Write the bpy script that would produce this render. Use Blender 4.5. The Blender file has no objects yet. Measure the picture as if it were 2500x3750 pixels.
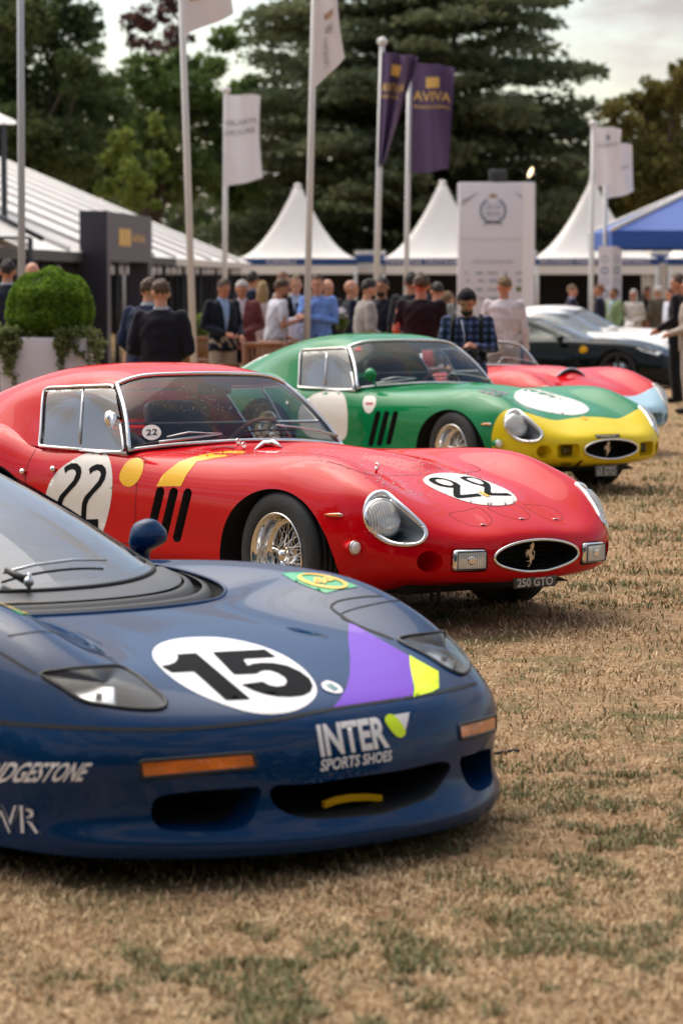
import bpy, bmesh, math, random
import numpy as np
from mathutils import Vector, Matrix
from mathutils.bvhtree import BVHTree
from mathutils.geometry import delaunay_2d_cdt

SC = bpy.context.scene
COL = SC.collection
random.seed(7)
RNG = np.random.default_rng(11)

# ------------------------------------------------------------------ camera
FPX, CAM_H, HORIZON = 10000.0, 1.71, 1022.0          # focal length in photo pixels, eye height, horizon row
PITCH = math.atan((1875 - HORIZON) / FPX)
cam_d = bpy.data.cameras.new('camera')
cam_d.sensor_fit = 'VERTICAL'; cam_d.sensor_height = 36.0; cam_d.lens = FPX / 3750 * 36.0
cam_d.clip_start = 0.1; cam_d.clip_end = 3000
cam_d.dof.use_dof = True; cam_d.dof.focus_distance = 12.7; cam_d.dof.aperture_fstop = 3.7
cam = bpy.data.objects.new('camera', cam_d); COL.objects.link(cam)
cam.location = (0, 0, CAM_H); cam.rotation_euler = (math.pi / 2 - PITCH, 0, 0)
SC.camera = cam

# ------------------------------------------------------------------ light
SUN_EL, SUN_AZ = math.radians(56), math.radians(-38)    # high, from behind the row, to the left
world = bpy.data.worlds.new('World'); SC.world = world; world.use_nodes = True
wn, wl = world.node_tree.nodes, world.node_tree.links
wn.clear()
w_out = wn.new('ShaderNodeOutputWorld'); w_bg = wn.new('ShaderNodeBackground'); w_bg.inputs[1].default_value = 0.1
w_sky = wn.new('ShaderNodeTexSky'); w_sky.sky_type = 'NISHITA'; w_sky.sun_disc = False
w_sky.sun_elevation = SUN_EL; w_sky.sun_rotation = SUN_AZ; w_sky.air_density = 1.2; w_sky.dust_density = 2.0
w_tc = wn.new('ShaderNodeTexCoord')
w_map = wn.new('ShaderNodeMapping'); w_map.inputs['Scale'].default_value = (1.0, 1.0, 2.6)
w_n = wn.new('ShaderNodeTexNoise'); w_n.inputs['Scale'].default_value = 3.1; w_n.inputs['Detail'].default_value = 7; w_n.inputs['Roughness'].default_value = .58
w_r = wn.new('ShaderNodeValToRGB')
w_r.color_ramp.elements[0].position = .475; w_r.color_ramp.elements[0].color = (.05, .05, .05, 1)
w_r.color_ramp.elements[1].position = .545; w_r.color_ramp.elements[1].color = (1, 1, 1, 1)
w_n2 = wn.new('ShaderNodeTexNoise'); w_n2.inputs['Scale'].default_value = 4.7; w_n2.inputs['Detail'].default_value = 6
w_c = wn.new('ShaderNodeValToRGB')
w_c.color_ramp.elements[0].position = .36; w_c.color_ramp.elements[0].color = (.66, .62, .61, 1)
w_c.color_ramp.elements[1].position = .60; w_c.color_ramp.elements[1].color = (1.0, .90, .845, 1)
w_cm = wn.new('ShaderNodeVectorMath'); w_cm.operation = 'SCALE'; w_cm.inputs['Scale'].default_value = 4.15
w_mix = wn.new('ShaderNodeMixRGB')
wl.new(w_tc.outputs['Generated'], w_map.inputs['Vector'])
wl.new(w_map.outputs[0], w_n.inputs['Vector']); wl.new(w_map.outputs[0], w_n2.inputs['Vector'])
wl.new(w_n.outputs['Fac'], w_r.inputs[0]); wl.new(w_n2.outputs['Fac'], w_c.inputs[0])
wl.new(w_c.outputs[0], w_cm.inputs[0])
wl.new(w_r.outputs[0], w_mix.inputs[0]); wl.new(w_sky.outputs[0], w_mix.inputs[1])
wl.new(w_cm.outputs[0], w_mix.inputs[2])
# glow added round the unseen sun, as through thin cloud, for soft light
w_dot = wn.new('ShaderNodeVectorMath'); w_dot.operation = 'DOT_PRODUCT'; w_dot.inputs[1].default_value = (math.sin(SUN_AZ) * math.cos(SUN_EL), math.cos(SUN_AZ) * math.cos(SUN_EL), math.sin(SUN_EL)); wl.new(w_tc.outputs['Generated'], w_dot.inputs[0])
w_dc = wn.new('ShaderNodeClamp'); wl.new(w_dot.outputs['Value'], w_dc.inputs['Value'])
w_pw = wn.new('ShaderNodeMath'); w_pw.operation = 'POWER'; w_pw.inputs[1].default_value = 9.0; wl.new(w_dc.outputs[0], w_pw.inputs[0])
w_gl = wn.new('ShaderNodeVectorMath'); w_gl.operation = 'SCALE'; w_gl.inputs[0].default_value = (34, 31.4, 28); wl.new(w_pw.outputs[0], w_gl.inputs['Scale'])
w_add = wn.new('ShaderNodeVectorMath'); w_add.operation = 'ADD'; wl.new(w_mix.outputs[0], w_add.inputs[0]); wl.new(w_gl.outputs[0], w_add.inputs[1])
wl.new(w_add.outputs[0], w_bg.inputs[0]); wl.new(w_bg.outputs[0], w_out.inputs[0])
sun_d = bpy.data.lights.new('sun', 'SUN'); sun_d.energy = 0.5; sun_d.angle = math.radians(70); sun_d.color = (1, .93, .84)
sun = bpy.data.objects.new('sun', sun_d); COL.objects.link(sun)
_sd = Vector((math.sin(SUN_AZ) * math.cos(SUN_EL), math.cos(SUN_AZ) * math.cos(SUN_EL), math.sin(SUN_EL)))
sun.rotation_euler = (-_sd).to_track_quat('-Z', 'Y').to_euler()
SC.view_settings.view_transform = 'Standard'; SC.view_settings.look = 'None'
SC.view_settings.exposure = 0.96; SC.view_settings.gamma = 1.0; SC.view_settings.use_curve_mapping = False
SC.render.engine = 'CYCLES'
SC.cycles.max_bounces = 8; SC.cycles.transparent_max_bounces = 24; SC.cycles.diffuse_bounces = 3; SC.cycles.glossy_bounces = 4
SC.cycles.use_denoising = True; SC.cycles.caustics_reflective = False; SC.cycles.caustics_refractive = False

# ------------------------------------------------------------------ projection helpers (photo pixel <-> place)
_FW = np.array([0, math.cos(PITCH), -math.sin(PITCH)]); _UP = np.array([0, math.sin(PITCH), math.cos(PITCH)])
_C = np.array([0, 0, CAM_H])
def proj(p):
    p = np.atleast_2d(p) - _C; d = p @ _FW
    return np.stack([1250 + FPX * p[:, 0] / d, 1875 - FPX * (p @ _UP) / d], 1)
def ray(px, py):
    d = _FW * FPX + np.array([1., 0, 0]) * (px - 1250) + _UP * (1875 - py); return d / np.linalg.norm(d)
def at(px, py, Y):
    """the place seen at a photo pixel, Y metres away"""
    d = ray(px, py); return _C + d * (Y / d[1])
def on_ground(px, py, z=0.0):
    d = ray(px, py); return _C + d * ((z - CAM_H) / d[2])
def dist_for(scale):
    """distance at which one metre measures `scale` photo pixels"""
    return FPX / scale

# ------------------------------------------------------------------ mesh helpers
def mesh(name, V, F, mats=None, smooth=True, mi=None):
    me = bpy.data.meshes.new(name)
    V = np.asarray(V, dtype=float).reshape(-1, 3)
    me.from_pydata(V.tolist(), [], [tuple(int(i) for i in f) for f in F])
    if mats is not None:
        for m in (mats if isinstance(mats, (list, tuple)) else [mats]): me.materials.append(m)
    if mi is not None: me.polygons.foreach_set('material_index', np.asarray(mi, dtype=np.int32))
    me.polygons.foreach_set('use_smooth', np.full(len(me.polygons), bool(smooth)))
    me.update()
    return me
def link(name, me, parent=None, loc=None, rot=None):
    o = bpy.data.objects.new(name, me); COL.objects.link(o)
    if parent is not None: o.parent = parent
    if loc is not None: o.location = loc
    if rot is not None: o.rotation_euler = rot
    return o
def obj(name, VF, mat, parent=None, smooth=True, mi=None, loc=None, rot=None):
    V, F = VF
    return link(name, mesh(name, V, F, mat, smooth, mi), parent, loc, rot)
def thing(name, label, cat, loc=(0, 0, 0), rot=(0, 0, 0), group=None):
    o = bpy.data.objects.new(name, None); COL.objects.link(o); o.empty_display_size = .2
    o.location = loc; o.rotation_euler = rot; o['label'] = label; o['category'] = cat
    if group: o['group'] = group
    return o
def tag(o, label, cat, group=None):
    o['label'] = label; o['category'] = cat
    if group: o['group'] = group
    return o
def copy_tree(o, parent=None, label=None, group=None):
    c = o.copy(); COL.objects.link(c)
    if parent is not None: c.parent = parent
    if label: c['label'] = label
    if group: c['group'] = group
    for ch in list(o.children): copy_tree(ch, c)
    return c

def join(*vfs):
    Vs, Fs, n = [], [], 0
    for V, F in vfs:
        V = np.asarray(V, float).reshape(-1, 3); Vs.append(V); Fs += [tuple(i + n for i in f) for f in F]; n += len(V)
    return np.concatenate(Vs), Fs
def xf(VF, loc=(0, 0, 0), rot=(0, 0, 0), scale=(1, 1, 1)):
    V, F = VF
    M = np.array(Matrix.LocRotScale(Vector(loc), Matrix.Identity(3).to_quaternion() if rot is None else __import__('mathutils').Euler(rot).to_quaternion(), Vector(scale)))
    V = np.asarray(V, float); return V @ M[:3, :3].T + M[:3, 3], F
def box(cx, cy, cz, sx, sy, sz, bev=0.0):
    x, y, z = sx / 2, sy / 2, sz / 2
    if bev <= 0:
        V = [(-x, -y, -z), (x, -y, -z), (x, y, -z), (-x, y, -z), (-x, -y, z), (x, -y, z), (x, y, z), (-x, y, z)]
        F = [(3, 2, 1, 0), (4, 5, 6, 7), (0, 1, 5, 4), (1, 2, 6, 5), (2, 3, 7, 6), (3, 0, 4, 7)]
        return np.array(V) + (cx, cy, cz), F
    bm = bmesh.new(); bmesh.ops.create_cube(bm, size=1.0)
    for v in bm.verts: v.co = Vector((v.co.x * sx, v.co.y * sy, v.co.z * sz))
    bmesh.ops.bevel(bm, geom=bm.edges[:], offset=bev, segments=2, affect='EDGES', profile=.5)
    bm.verts.index_update()
    V = np.array([v.co[:] for v in bm.verts]) + (cx, cy, cz); F = [tuple(v.index for v in f.verts) for f in bm.faces]
    bm.free(); return V, F
def tube(P, r, n=10, closed=False, caps=True, flat=None):
    """tube along the points P; r a number or one per point; flat=(up vector, ratio) squashes the section"""
    P = np.asarray(P, float); m = len(P); R = np.broadcast_to(np.asarray(r, float), (m,))
    T = np.roll(P, -1, 0) - np.roll(P, 1, 0)
    if not closed: T[0] = P[1] - P[0]; T[-1] = P[-1] - P[-2]
    T /= np.linalg.norm(T, axis=1)[:, None] + 1e-12
    a = np.array([0, 0, 1.]) if abs(T[0][2]) < .9 else np.array([1., 0, 0])
    V = []; u = np.cross(T[0], a); u /= np.linalg.norm(u)
    ang = np.arange(n) / n * 2 * math.pi
    for i in range(m):
        u = u - T[i] * (u @ T[i]); u /= np.linalg.norm(u) + 1e-12; w = np.cross(T[i], u)
        off = np.outer(np.cos(ang), u) * R[i] + np.outer(np.sin(ang), w) * R[i]
        V.append(P[i] + off)
    V = np.concatenate(V); F = []
    for i in range(m if closed else m - 1):
        j = (i + 1) % m
        for k in range(n): F.append((i * n + k, i * n + (k + 1) % n, j * n + (k + 1) % n, j * n + k))
    if caps and not closed: F.append(tuple(range(n - 1, -1, -1))); F.append(tuple((m - 1) * n + k for k in range(n)))
    return V, F
def lathe(prof, n=32, axis='z', closed=False):
    """revolve (radius, height) pairs round an axis"""
    prof = np.asarray(prof, float); m = len(prof); a = np.arange(n) / n * 2 * math.pi
    V = np.zeros((m, n, 3)); V[:, :, 0] = prof[:, 0:1] * np.cos(a); V[:, :, 1] = prof[:, 0:1] * np.sin(a); V[:, :, 2] = prof[:, 1:2]
    V = V.reshape(-1, 3); F = []
    for i in range(m if closed else m - 1):
        j = (i + 1) % m
        for k in range(n): F.append((i * n + k, i * n + (k + 1) % n, j * n + (k + 1) % n, j * n + k))
    if axis == 'y': V = np.stack([V[:, 0], V[:, 2], -V[:, 1]], 1)
    if axis == 'x': V = np.stack([V[:, 2], V[:, 0], V[:, 1]], 1)
    return V, F
def ball(c, r, nu=16, nv=10):
    r = np.broadcast_to(np.asarray(r, float), (3,))
    pr = [(math.sin(math.pi * i / nv), -math.cos(math.pi * i / nv)) for i in range(nv + 1)]
    pr[0] = (1e-4, -1); pr[-1] = (1e-4, 1)
    V, F = lathe(pr, nu); return V * r + np.asarray(c, float), F
def grid_faces(nu, nv, wrap=False):
    F = []
    for i in range(nu - 1):
        for j in range(nv if wrap else nv - 1):
            k = (j + 1) % nv; F.append((i * nv + j, i * nv + k, (i + 1) * nv + k, (i + 1) * nv + j))
    return F
def cspline(P, t_new, t=None):
    """natural cubic spline through P (first axis) at parameters t_new"""
    P = np.asarray(P, float); n = len(P); sh = P.shape; P2 = P.reshape(n, -1)
    if t is None: t = np.arange(n, dtype=float)
    t = np.asarray(t, float); h = np.diff(t); A = np.zeros((n, n)); B = np.zeros_like(P2); A[0, 0] = A[-1, -1] = 1
    for i in range(1, n - 1):
        A[i, i - 1] = h[i - 1]; A[i, i] = 2 * (h[i - 1] + h[i]); A[i, i + 1] = h[i]
        B[i] = 6 * ((P2[i + 1] - P2[i]) / h[i] - (P2[i] - P2[i - 1]) / h[i - 1])
    M = np.linalg.solve(A, B); t_new = np.asarray(t_new, float)
    k = np.clip(np.searchsorted(t, t_new) - 1, 0, n - 2); x0 = t_new - t[k]; x1 = t[k + 1] - t_new; hh = h[k]
    o = (M[k] * x1[:, None] ** 3 + M[k + 1] * x0[:, None] ** 3) / (6 * hh)[:, None] + (P2[k] / hh[:, None] - M[k] * hh[:, None] / 6) * x1[:, None] + (P2[k + 1] / hh[:, None] - M[k + 1] * hh[:, None] / 6) * x0[:, None]
    return o.reshape((len(t_new),) + sh[1:])
def closed_curve(P, n):
    """smooth closed curve through P, n points evenly spread"""
    P = np.asarray(P, float); m = len(P); Q = np.concatenate([P[-3:], P, P[:4]])
    d = np.concatenate([[0], np.cumsum(np.sqrt(np.linalg.norm(np.diff(Q, axis=0), axis=1) + 1e-9))])
    tt = np.linspace(d[3], d[3 + m], n * 6, endpoint=False); C = cspline(Q, tt, d)
    L = np.concatenate([[0], np.cumsum(np.linalg.norm(np.diff(np.concatenate([C, C[:1]]), axis=0), axis=1))])
    s = np.linspace(0, L[-1], n, endpoint=False); CC = np.concatenate([C, C[:1]])
    return np.stack([np.interp(s, L, CC[:, k]) for k in range(P.shape[1])], 1)
def open_curve(P, n):
    P = np.asarray(P, float); d = np.concatenate([[0], np.cumsum(np.sqrt(np.linalg.norm(np.diff(P, axis=0), axis=1) + 1e-9))])
    return cspline(P, np.linspace(0, d[-1], n), d)
def dense(P, step, closed=True):
    """polyline resampled to steps no longer than `step`, corners kept"""
    P = np.asarray(P, float); out = []; m = len(P)
    for i in range(m if closed else m - 1):
        a, b = P[i], P[(i + 1) % m]; k = max(1, int(math.ceil(np.linalg.norm(b - a) / step)))
        out += [a + (b - a) * q / k for q in range(k)]
    if not closed: out.append(P[-1])
    return np.array(out)
def surf(net, nu, nv, tu=None, tv=None):
    """tensor cubic spline surface through a net of 3-D points; nu/nv samples per span (number or list)"""
    net = np.asarray(net, float); U, W = net.shape[:2]
    def samp(n, m):
        n = [n] * (m - 1) if np.isscalar(n) else n
        return np.concatenate([i + np.arange(n[i]) / n[i] for i in range(m - 1)] + [[m - 1]])
    su, sv = samp(nu, U), samp(nv, W)
    def knots(A):
        d = np.sqrt(np.linalg.norm(np.diff(A, axis=0), axis=2)).mean(1) + 1e-4
        return np.concatenate([[0], np.cumsum(d)])
    ku = knots(net); kv = knots(net.transpose(1, 0, 2))
    tu_ = np.interp(su, np.arange(U), ku); tv_ = np.interp(sv, np.arange(W), kv)
    A = cspline(net, tu_, ku)
    B = cspline(A.transpose(1, 0, 2), tv_, kv).transpose(1, 0, 2)
    return B
def grid_normals(G):
    du = np.gradient(G, axis=0); dv = np.gradient(G, axis=1); N = np.cross(du, dv)
    return N / (np.linalg.norm(N, axis=2, keepdims=True) + 1e-12)
def clip(V, F, g):
    """split a mesh along g = 0: returns vertices, faces where g > 0, faces where g < 0"""
    V = [tuple(v) for v in np.asarray(V, float)]; g = np.where(np.abs(g) < 1e-9, 1e-9, g).tolist(); cache = {}
    pos, neg = [], []
    for f in F:
        s = [g[i] > 0 for i in f]
        if all(s): pos.append(tuple(f)); continue
        if not any(s): neg.append(tuple(f)); continue
        a, b = [], []
        for k in range(len(f)):
            i, j = f[k], f[(k + 1) % len(f)]
            (a if s[k] else b).append(i)
            if s[k] != s[(k + 1) % len(f)]:
                e = (min(i, j), max(i, j))
                if e not in cache:
                    t = g[i] / (g[i] - g[j]); cache[e] = len(V)
                    V.append(tuple(V[i][q] + (V[j][q] - V[i][q]) * t for q in range(3))); g.append(0.0)
                a.append(cache[e]); b.append(cache[e])
        if len(a) > 2: pos.append(tuple(a))
        if len(b) > 2: neg.append(tuple(b))
    return np.array(V), pos, neg
def prune(V, F):
    used = sorted({i for f in F for i in f}); m = {o: n for n, o in enumerate(used)}
    return np.asarray(V)[used], [tuple(m[i] for i in f) for f in F]
def poly_sd(P, Q):
    """signed distance (negative inside) of 2-D points P to the polygon Q"""
    P = np.asarray(P, float); Q = np.asarray(Q, float); d = np.full(len(P), 1e9); ins = np.zeros(len(P), bool)
    for i in range(len(Q)):
        a, b = Q[i], Q[(i + 1) % len(Q)]; e = b - a; w = P - a
        t = np.clip((w @ e) / (e @ e + 1e-12), 0, 1); q = w - t[:, None] * e; d = np.minimum(d, np.hypot(q[:, 0], q[:, 1]))
        c = ((a[1] <= P[:, 1]) != (b[1] <= P[:, 1])); den = np.where(abs(b[1] - a[1]) < 1e-12, 1e-12, b[1] - a[1])
        ins ^= c & (P[:, 0] < a[0] + (P[:, 1] - a[1]) / den * e[0])
    return np.where(ins, -d, d)
def fill2d(loops, step):
    """triangulate 2-D outlines (even-odd) with inner points every `step`"""
    loops = [dense(l, step) for l in loops]; pts, edges = [], []
    for l in loops:
        n = len(pts); m = len(l); pts += [tuple(p) for p in l]; edges += [(n + i, n + (i + 1) % m) for i in range(m)]
    A = np.array(pts); lo, hi = A.min(0), A.max(0)
    gx, gy = np.meshgrid(np.arange(lo[0] + step / 2, hi[0], step), np.arange(lo[1] + step / 2, hi[1], step))
    Q = np.stack([gx.ravel(), gy.ravel()], 1)
    if len(Q):
        keep = np.ones(len(Q), bool); par = np.zeros(len(Q), bool)
        for l in loops:
            sd = poly_sd(Q, l); keep &= np.abs(sd) > step * .45; par ^= sd < 0
        pts += [tuple(p) for p in Q[keep & par]]
    r = delaunay_2d_cdt([Vector(p) for p in pts], edges, [], 0, 1e-6)
    V = np.array([v[:] for v in r[0]]); F = [tuple(f) for f in r[2]]
    cen = np.array([V[list(f)].mean(0) for f in F]); par = np.zeros(len(F), bool)
    for l in loops: par ^= poly_sd(cen, l) < 0
    F = [f for f, k in zip(F, par) if k]
    return prune(V, F)
def text2d(s, bold=0.0):
    """letters as a flat mesh in their own plane, 0..1 high roughly"""
    cu = bpy.data.curves.new('t', 'FONT'); cu.body = s; cu.size = 1.0; cu.offset = bold; cu.resolution_u = 3; cu.fill_mode = 'FRONT'
    o = bpy.data.objects.new('t', cu); COL.objects.link(o)
    me = bpy.data.meshes.new_from_object(o.evaluated_get(bpy.context.evaluated_depsgraph_get()))
    V = np.array([v.co[:2] for v in me.vertices]); F = [tuple(p.vertices) for p in me.polygons]
    bpy.data.objects.remove(o); bpy.data.curves.remove(cu); bpy.data.meshes.remove(me)
    lo, hi = V.min(0), V.max(0)
    return (V - lo) / (hi - lo), F
def subdiv2d(V, F, step):
    bm = bmesh.new(); vs = [bm.verts.new((p[0], p[1], 0)) for p in V]
    for f in F:
        try: bm.faces.new([vs[i] for i in f])
        except ValueError: pass
    bmesh.ops.triangulate(bm, faces=bm.faces[:])
    for _ in range(4):
        le = [e for e in bm.edges if e.calc_length() > step]
        if not le: break
        bmesh.ops.subdivide_edges(bm, edges=le, cuts=1); bmesh.ops.triangulate(bm, faces=[f for f in bm.faces if len(f.verts) > 3])
    bm.verts.index_update()
    r = np.array([v.co[:2] for v in bm.verts]), [tuple(v.index for v in f.verts) for f in bm.faces]; bm.free(); return r
def homog(C4):
    """unit square (0,0)(1,0)(1,1)(0,1) -> four corners"""
    C4 = np.asarray(C4, float); A = []; b = []
    for (u, v), (x, y) in zip([(0, 0), (1, 0), (1, 1), (0, 1)], C4):
        A += [[u, v, 1, 0, 0, 0, -u * x, -v * x], [0, 0, 0, u, v, 1, -u * y, -v * y]]; b += [x, y]
    h = np.append(np.linalg.solve(np.array(A), np.array(b)), 1).reshape(3, 3)
    def f(P):
        P = np.asarray(P, float); q = np.c_[P, np.ones(len(P))] @ h.T; return q[:, :2] / q[:, 2:]
    return f

# ------------------------------------------------------------------ materials
def mat(name, col, rough=.5, metal=0.0, spec=.5, coat=0.0, emit=None, noise=None, bump=None, trans=0.0, sheen=0.0, alpha=1.0):
    """principled material; noise=(scale, amount[, second colour]) mottles the colour, bump=(scale, strength)"""
    m = bpy.data.materials.new(name); m.use_nodes = True; nt = m.node_tree; b = nt.nodes['Principled BSDF']
    b.inputs['Base Color'].default_value = (*col, 1); b.inputs['Roughness'].default_value = rough; b.inputs['Metallic'].default_value = metal
    b.inputs['Specular IOR Level'].default_value = spec; b.inputs['Coat Weight'].default_value = coat; b.inputs['Coat Roughness'].default_value = .018
    b.inputs['Transmission Weight'].default_value = trans; b.inputs['Sheen Weight'].default_value = sheen
    m.diffuse_color = (*col, 1)
    if emit: b.inputs['Emission Color'].default_value = (*emit[0], 1); b.inputs['Emission Strength'].default_value = emit[1]
    if noise or bump: tc = nt.nodes.new('ShaderNodeTexCoord')
    if noise:
        n = nt.nodes.new('ShaderNodeTexNoise'); n.inputs['Scale'].default_value = noise[0]; n.inputs['Detail'].default_value = 5
        mx = nt.nodes.new('ShaderNodeMixRGB'); r = nt.nodes.new('ShaderNodeValToRGB')
        r.color_ramp.elements[0].position = .35; r.color_ramp.elements[1].position = .65
        c2 = noise[2] if len(noise) > 2 else tuple(c * (1 - noise[1]) for c in col)
        mx.inputs[1].default_value = (*col, 1); mx.inputs[2].default_value = (*c2, 1)
        nt.links.new(tc.outputs['Object'], n.inputs['Vector']); nt.links.new(n.outputs['Fac'], r.inputs[0])
        nt.links.new(r.outputs[0], mx.inputs[0]); nt.links.new(mx.outputs[0], b.inputs['Base Color'])
    if bump:
        n = nt.nodes.new('ShaderNodeTexNoise'); n.inputs['Scale'].default_value = bump[0]; n.inputs['Detail'].default_value = 4
        bp = nt.nodes.new('ShaderNodeBump'); bp.inputs['Strength'].default_value = bump[1]; bp.inputs['Distance'].default_value = .01
        nt.links.new(tc.outputs['Object'], n.inputs['Vector']); nt.links.new(n.outputs['Fac'], bp.inputs['Height']); nt.links.new(bp.outputs[0], b.inputs['Normal'])
    return m
def glass(name, tint=(1, 1, 1), refl=1.0, ior=1.5):
    """thin pane: see-through with fresnel reflection"""
    m = bpy.data.materials.new(name); m.use_nodes = True; nt = m.node_tree; nt.nodes.clear()
    o = nt.nodes.new('ShaderNodeOutputMaterial'); mx = nt.nodes.new('ShaderNodeMixShader'); t = nt.nodes.new('ShaderNodeBsdfTransparent')
    g = nt.nodes.new('ShaderNodeBsdfGlossy'); g.inputs['Roughness'].default_value = .015; f = nt.nodes.new('ShaderNodeLayerWeight'); f.inputs[0].default_value = .5
    pw = nt.nodes.new('ShaderNodeMath'); pw.operation = 'POWER'; pw.inputs[1].default_value = 4.5     # Schlick: 4 per cent face on, all at grazing
    ml = nt.nodes.new('ShaderNodeMath'); ml.operation = 'MULTIPLY_ADD'; ml.inputs[1].default_value = .93 * refl; ml.inputs[2].default_value = .06 * refl; ml.use_clamp = True
    t.inputs[0].default_value = (*tint, 1); nt.links.new(f.outputs['Facing'], pw.inputs[0]); nt.links.new(pw.outputs[0], ml.inputs[0]); nt.links.new(ml.outputs[0], mx.inputs[0])
    nt.links.new(t.outputs[0], mx.inputs[1]); nt.links.new(g.outputs[0], mx.inputs[2]); nt.links.new(mx.outputs[0], o.inputs[0])
    return m
def paint(name, col, rough=.34):
    return mat(name, col, .6, 0, .01, coat=.55)
M = {}
M['red'] = paint('red_paint', (.60, .0001, .005))
M['green'] = paint('green_paint', (.003, .20, .062))
M['yellow'] = paint('yellow_paint', (.80, .60, .015))
M['yellow_decal'] = paint('yellow_decal', (.85, .46, .005))
M['blue'] = paint('navy_paint', (.002, .028, .092))
M['pale_blue'] = paint('pale_blue_paint', (.42, .62, .72))
M['white_decal'] = paint('white_decal', (.78, .74, .68), .4)
M['black_decal'] = mat('black_decal', (.008, .009, .010), .7, spec=.04)
M['chrome'] = mat('chrome', (.82, .80, .77), .07, 1.0)
M['alu'] = mat('brushed_aluminium', (.62, .63, .63), .32, 1.0)
M['rubber'] = mat('tyre_rubber', (.018, .019, .020), .62, bump=(60, .25))
M['black'] = mat('matt_black', (.006, .007, .008), .75)
M['dark'] = mat('dark_trim', (.015, .016, .017), .55)
M['gap_soft'] = mat('flap_gap', (.16, .001, .005), .7); M['gap'] = mat('panel_gap', (.02, .004, .005), .8)
M['glass'] = glass('car_glass', (.90, .93, .90))
M['plexi'] = glass('plexiglass', (.60, .66, .70), 2.6)
M['lens'] = mat('lamp_lens', (.95, .95, .92), .3, 0, coat=1, noise=(120, .12), bump=(160, .3))
M['amber'] = mat('amber_lens', (.85, .22, .01), .15, coat=1)
M['leather'] = mat('black_leather', (.02, .018, .017), .5)
M['wood'] = mat('wood_rim', (.22, .08, .025), .35, coat=.5)
M['plate'] = mat('plate_black', (.012, .016, .016), .4, noise=(90, .6, (.05, .06, .06)))
M['plate_text'] = mat('plate_silver', (.55, .53, .49), .45)
M['bucket'] = mat('lamp_bowl', (.20, .22, .23), .5, .2)
M['white2'] = paint('white_vinyl', (.80, .78, .77)); M['purple'] = paint('purple_vinyl', (.17, .045, .50)); M['lime'] = paint('lime_vinyl', (.72, .95, .01))
M['badge_green'] = mat('badge_green', (.10, .22, .20), .3); M['shield_green'] = paint('green_vinyl', (.01, .36, .14))
M['lampbowl2'] = mat('smoked_lamp_bowl', (.11, .115, .12), .35, .2); M['amber2'] = mat('amber_indicator', (.90, .20, .004), .3, coat=1, noise=(9, .45))

def fluted_glass():
    m = bpy.data.materials.new('fluted_glass'); m.use_nodes = True; nt = m.node_tree; nt.nodes.clear(); N, L = nt.nodes, nt.links
    o = N.new('ShaderNodeOutputMaterial'); t = N.new('ShaderNodeBsdfTransparent'); d = N.new('ShaderNodeBsdfDiffuse'); d.inputs[0].default_value = (.92, .93, .90, 1); g = N.new('ShaderNodeBsdfGlossy'); g.inputs['Roughness'].default_value = .08
    tc = N.new('ShaderNodeTexCoord'); w = N.new('ShaderNodeTexWave'); w.bands_direction = 'Y'; w.inputs['Scale'].default_value = 26; L.new(tc.outputs['Object'], w.inputs['Vector'])
    mr = N.new('ShaderNodeMath'); mr.operation = 'MULTIPLY_ADD'; mr.inputs[1].default_value = .35; mr.inputs[2].default_value = .30; L.new(w.outputs['Fac'], mr.inputs[0])
    m1 = N.new('ShaderNodeMixShader'); L.new(mr.outputs[0], m1.inputs[0]); L.new(t.outputs[0], m1.inputs[1]); L.new(d.outputs[0], m1.inputs[2])
    m2 = N.new('ShaderNodeMixShader'); m2.inputs[0].default_value = .10; L.new(m1.outputs[0], m2.inputs[1]); L.new(g.outputs[0], m2.inputs[2]); L.new(m2.outputs[0], o.inputs[0]); return m
M['flute'] = fluted_glass(); M['reflector'] = mat('lamp_reflector', (.92, .91, .88), .16, 1.0)
# ------------------------------------------------------------------ ground
def gz(Y): return -.011 * float(np.clip(Y - 28, 0, 45))
def fast_mesh(name, V, T, mats, mi=None, smooth=False):
    """triangle or quad soup straight from arrays"""
    me = bpy.data.meshes.new(name); V = np.asarray(V, np.float32); T = np.asarray(T, np.int32); k = T.shape[1]
    me.vertices.add(len(V)); me.vertices.foreach_set('co', V.ravel()); me.loops.add(T.size); me.loops.foreach_set('vertex_index', T.ravel())
    me.polygons.add(len(T)); me.polygons.foreach_set('loop_start', np.arange(0, T.size, k, dtype=np.int32)); me.polygons.foreach_set('loop_total', np.full(len(T), k, np.int32))
    for m in (mats if isinstance(mats, (list, tuple)) else [mats]): me.materials.append(m)
    if mi is not None: me.polygons.foreach_set('material_index', np.asarray(mi, np.int32))
    me.polygons.foreach_set('use_smooth', np.full(len(T), smooth)); me.update(calc_edges=True); me.validate()
    return me
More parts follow.
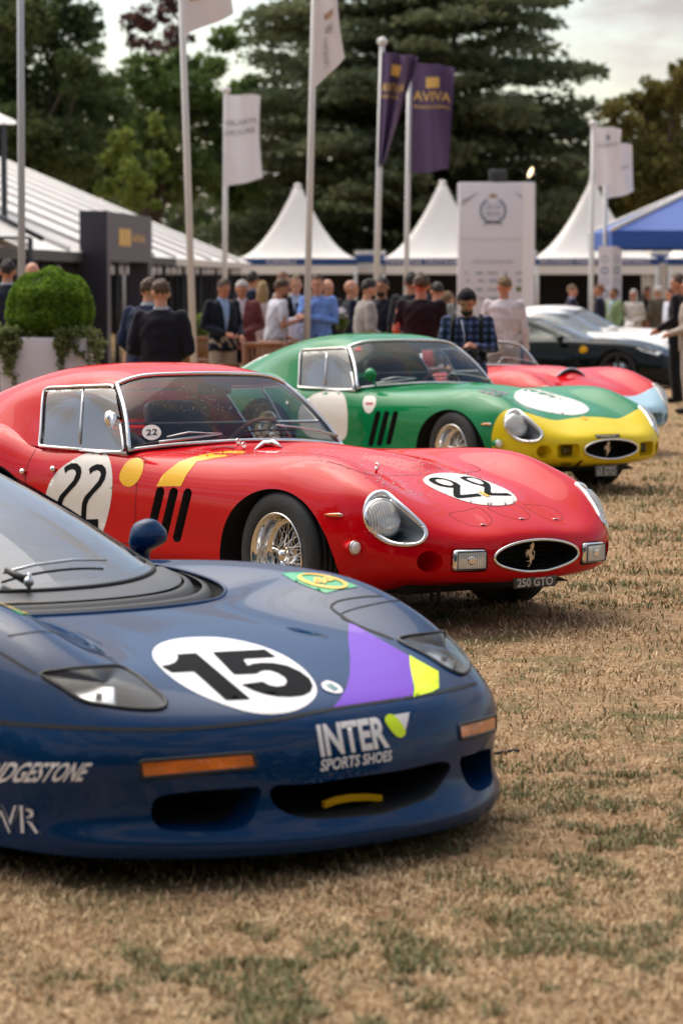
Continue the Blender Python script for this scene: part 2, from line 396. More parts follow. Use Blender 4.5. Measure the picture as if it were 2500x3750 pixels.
def ground_material():
    m = bpy.data.materials.new('dry_lawn'); m.use_nodes = True; nt = m.node_tree; N, L = nt.nodes, nt.links; b = N['Principled BSDF']
    b.inputs['Roughness'].default_value = .95; b.inputs['Specular IOR Level'].default_value = .1
    tc = N.new('ShaderNodeTexCoord')
    def noise(scale, detail=6, rough=.6, sx=1.0, sy=1.0):
        mp = N.new('ShaderNodeMapping'); mp.inputs['Scale'].default_value = (sx, sy, 1); L.new(tc.outputs['Object'], mp.inputs[0])
        n = N.new('ShaderNodeTexNoise'); n.inputs['Scale'].default_value = scale; n.inputs['Detail'].default_value = detail; n.inputs['Roughness'].default_value = rough
        L.new(mp.outputs[0], n.inputs['Vector']); return n
    def ramp(src, stops):
        r = N.new('ShaderNodeValToRGB'); e = r.color_ramp.elements
        while len(e) < len(stops): e.new(.5)
        for k, (p, c) in enumerate(stops): e[k].position = p; e[k].color = (*c, 1)
        L.new(src.outputs['Fac'], r.inputs[0]); return r
    fine = ramp(noise(26, 9, .75), [(.30, (.12, .070, .040)), (.44, (.34, .215, .120)), (.57, (.55, .38, .22)), (.72, (.70, .53, .33))])
    big = ramp(noise(3.6, 8, .74), [(.34, (.30, .25, .22)), (.46, (.80, .75, .71)), (.68, (1.15, 1.1, 1.04))])
    mul = N.new('ShaderNodeMixRGB'); mul.blend_type = 'MULTIPLY'; mul.inputs[0].default_value = .8; L.new(fine.outputs[0], mul.inputs[1]); L.new(big.outputs[0], mul.inputs[2])
    gr = ramp(noise(2.6, 7, .68), [(.46, (0, 0, 0)), (.60, (.9, .9, .9))])
    gr2 = ramp(noise(.55, 3), [(.42, (.08, .08, .08)), (.62, (1, 1, 1))])
    gm = N.new('ShaderNodeMixRGB'); gm.blend_type = 'MULTIPLY'; gm.inputs[0].default_value = 1; L.new(gr.outputs[0], gm.inputs[1]); L.new(gr2.outputs[0], gm.inputs[2])
    gc = ramp(noise(40, 6, .7), [(.3, (.04, .055, .016)), (.7, (.19, .19, .07))])
    mx = N.new('ShaderNodeMixRGB'); L.new(gm.outputs[0], mx.inputs[0]); L.new(mul.outputs[0], mx.inputs[1]); L.new(gc.outputs[0], mx.inputs[2]); L.new(mx.outputs[0], b.inputs['Base Color'])
    bp = N.new('ShaderNodeBump'); bp.inputs['Strength'].default_value = .9; bp.inputs['Distance'].default_value = .03
    L.new(noise(34, 8, .75).outputs['Fac'], bp.inputs['Height']); L.new(bp.outputs[0], b.inputs['Normal'])
    return m
ys = np.array([-120, -60, -20, 0, 5, 10, 15, 20, 24, 28, 34, 40, 46, 52, 58, 64, 73, 90, 120, 180, 400, 1200.]); xs = np.array([-900, -200, -60, -20, -8, -3, 0, 3, 8, 20, 60, 200, 900.])
gv = np.array([(x, y, gz(y)) for y in ys for x in xs])
ground = obj('ground', (gv, [(i * len(xs) + j, i * len(xs) + j + 1, (i + 1) * len(xs) + j + 1, (i + 1) * len(xs) + j) for i in range(len(ys) - 1) for j in range(len(xs) - 1)]), ground_material())
ground['kind'] = 'structure'

# ------------------------------------------------------------------ grass: short dry blades with greener tufts
M['straw'] = mat('straw', (.60, .42, .23), .8, noise=(9, .45, (.38, .24, .12)))
M['straw2'] = mat('pale_straw', (.74, .57, .35), .8, noise=(7, .4, (.55, .38, .21)))
M['blade'] = mat('green_blade', (.085, .108, .028), .7, noise=(8, .5, (.21, .20, .075)))
def value_noise(x, y, cell, seed):
    rg = np.random.default_rng(seed); T = rg.random((128, 128)); u, v = x / cell, y / cell; i, j = np.floor(u).astype(int), np.floor(v).astype(int); fu, fv = u - i, v - j
    fu, fv = fu * fu * (3 - 2 * fu), fv * fv * (3 - 2 * fv); g = lambda a, b: T[a % 128, b % 128]
    return (g(i, j) * (1 - fu) + g(i + 1, j) * fu) * (1 - fv) + (g(i, j + 1) * (1 - fu) + g(i + 1, j + 1) * fu) * fv
def blades(n, seed, green):
    rg = np.random.default_rng(seed); Y = 1 / (1 / 5.3 + rg.random(n) * (1 / 40 - 1 / 5.3)); X = (rg.random(n) * 2 - 1) * (.135 * Y + .4)
    dens = .55 * value_noise(X, Y, .19, 5) + .45 * value_noise(X, Y, .07, 6); region = value_noise(X, Y, 1.5, 8)
    if green: keep = rg.random(n) < np.clip((dens - .52) * 8, 0, 1) * np.clip((region - .36) * 4, .12, 1); X, Y = X[keep], Y[keep]
    else: keep = rg.random(n) < np.clip(.25 + (.62 - dens) * 3 + (value_noise(X, Y, .45, 12) - .5) * 1.6, .06, 1); X, Y = X[keep], Y[keep]
    n = len(X); a = rg.random(n) * 2 * math.pi; Lg = (.012 + .028 * rg.random(n) ** 2.2) * (1.05 if green else 1.0) * np.clip(Y / 10, 1, 2.0); lean = .25 + rg.random(n) ** .5 * 1.25 if not green else .35 + rg.random(n) * 1.0
    w = (.0016 + .0018 * rg.random(n)) * np.clip(Y / 9, 1, 2.2); ca, sa = np.cos(a), np.sin(a)
    z0 = -.011 * np.clip(Y - 28, 0, 45); P0 = np.stack([X, Y, z0 + .001], 1); S = np.stack([-sa, ca, 0 * a], 1) * w[:, None]
    mid = P0 + np.stack([ca * np.sin(lean * .6), sa * np.sin(lean * .6), np.cos(lean * .6)], 1) * (Lg * .55)[:, None]
    tip = mid + np.stack([ca * np.sin(lean * 1.25), sa * np.sin(lean * 1.25), np.cos(np.minimum(lean * 1.25, 1.55))], 1) * (Lg * .55)[:, None]
    V = np.stack([P0 - S, P0 + S, mid + S * .7, mid - S * .7, tip], 1).reshape(-1, 3); k = np.arange(n)[:, None] * 5
    T = np.concatenate([k + [[0, 1, 2]], k + [[0, 2, 3]], k + [[3, 2, 4]]]); return V, T
for nm, n, sd, ms, gr in (('dry_grass', 190000, 1, [M['straw'], M['straw2']], False), ('green_grass', 560000, 2, [M['blade'], M['straw']], True)):
    V, T = blades(n, sd, gr); nb = len(V) // 5
    pick = (np.random.default_rng(sd + 9).random(nb) < (.35 if not gr else .28)).astype(int); g = link(nm, fast_mesh(nm, V, T, ms, np.tile(pick, 3))); g['kind'] = 'stuff'

# ------------------------------------------------------------------ trees
def leaf_cards(C, size, rg, flat=0.0, aspect=.6):
    """one small leaf-sprig quad per point; flat pulls them towards level"""
    n = len(C); d = rg.normal(size=(n, 3)); d[:, 2] *= (1 - flat); d /= np.linalg.norm(d, axis=1)[:, None]
    e = rg.normal(size=(n, 3)); e[:, 2] *= (1 - flat * .6); e -= d * (e * d).sum(1)[:, None]; e /= np.linalg.norm(e, axis=1)[:, None]
    s = size * (.6 + .8 * rg.random(n)); a, b = d * s[:, None], e * (s * aspect)[:, None]
    V = np.stack([C - a * .5, C + b * .5, C + a * .5, C - b * .5], 1).reshape(-1, 3); return V, np.arange(n * 4).reshape(-1, 4)
def shell_points(c, r, n, rg, inner=.35):
    d = rg.normal(size=(n, 3)); d /= np.linalg.norm(d, axis=1)[:, None]; t = 1 - inner * rg.random(n) ** 1.5; return np.asarray(c) + d * t[:, None] * np.asarray(r)
def leaf_mat(name, a, b, c, scale=.35):
    m = bpy.data.materials.new(name); m.use_nodes = True; nt = m.node_tree; N, L = nt.nodes, nt.links; bs = N['Principled BSDF']; bs.inputs['Roughness'].default_value = .65; bs.inputs['Specular IOR Level'].default_value = .25
    tc = N.new('ShaderNodeTexCoord'); n = N.new('ShaderNodeTexNoise'); n.inputs['Scale'].default_value = scale; n.inputs['Detail'].default_value = 6; n.inputs['Roughness'].default_value = .7
    r = N.new('ShaderNodeValToRGB'); e = r.color_ramp.elements; e.new(.5)
    for k, (p, col) in enumerate(((.32, a), (.5, b), (.68, c))): e[k].position = p; e[k].color = (*col, 1)
    L.new(tc.outputs['Object'], n.inputs['Vector']); L.new(n.outputs['Fac'], r.inputs[0]); L.new(r.outputs[0], bs.inputs['Base Color'])
    tr = N.new('ShaderNodeBsdfTranslucent'); mx = N.new('ShaderNodeMixShader'); mx.inputs[0].default_value = .5; L.new(r.outputs[0], tr.inputs[0])
    L.new(bs.outputs[0], mx.inputs[1]); L.new(tr.outputs[0], mx.inputs[2]); L.new(mx.outputs[0], N['Material Output'].inputs[0])
    return m
M['leaf_dark'] = leaf_mat('leaf_dark', (0.042, 0.070, 0.026), (0.085, 0.122, 0.042), (0.150, 0.160, 0.060))
M['leaf_mid'] = leaf_mat('leaf_mid', (0.052, 0.098, 0.028), (0.115, 0.175, 0.046), (0.185, 0.215, 0.065))
M['leaf_bright'] = leaf_mat('leaf_bright', (0.081, 0.135, 0.024), (0.176, 0.230, 0.043), (0.257, 0.284, 0.068), .6)
M['leaf_yellow'] = leaf_mat('leaf_yellow', (0.088, 0.088, 0.024), (0.176, 0.155, 0.043), (0.270, 0.223, 0.068))
M['leaf_copper'] = leaf_mat('leaf_copper', (0.061, 0.030, 0.030), (0.108, 0.054, 0.047), (0.135, 0.081, 0.068))
M['needle'] = leaf_mat('cedar_needle', (0.068, 0.090, 0.050), (0.125, 0.150, 0.076), (0.200, 0.215, 0.108), .25)
M['bark'] = mat('bark', (.10, .075, .055), .9, noise=(3, .5), bump=(12, .6))
def tree(name, label, base, h, blobs, m, size, per, seed, flat=0.0, trunk=.35, group='trees behind the tents'):
    rg = np.random.default_rng(seed); t = thing(name, label, 'tree', base, group=group); P = []
    for (c, r) in blobs:
        k = int(per * (r[0] * r[1] + r[0] * r[2] + r[1] * r[2]) / 3); nsub = max(8, int(k / 60))
        cc = shell_points(c, np.array(r) * .82, nsub, rg, .55); rr = np.mean(r) * .42
        for q in cc: P.append(shell_points(q, np.array([rr, rr, rr * .75]) * (.7 + .6 * rg.random()), max(1, k // nsub), rg, .8))
    V, F = leaf_cards(np.concatenate(P), size, rg, flat); link('crown', fast_mesh('crown', V, F, m), t)
    lim = [tube([(0, 0, -.4), (rg.normal() * .1, rg.normal() * .1, h * .3), (rg.normal() * .3, rg.normal() * .3, h * .62)], [trunk, trunk * .75, trunk * .35], 10)]
    for (c, r) in blobs[:14]:
        z0 = h * (.18 + .35 * rg.random()); lim.append(tube([(0, 0, z0), (c[0] * .5, c[1] * .5, (z0 + c[2]) / 2 - .2), (c[0] * .92, c[1] * .92, c[2])], [trunk * .4, trunk * .25, trunk * .07], 7))
    obj('trunk', join(*lim), M['bark'], t); return t
def px_blob(px, py, Y, rpx, rpy, base):
    """crown lobe given by where it shows in the photograph"""
    c = at(px, py, Y); s = FPX / Y; return (tuple(c - np.array(base)), (rpx / s, (rpx + rpy) / 2 / s, rpy / s))
def px_tree(name, label, Y, bx, lobes, m, size, per, seed, h=14, **k):
    b = at(bx, 1022, Y); base = (b[0], b[1], gz(Y)); return tree(name, label, base, h, [px_blob(x, y, Y + dy, rx, ry, base) for x, y, rx, ry, dy in lobes], m, size, per, seed, **k)
px_tree('oak_tree', 'tall dark leafy tree rising above the white marquee at the left edge', 128, 130,
   [(60, 60, 170, 190, 0), (210, 120, 150, 170, 2), (310, 260, 110, 120, -2), (150, 340, 210, 150, 3), (60, 480, 170, 140, -2), (300, 420, 130, 130, 2), (250, 560, 190, 120, -1), (90, 650, 190, 130, 0), (340, 620, 120, 110, 3), (-60, 250, 180, 230, 2), (-60, 560, 180, 200, 0), (330, 100, 70, 80, 1), (400, 380, 90, 120, 4), (410, 520, 80, 110, 4), (20, 380, 150, 150, 3), (130, -110, 210, 150, 3)], M['leaf_dark'], .34, 520, 21, 16)
px_tree('beech_tree', 'copper leaved tree showing dark purple branches against the sky', 150, 560,
   [(560, 60, 90, 55, 0), (500, 110, 70, 45, 1), (620, 30, 80, 60, 2), (640, 130, 80, 60, -1), (460, 75, 50, 30, 1), (560, 190, 100, 70, 3), (600, 300, 120, 80, 0)], M['leaf_copper'], .32, 330, 22, 16)
px_tree('lime_tree', 'mid green leafy tree between the left tree and the cedar', 138, 540,
   [(520, 260, 90, 80, 0), (620, 250, 120, 70, 2), (730, 240, 120, 75, 1), (470, 330, 90, 80, -1), (560, 380, 130, 90, 2), (680, 350, 120, 90, 0), (460, 470, 110, 100, 1), (580, 520, 140, 110, -1), (520, 650, 150, 110, 1), (660, 470, 110, 110, 2), (690, 640, 130, 120, 0), (800, 150, 70, 50, 3), (830, 420, 100, 120, 3), (800, 560, 110, 120, 4), (740, 420, 90, 110, 3), (880, 330, 70, 80, 5), (850, 690, 120, 110, 3)], M['leaf_mid'], .33, 520, 23, 13)
px_tree('young_tree', 'bright green young tree growing low beside the marquee roof', 122, 470,
   [(450, 520, 70, 60, 0), (430, 600, 85, 70, 1), (500, 640, 80, 70, -1), (420, 690, 90, 60, 1), (520, 720, 100, 60, 0), (560, 600, 50, 60, 1), (585, 450, 45, 55, 0)], M['leaf_bright'], .28, 560, 24, 7, trunk=.15)
px_tree('yellow_tree', 'yellowish green leafy tree behind the blue canopy at the right edge', 140, 2420,
   [(2460, 330, 110, 70, 0), (2360, 370, 100, 70, 1), (2280, 430, 90, 80, -1), (2440, 450, 140, 100, 2), (2330, 540, 130, 100, 0), (2480, 580, 140, 110, 1), (2390, 660, 160, 110, -1), (2260, 640, 110, 100, 1), (2540, 380, 130, 100, 2), (2560, 720, 150, 110, 0), (2330, 800, 160, 90, 1), (2490, 250, 50, 40, 1)], M['leaf_yellow'], .33, 520, 25, 13)
def cedar():
    Y = 146; rg = np.random.default_rng(31); b = at(1500, 1022, Y); base = np.array((b[0], b[1], gz(Y))); t = thing('cedar_tree', 'huge dark cedar with level layered branches filling the centre background', 'tree', base, group='trees behind the tents')
    P, lim = [], [tube([(0, 0, -.5), (.3, 0, 7), (.2, .2, 15), (0, 0, 24)], [1.0, .8, .5, .15], 14)]
    s = FPX / Y
    for lv in range(24):
        z = .6 + lv * .95 + rg.normal() * .25; Lr = 12.6 * (1 - .013 * lv) * (1.0 if lv < 15 else max(.35, 1 - (lv - 15) * .085)); nb = 15
        for k in range(nb):
            a = 2 * math.pi * (k + .5 * (lv % 2)) / nb + rg.normal() * .13; Lb = Lr * (.72 + .36 * rg.random()); dz = rg.normal() * .75; up = .06 + .20 * rg.random()
            n = int(520 * Lb / 10); u = rg.random(n) ** .75; wd = (.35 + 1.9 * u * (1 - u * .45)) * rg.normal(size=n) * .62
            r = u * Lb; x = np.cos(a) * r - np.sin(a) * wd; y = np.sin(a) * r + np.cos(a) * wd; zz = z + dz + r * up - (u ** 3) * Lb * .10 + rg.normal(size=n) * .16 - np.abs(wd) * .12
            P.append(np.stack([x, y, zz], 1))
            if k % 2 == 0: lim.append(tube([(0, 0, z + dz - .2), (math.cos(a) * Lb * .5, math.sin(a) * Lb * .5, z + dz + Lb * .5 * up - .15), (math.cos(a) * Lb * .9, math.sin(a) * Lb * .9, z + dz + Lb * .9 * up - .10 * .7 * Lb)], [.16, .10, .03], 5))
    C = np.concatenate(P); V, F = leaf_cards(C, .40, rg, .45, .55); link('crown', fast_mesh('crown', V, F, M['needle']), t); obj('trunk', join(*lim), M['bark'], t)
cedar()
# woodland far behind, and the trees on the photographer's side of the field that the paintwork mirrors
def wood(name, pts, size, seed, m):
    rg = np.random.default_rng(seed); P = []
    for (x, y, z, rx, rz, n) in pts: P.append(shell_points((x, y, z), (rx, rx, rz), n, rg, .6))
    V, F = leaf_cards(np.concatenate(P), size, rg); o = link(name, fast_mesh(name, V, F, m)); o['kind'] = 'stuff'; return o
rg = np.random.default_rng(5)
wood('distant_wood', [(x + rg.normal(), 185 + rg.normal() * 4, 3.5 + rg.random() * 3, 5, 5.5, 2200) for x in np.arange(-52, 56, 5.5)], .7, 41, M['leaf_dark'])
pts = []
for az in np.arange(95, 272, 5.5):
    R_ = 46 + rg.normal() * 5; hh = 7 + 4.5 * rg.random(); pts.append((math.sin(math.radians(az)) * R_, math.cos(math.radians(az)) * R_ + 8, hh * .85, 4.6, hh, 900))
wood('near_wood', pts, 1.1, 42, M['leaf_dark'])

# a dark cable lying in the grass by the navy car
cb = [on_ground(*p, .008) for p in ((1790, 2762), (1825, 2757), (1860, 2750), (1900, 2749))]; tag(obj('cable', tube(cb, .006, 6), mat('cable_black', (.015, .012, .012), .6)), 'short dark cable lying in the dry grass beside the navy car', 'cable')
# ------------------------------------------------------------------ cars: frame of a car = x forward, y to its left, z up
class Pose:
    def __init__(s, yaw, roll, loc):
        s.yaw, s.roll, s.T = math.radians(yaw), math.radians(roll), np.array(loc, float)
        c, n, cr, sr = math.cos(s.yaw), math.sin(s.yaw), math.cos(s.roll), math.sin(s.roll)
        s.R = np.array([[c, -n, 0], [n, c, 0], [0, 0, 1.]]) @ np.array([[1, 0, 0], [0, cr, -sr], [0, sr, cr]])
        s.euler = (s.roll, 0, s.yaw)
    def w(s, p): return np.atleast_2d(p) @ s.R.T + s.T
    def px(s, p): return proj(s.w(p))
    def ray(s, px, py): return s.R.T @ (_C - s.T), s.R.T @ ray(px, py)
    def solve(s, px, py, ax, val):
        o, d = s.ray(px, py); return o + (val - o[ax]) / d[ax] * d

class Shell:
    """a body surface that points, outlines and decals can be laid on"""
    def __init__(s, pose, V, F):
        s.pose = pose; s.V = V; s.bvh = BVHTree.FromPolygons([Vector(v) for v in V], [tuple(f) for f in F])
    def hit(s, px, py):
        o, d = s.pose.ray(px, py); h = s.bvh.ray_cast(Vector(o), Vector(d))
        if h[0] is None:
            h = s.bvh.find_nearest(Vector(o + d * np.linalg.norm(o) * .97)); n = h[1]
        n = h[1]
        if n.dot(Vector(d)) > 0: n = -n
        return np.array(h[0]), np.array(n)
    def lay(s, P2, off=.0015):
        r = [s.hit(*p) for p in P2]; return np.array([a + b * off for a, b in r])
    def lay_n(s, P2, off=.0):
        r = [s.hit(*p) for p in P2]; return np.array([a + b * off for a, b in r]), np.array([b for a, b in r])
    def patch(s, loops, step=12, off=.0015):
        V, F = fill2d(loops, step); return s.lay(V, off), F
    def text(s, txt, quad, off=.003, bold=0.0, shear=0.0):
        V, F = text2d(txt, bold); V, F = subdiv2d(V, F, .12); V = V.copy(); V[:, 0] = (V[:, 0] + shear * V[:, 1]) / (1 + abs(shear))
        return s.lay(homog(quad)(V), off), F
    def nearest(s, P, off=0.0):
        out = []
        for p in P:
            h = s.bvh.find_nearest(Vector(p)); out.append(np.array(h[0]) + np.array(h[1]) * off)
        return np.array(out)
def mirror(VF):
    V, F = VF; V = np.array(V, float) * (1, -1, 1); return V, [tuple(reversed(f)) for f in F]
def ribbon(P, N, w, closed=False):
    """thin flat strip along P lying on a surface with normals N"""
    P = np.asarray(P, float); T = np.gradient(P, axis=0)
    if closed: T = np.roll(P, -1, 0) - np.roll(P, 1, 0)
    S = np.cross(T, N); S /= np.linalg.norm(S, axis=1)[:, None] + 1e-12
    V = np.concatenate([P + S * w / 2, P - S * w / 2]); n = len(P)
    F = [(i, (i + 1) % n, (i + 1) % n + n, i + n) for i in range(n if closed else n - 1)]
    return V, F
def pocket(P, depth_vec, shrink=1.0, rings=4, cap=True):
    """recess: walls run from the outline P along depth_vec, closed by a floor"""
    P = np.asarray(P, float); n = len(P); c = P.mean(0); V = [P]
    for k in range(1, rings + 1):
        t = k / rings; V.append(c + (P - c) * (1 + (shrink - 1) * t) + np.asarray(depth_vec) * t)
    F = grid_faces(rings + 1, n, True)
    if cap:
        V.append((c + np.asarray(depth_vec))[None]); b = rings * n; k = (rings + 1) * n
        F += [(b + i, b + (i + 1) % n, k) for i in range(n)]
    return np.concatenate(V), F

# ---- the 1960s coupe: measured once on the red car, then shared by its three sisters
RED = Pose(-51, -1.0, (.2966, 14.0307, 0.0))
_net_half = [
 # centre          valley            inner             crest             shoulder          widest            low               sill              underside
 [(-4.02, 0, .78), (-4.02, .25, .78), (-4.01, .45, .77), (-3.98, .58, .74), (-3.95, .655, .66), (-3.93, .68, .55), (-3.95, .66, .42), (-3.97, .60, .33), (-4.0, 0, .32)],
 [(-3.98, 0, .87), (-3.97, .26, .87), (-3.95, .46, .86), (-3.92, .62, .83), (-3.90, .71, .74), (-3.88, .74, .58), (-3.88, .72, .42), (-3.88, .66, .30), (-3.9, 0, .28)],
 [(-3.6, 0, .85), (-3.6, .28, .85), (-3.6, .48, .85), (-3.6, .64, .84), (-3.6, .745, .77), (-3.6, .80, .58), (-3.6, .785, .40), (-3.6, .72, .27), (-3.6, 0, .24)],
 [(-3.1, 0, .86), (-3.1, .30, .86), (-3.1, .50, .865), (-3.1, .67, .875), (-3.1, .79, .80), (-3.1, .85, .58), (-3.1, .84, .36), (-3.1, .77, .23), (-3.1, 0, .2)],
 [(-2.65, 0, .82), (-2.65, .30, .82), (-2.65, .52, .83), (-2.65, .69, .865), (-2.65, .815, .80), (-2.65, .875, .58), (-2.65, .865, .35), (-2.65, .79, .2), (-2.65, 0, .18)],
 [(-2.28, 0, .79), (-2.28, .30, .79), (-2.28, .52, .785), (-2.28, .67, .775), (-2.28, .765, .745), (-2.28, .835, .58), (-2.28, .825, .35), (-2.28, .78, .2), (-2.28, 0, .18)],
 [(-1.8, 0, .79), (-1.8, .28, .79), (-1.8, .50, .785), (-1.8, .66, .775), (-1.8, .755, .745), (-1.8, .815, .58), (-1.8, .812, .35), (-1.8, .775, .2), (-1.8, 0, .18)],
 [(-1.3, 0, .812), (-1.3, .28, .805), (-1.3, .47, .79), (-1.3, .635, .775), (-1.3, .75, .735), (-1.3, .815, .57), (-1.3, .81, .35), (-1.3, .77, .2), (-1.3, 0, .18)],
 [(-.8, 0, .818), (-.8, .27, .80), (-.8, .44, .785), (-.8, .61, .788), (-.8, .755, .73), (-.8, .825, .56), (-.8, .82, .35), (-.8, .775, .2), (-.8, 0, .18)],
 [(-.35, 0, .806), (-.35, .25, .782), (-.35, .42, .782), (-.35, .605, .815), (-.35, .765, .74), (-.35, .838, .55), (-.35, .832, .34), (-.35, .78, .2), (-.35, 0, .18)],
 [(0, 0, .782), (0, .24, .758), (0, .42, .778), (0, .61, .830), (0, .772, .748), (0, .848, .54), (0, .842, .33), (0, .785, .2), (0, 0, .18)],
 [(.30, 0, .733), (.30, .22, .716), (.30, .41, .735), (.30, .60, .800), (.30, .755, .715), (.30, .835, .52), (.30, .828, .32), (.30, .76, .195), (.30, 0, .18)],
 [(.55, 0, .672), (.55, .22, .66), (.54, .41, .668), (.53, .59, .718), (.525, .735, .678), (.52, .80, .48), (.515, .775, .30), (.50, .66, .202), (.5, 0, .19)],
 [(.76, 0, .602), (.75, .19, .595), (.735, .37, .592), (.715, .560, .630), (.728, .684, .602), (.735, .728, .45), (.730, .680, .285), (.69, .46, .224), (.70, 0, .212)],
 [(.925, 0, .530), (.915, .16, .528), (.885, .335, .522), (.893, .482, .518), (.885, .598, .490), (.888, .626, .392), (.888, .562, .28), (.86, .33, .238), (.87, 0, .228)],
 [(1.010, 0, .482), (1.008, .13, .478), (1.000, .25, .470), (.992, .36, .452), (.988, .43, .425), (.985, .455, .37), (.985, .40, .298), (.99, .21, .262), (.99, 0, .253)],
 [(1.030, 0, .446), (1.030, .095, .441), (1.030, .17, .429), (1.030, .235, .409), (1.028, .270, .386), (1.027, .278, .362), (1.028, .235, .330), (1.030, .13, .303), (1.03, 0, .293)]]
_half = np.array(_net_half); _flip = _half[:, :0:-1] * (1, -1, 1)
_net = np.concatenate([_half[:, ::-1], _half[:, 1:] * (1, -1, 1)], 1)       # left underside .. crown .. right underside
BODY_G = surf(_net, [3, 6, 7, 7, 6, 6, 7, 14, 18, 15, 12, 12, 12, 12, 10, 6], 11)
def _bulge(G):
    x, y = G[..., 0], G[..., 1]; top = G[..., 2] > .45
    k = np.clip((x + 1.15) / .5, 0, 1); k = k * k * (3 - 2 * k)
    w = .26 - .09 * np.clip((x + .6) / .9, 0, 1)
    e = np.clip((.27 - x) / .10, 0, 1); e = e * e * (3 - 2 * e)
    s = np.clip(1 - np.abs(y) / w, 0, 1); s = s * s * (3 - 2 * s)
    H = G.copy(); H[..., 2] += np.where(top, .026 * k * e * s, 0); return H
BODY_G = _bulge(BODY_G)
_nu, _nv = BODY_G.shape[:2]
BODY_V = BODY_G.reshape(-1, 3); BODY_F = grid_faces(_nu, _nv); BODY_N = grid_normals(BODY_G).reshape(-1, 3)
if BODY_N[(_nu // 2) * _nv + _nv // 2][2] < 0: BODY_N = -BODY_N; BODY_F = [tuple(reversed(f)) for f in BODY_F]
SH = Shell(RED, BODY_V, BODY_F)

# greenhouse
_gh = [
 [(-1.70, 0, 1.180), (-1.708, .25, 1.176), (-1.722, .45, 1.163), (-1.745, .578, 1.122), (-1.585, .668, .945), (-1.40, .742, .762)],
 [(-1.88, 0, 1.222), (-1.885, .25, 1.216), (-1.90, .45, 1.196), (-1.93, .592, 1.135), (-1.84, .680, .95), (-1.76, .752, .758)],
 [(-2.12, 0, 1.236), (-2.12, .25, 1.230), (-2.125, .45, 1.207), (-2.14, .592, 1.135), (-2.12, .684, .95), (-2.10, .757, .758)],
 [(-2.50, 0, 1.212), (-2.50, .25, 1.206), (-2.50, .44, 1.180), (-2.50, .582, 1.105), (-2.50, .675, .95), (-2.50, .76, .775)],
 [(-2.90, 0, 1.135), (-2.90, .25, 1.130), (-2.90, .42, 1.108), (-2.90, .55, 1.050), (-2.90, .650, .94), (-2.90, .74, .82)],
 [(-3.30, 0, 1.025), (-3.30, .24, 1.020), (-3.30, .40, 1.005), (-3.30, .51, .965), (-3.30, .60, .90), (-3.30, .68, .83)],
 [(-3.72, 0, .90), (-3.72, .22, .898), (-3.72, .37, .89), (-3.72, .46, .875), (-3.72, .53, .85), (-3.72, .60, .81)]]
_gh = np.array(_gh); _ghf = np.concatenate([_gh[:, ::-1], _gh[:, 1:] * (1, -1, 1)], 1)
ROOF_G = surf(_ghf, 9, 7); ROOF_V = ROOF_G.reshape(-1, 3); ROOF_F = grid_faces(*ROOF_G.shape[:2]); ROOF_N = grid_normals(ROOF_G).reshape(-1, 3)
if ROOF_N[len(ROOF_N) // 2][2] < 0: ROOF_N = -ROOF_N; ROOF_F = [tuple(reversed(f)) for f in ROOF_F]
SHR = Shell(RED, ROOF_V, ROOF_F)
_top = _ghf[0, 2:9]                     # header, left to right: cols cant .. centre .. cant
_base = np.array([(-1.395, .735, .778), (-1.350, .52, .800), (-1.30, .27, .815), (-1.285, 0, .822), (-1.30, -.27, .815), (-1.350, -.52, .800), (-1.395, -.735, .778)])
_mid = (_top + _base) / 2 + (.022, 0, .020)
WS_G = surf(np.array([_base, _mid, _top]), 8, 6); WS_V = WS_G.reshape(-1, 3); WS_F = grid_faces(*WS_G.shape[:2])
SHW = Shell(RED, WS_V, WS_F)

def near_mask(N, V, pose):
    """points of the near (right) half that face the photograph's side"""
    o = pose.R.T @ (_C - pose.T); return (V[:, 1] < .02) & (((o - V) * N).sum(1) > -.05)
def hole_field(px_outline, V, N, pose):
    """signed distance for an outline given on the near half and its mirror image on the far half"""
    Q = np.asarray(px_outline, float); g = np.full(len(V), 50.0)
    for sgn in (1, -1):
        W = V * (1, sgn, 1); NN = N * (1, sgn, 1); m = near_mask(NN, W, pose)
        sd = poly_sd(pose.px(W[m]), Q); g[m] = np.minimum(g[m], sd)
    return g

# --- outlines read on the photograph (pixels)
def z5(P): return [(1280 + x * .2551, 1730 + y * .2551) for x, y in P]
HL_OUT = closed_curve(z5([(430, 262), (520, 272), (590, 322), (700, 415), (850, 542), (980, 665), (1080, 765), (1120, 850), (1115, 925), (1065, 1000), (990, 1043), (860, 1070), (700, 1062), (560, 1036), (440, 978), (330, 888), (250, 788), (202, 690), (190, 580), (207, 470), (252, 370), (333, 292)]), 64)
HL_IN = closed_curve(z5([(440, 312), (510, 312), (570, 350), (690, 460), (840, 590), (960, 705), (1030, 790), (1062, 860), (1050, 930), (1000, 985), (900, 1008), (780, 1012), (690, 1002), (590, 975), (480, 918), (380, 840), (300, 750), (262, 670), (255, 600), (268, 500), (305, 410), (370, 340)]), 64)
DUCT = np.array([(1573 + 48 * math.cos(a), 2057 + 40 * math.sin(a)) for a in np.arange(32) / 32 * 2 * math.pi])
def rrect(q, r, n=5):
    """rounded quad from four corners in order"""
    q = np.asarray(q, float); out = []
    for i in range(4):
        p, a, b = q[i], q[i - 1], q[(i + 1) % 4]; u = (a - p) / np.linalg.norm(a - p); v = (b - p) / np.linalg.norm(b - p)
        for k in range(n): t = k / (n - 1); out.append((p + u * r) * (1 - t) ** 2 + p * 2 * t * (1 - t) + (p + v * r) * t * t)
    return np.array(out)
FOG = dense(rrect([(1651, 2011), (1784, 2007), (1784, 2094), (1650, 2096)], 18), 8)
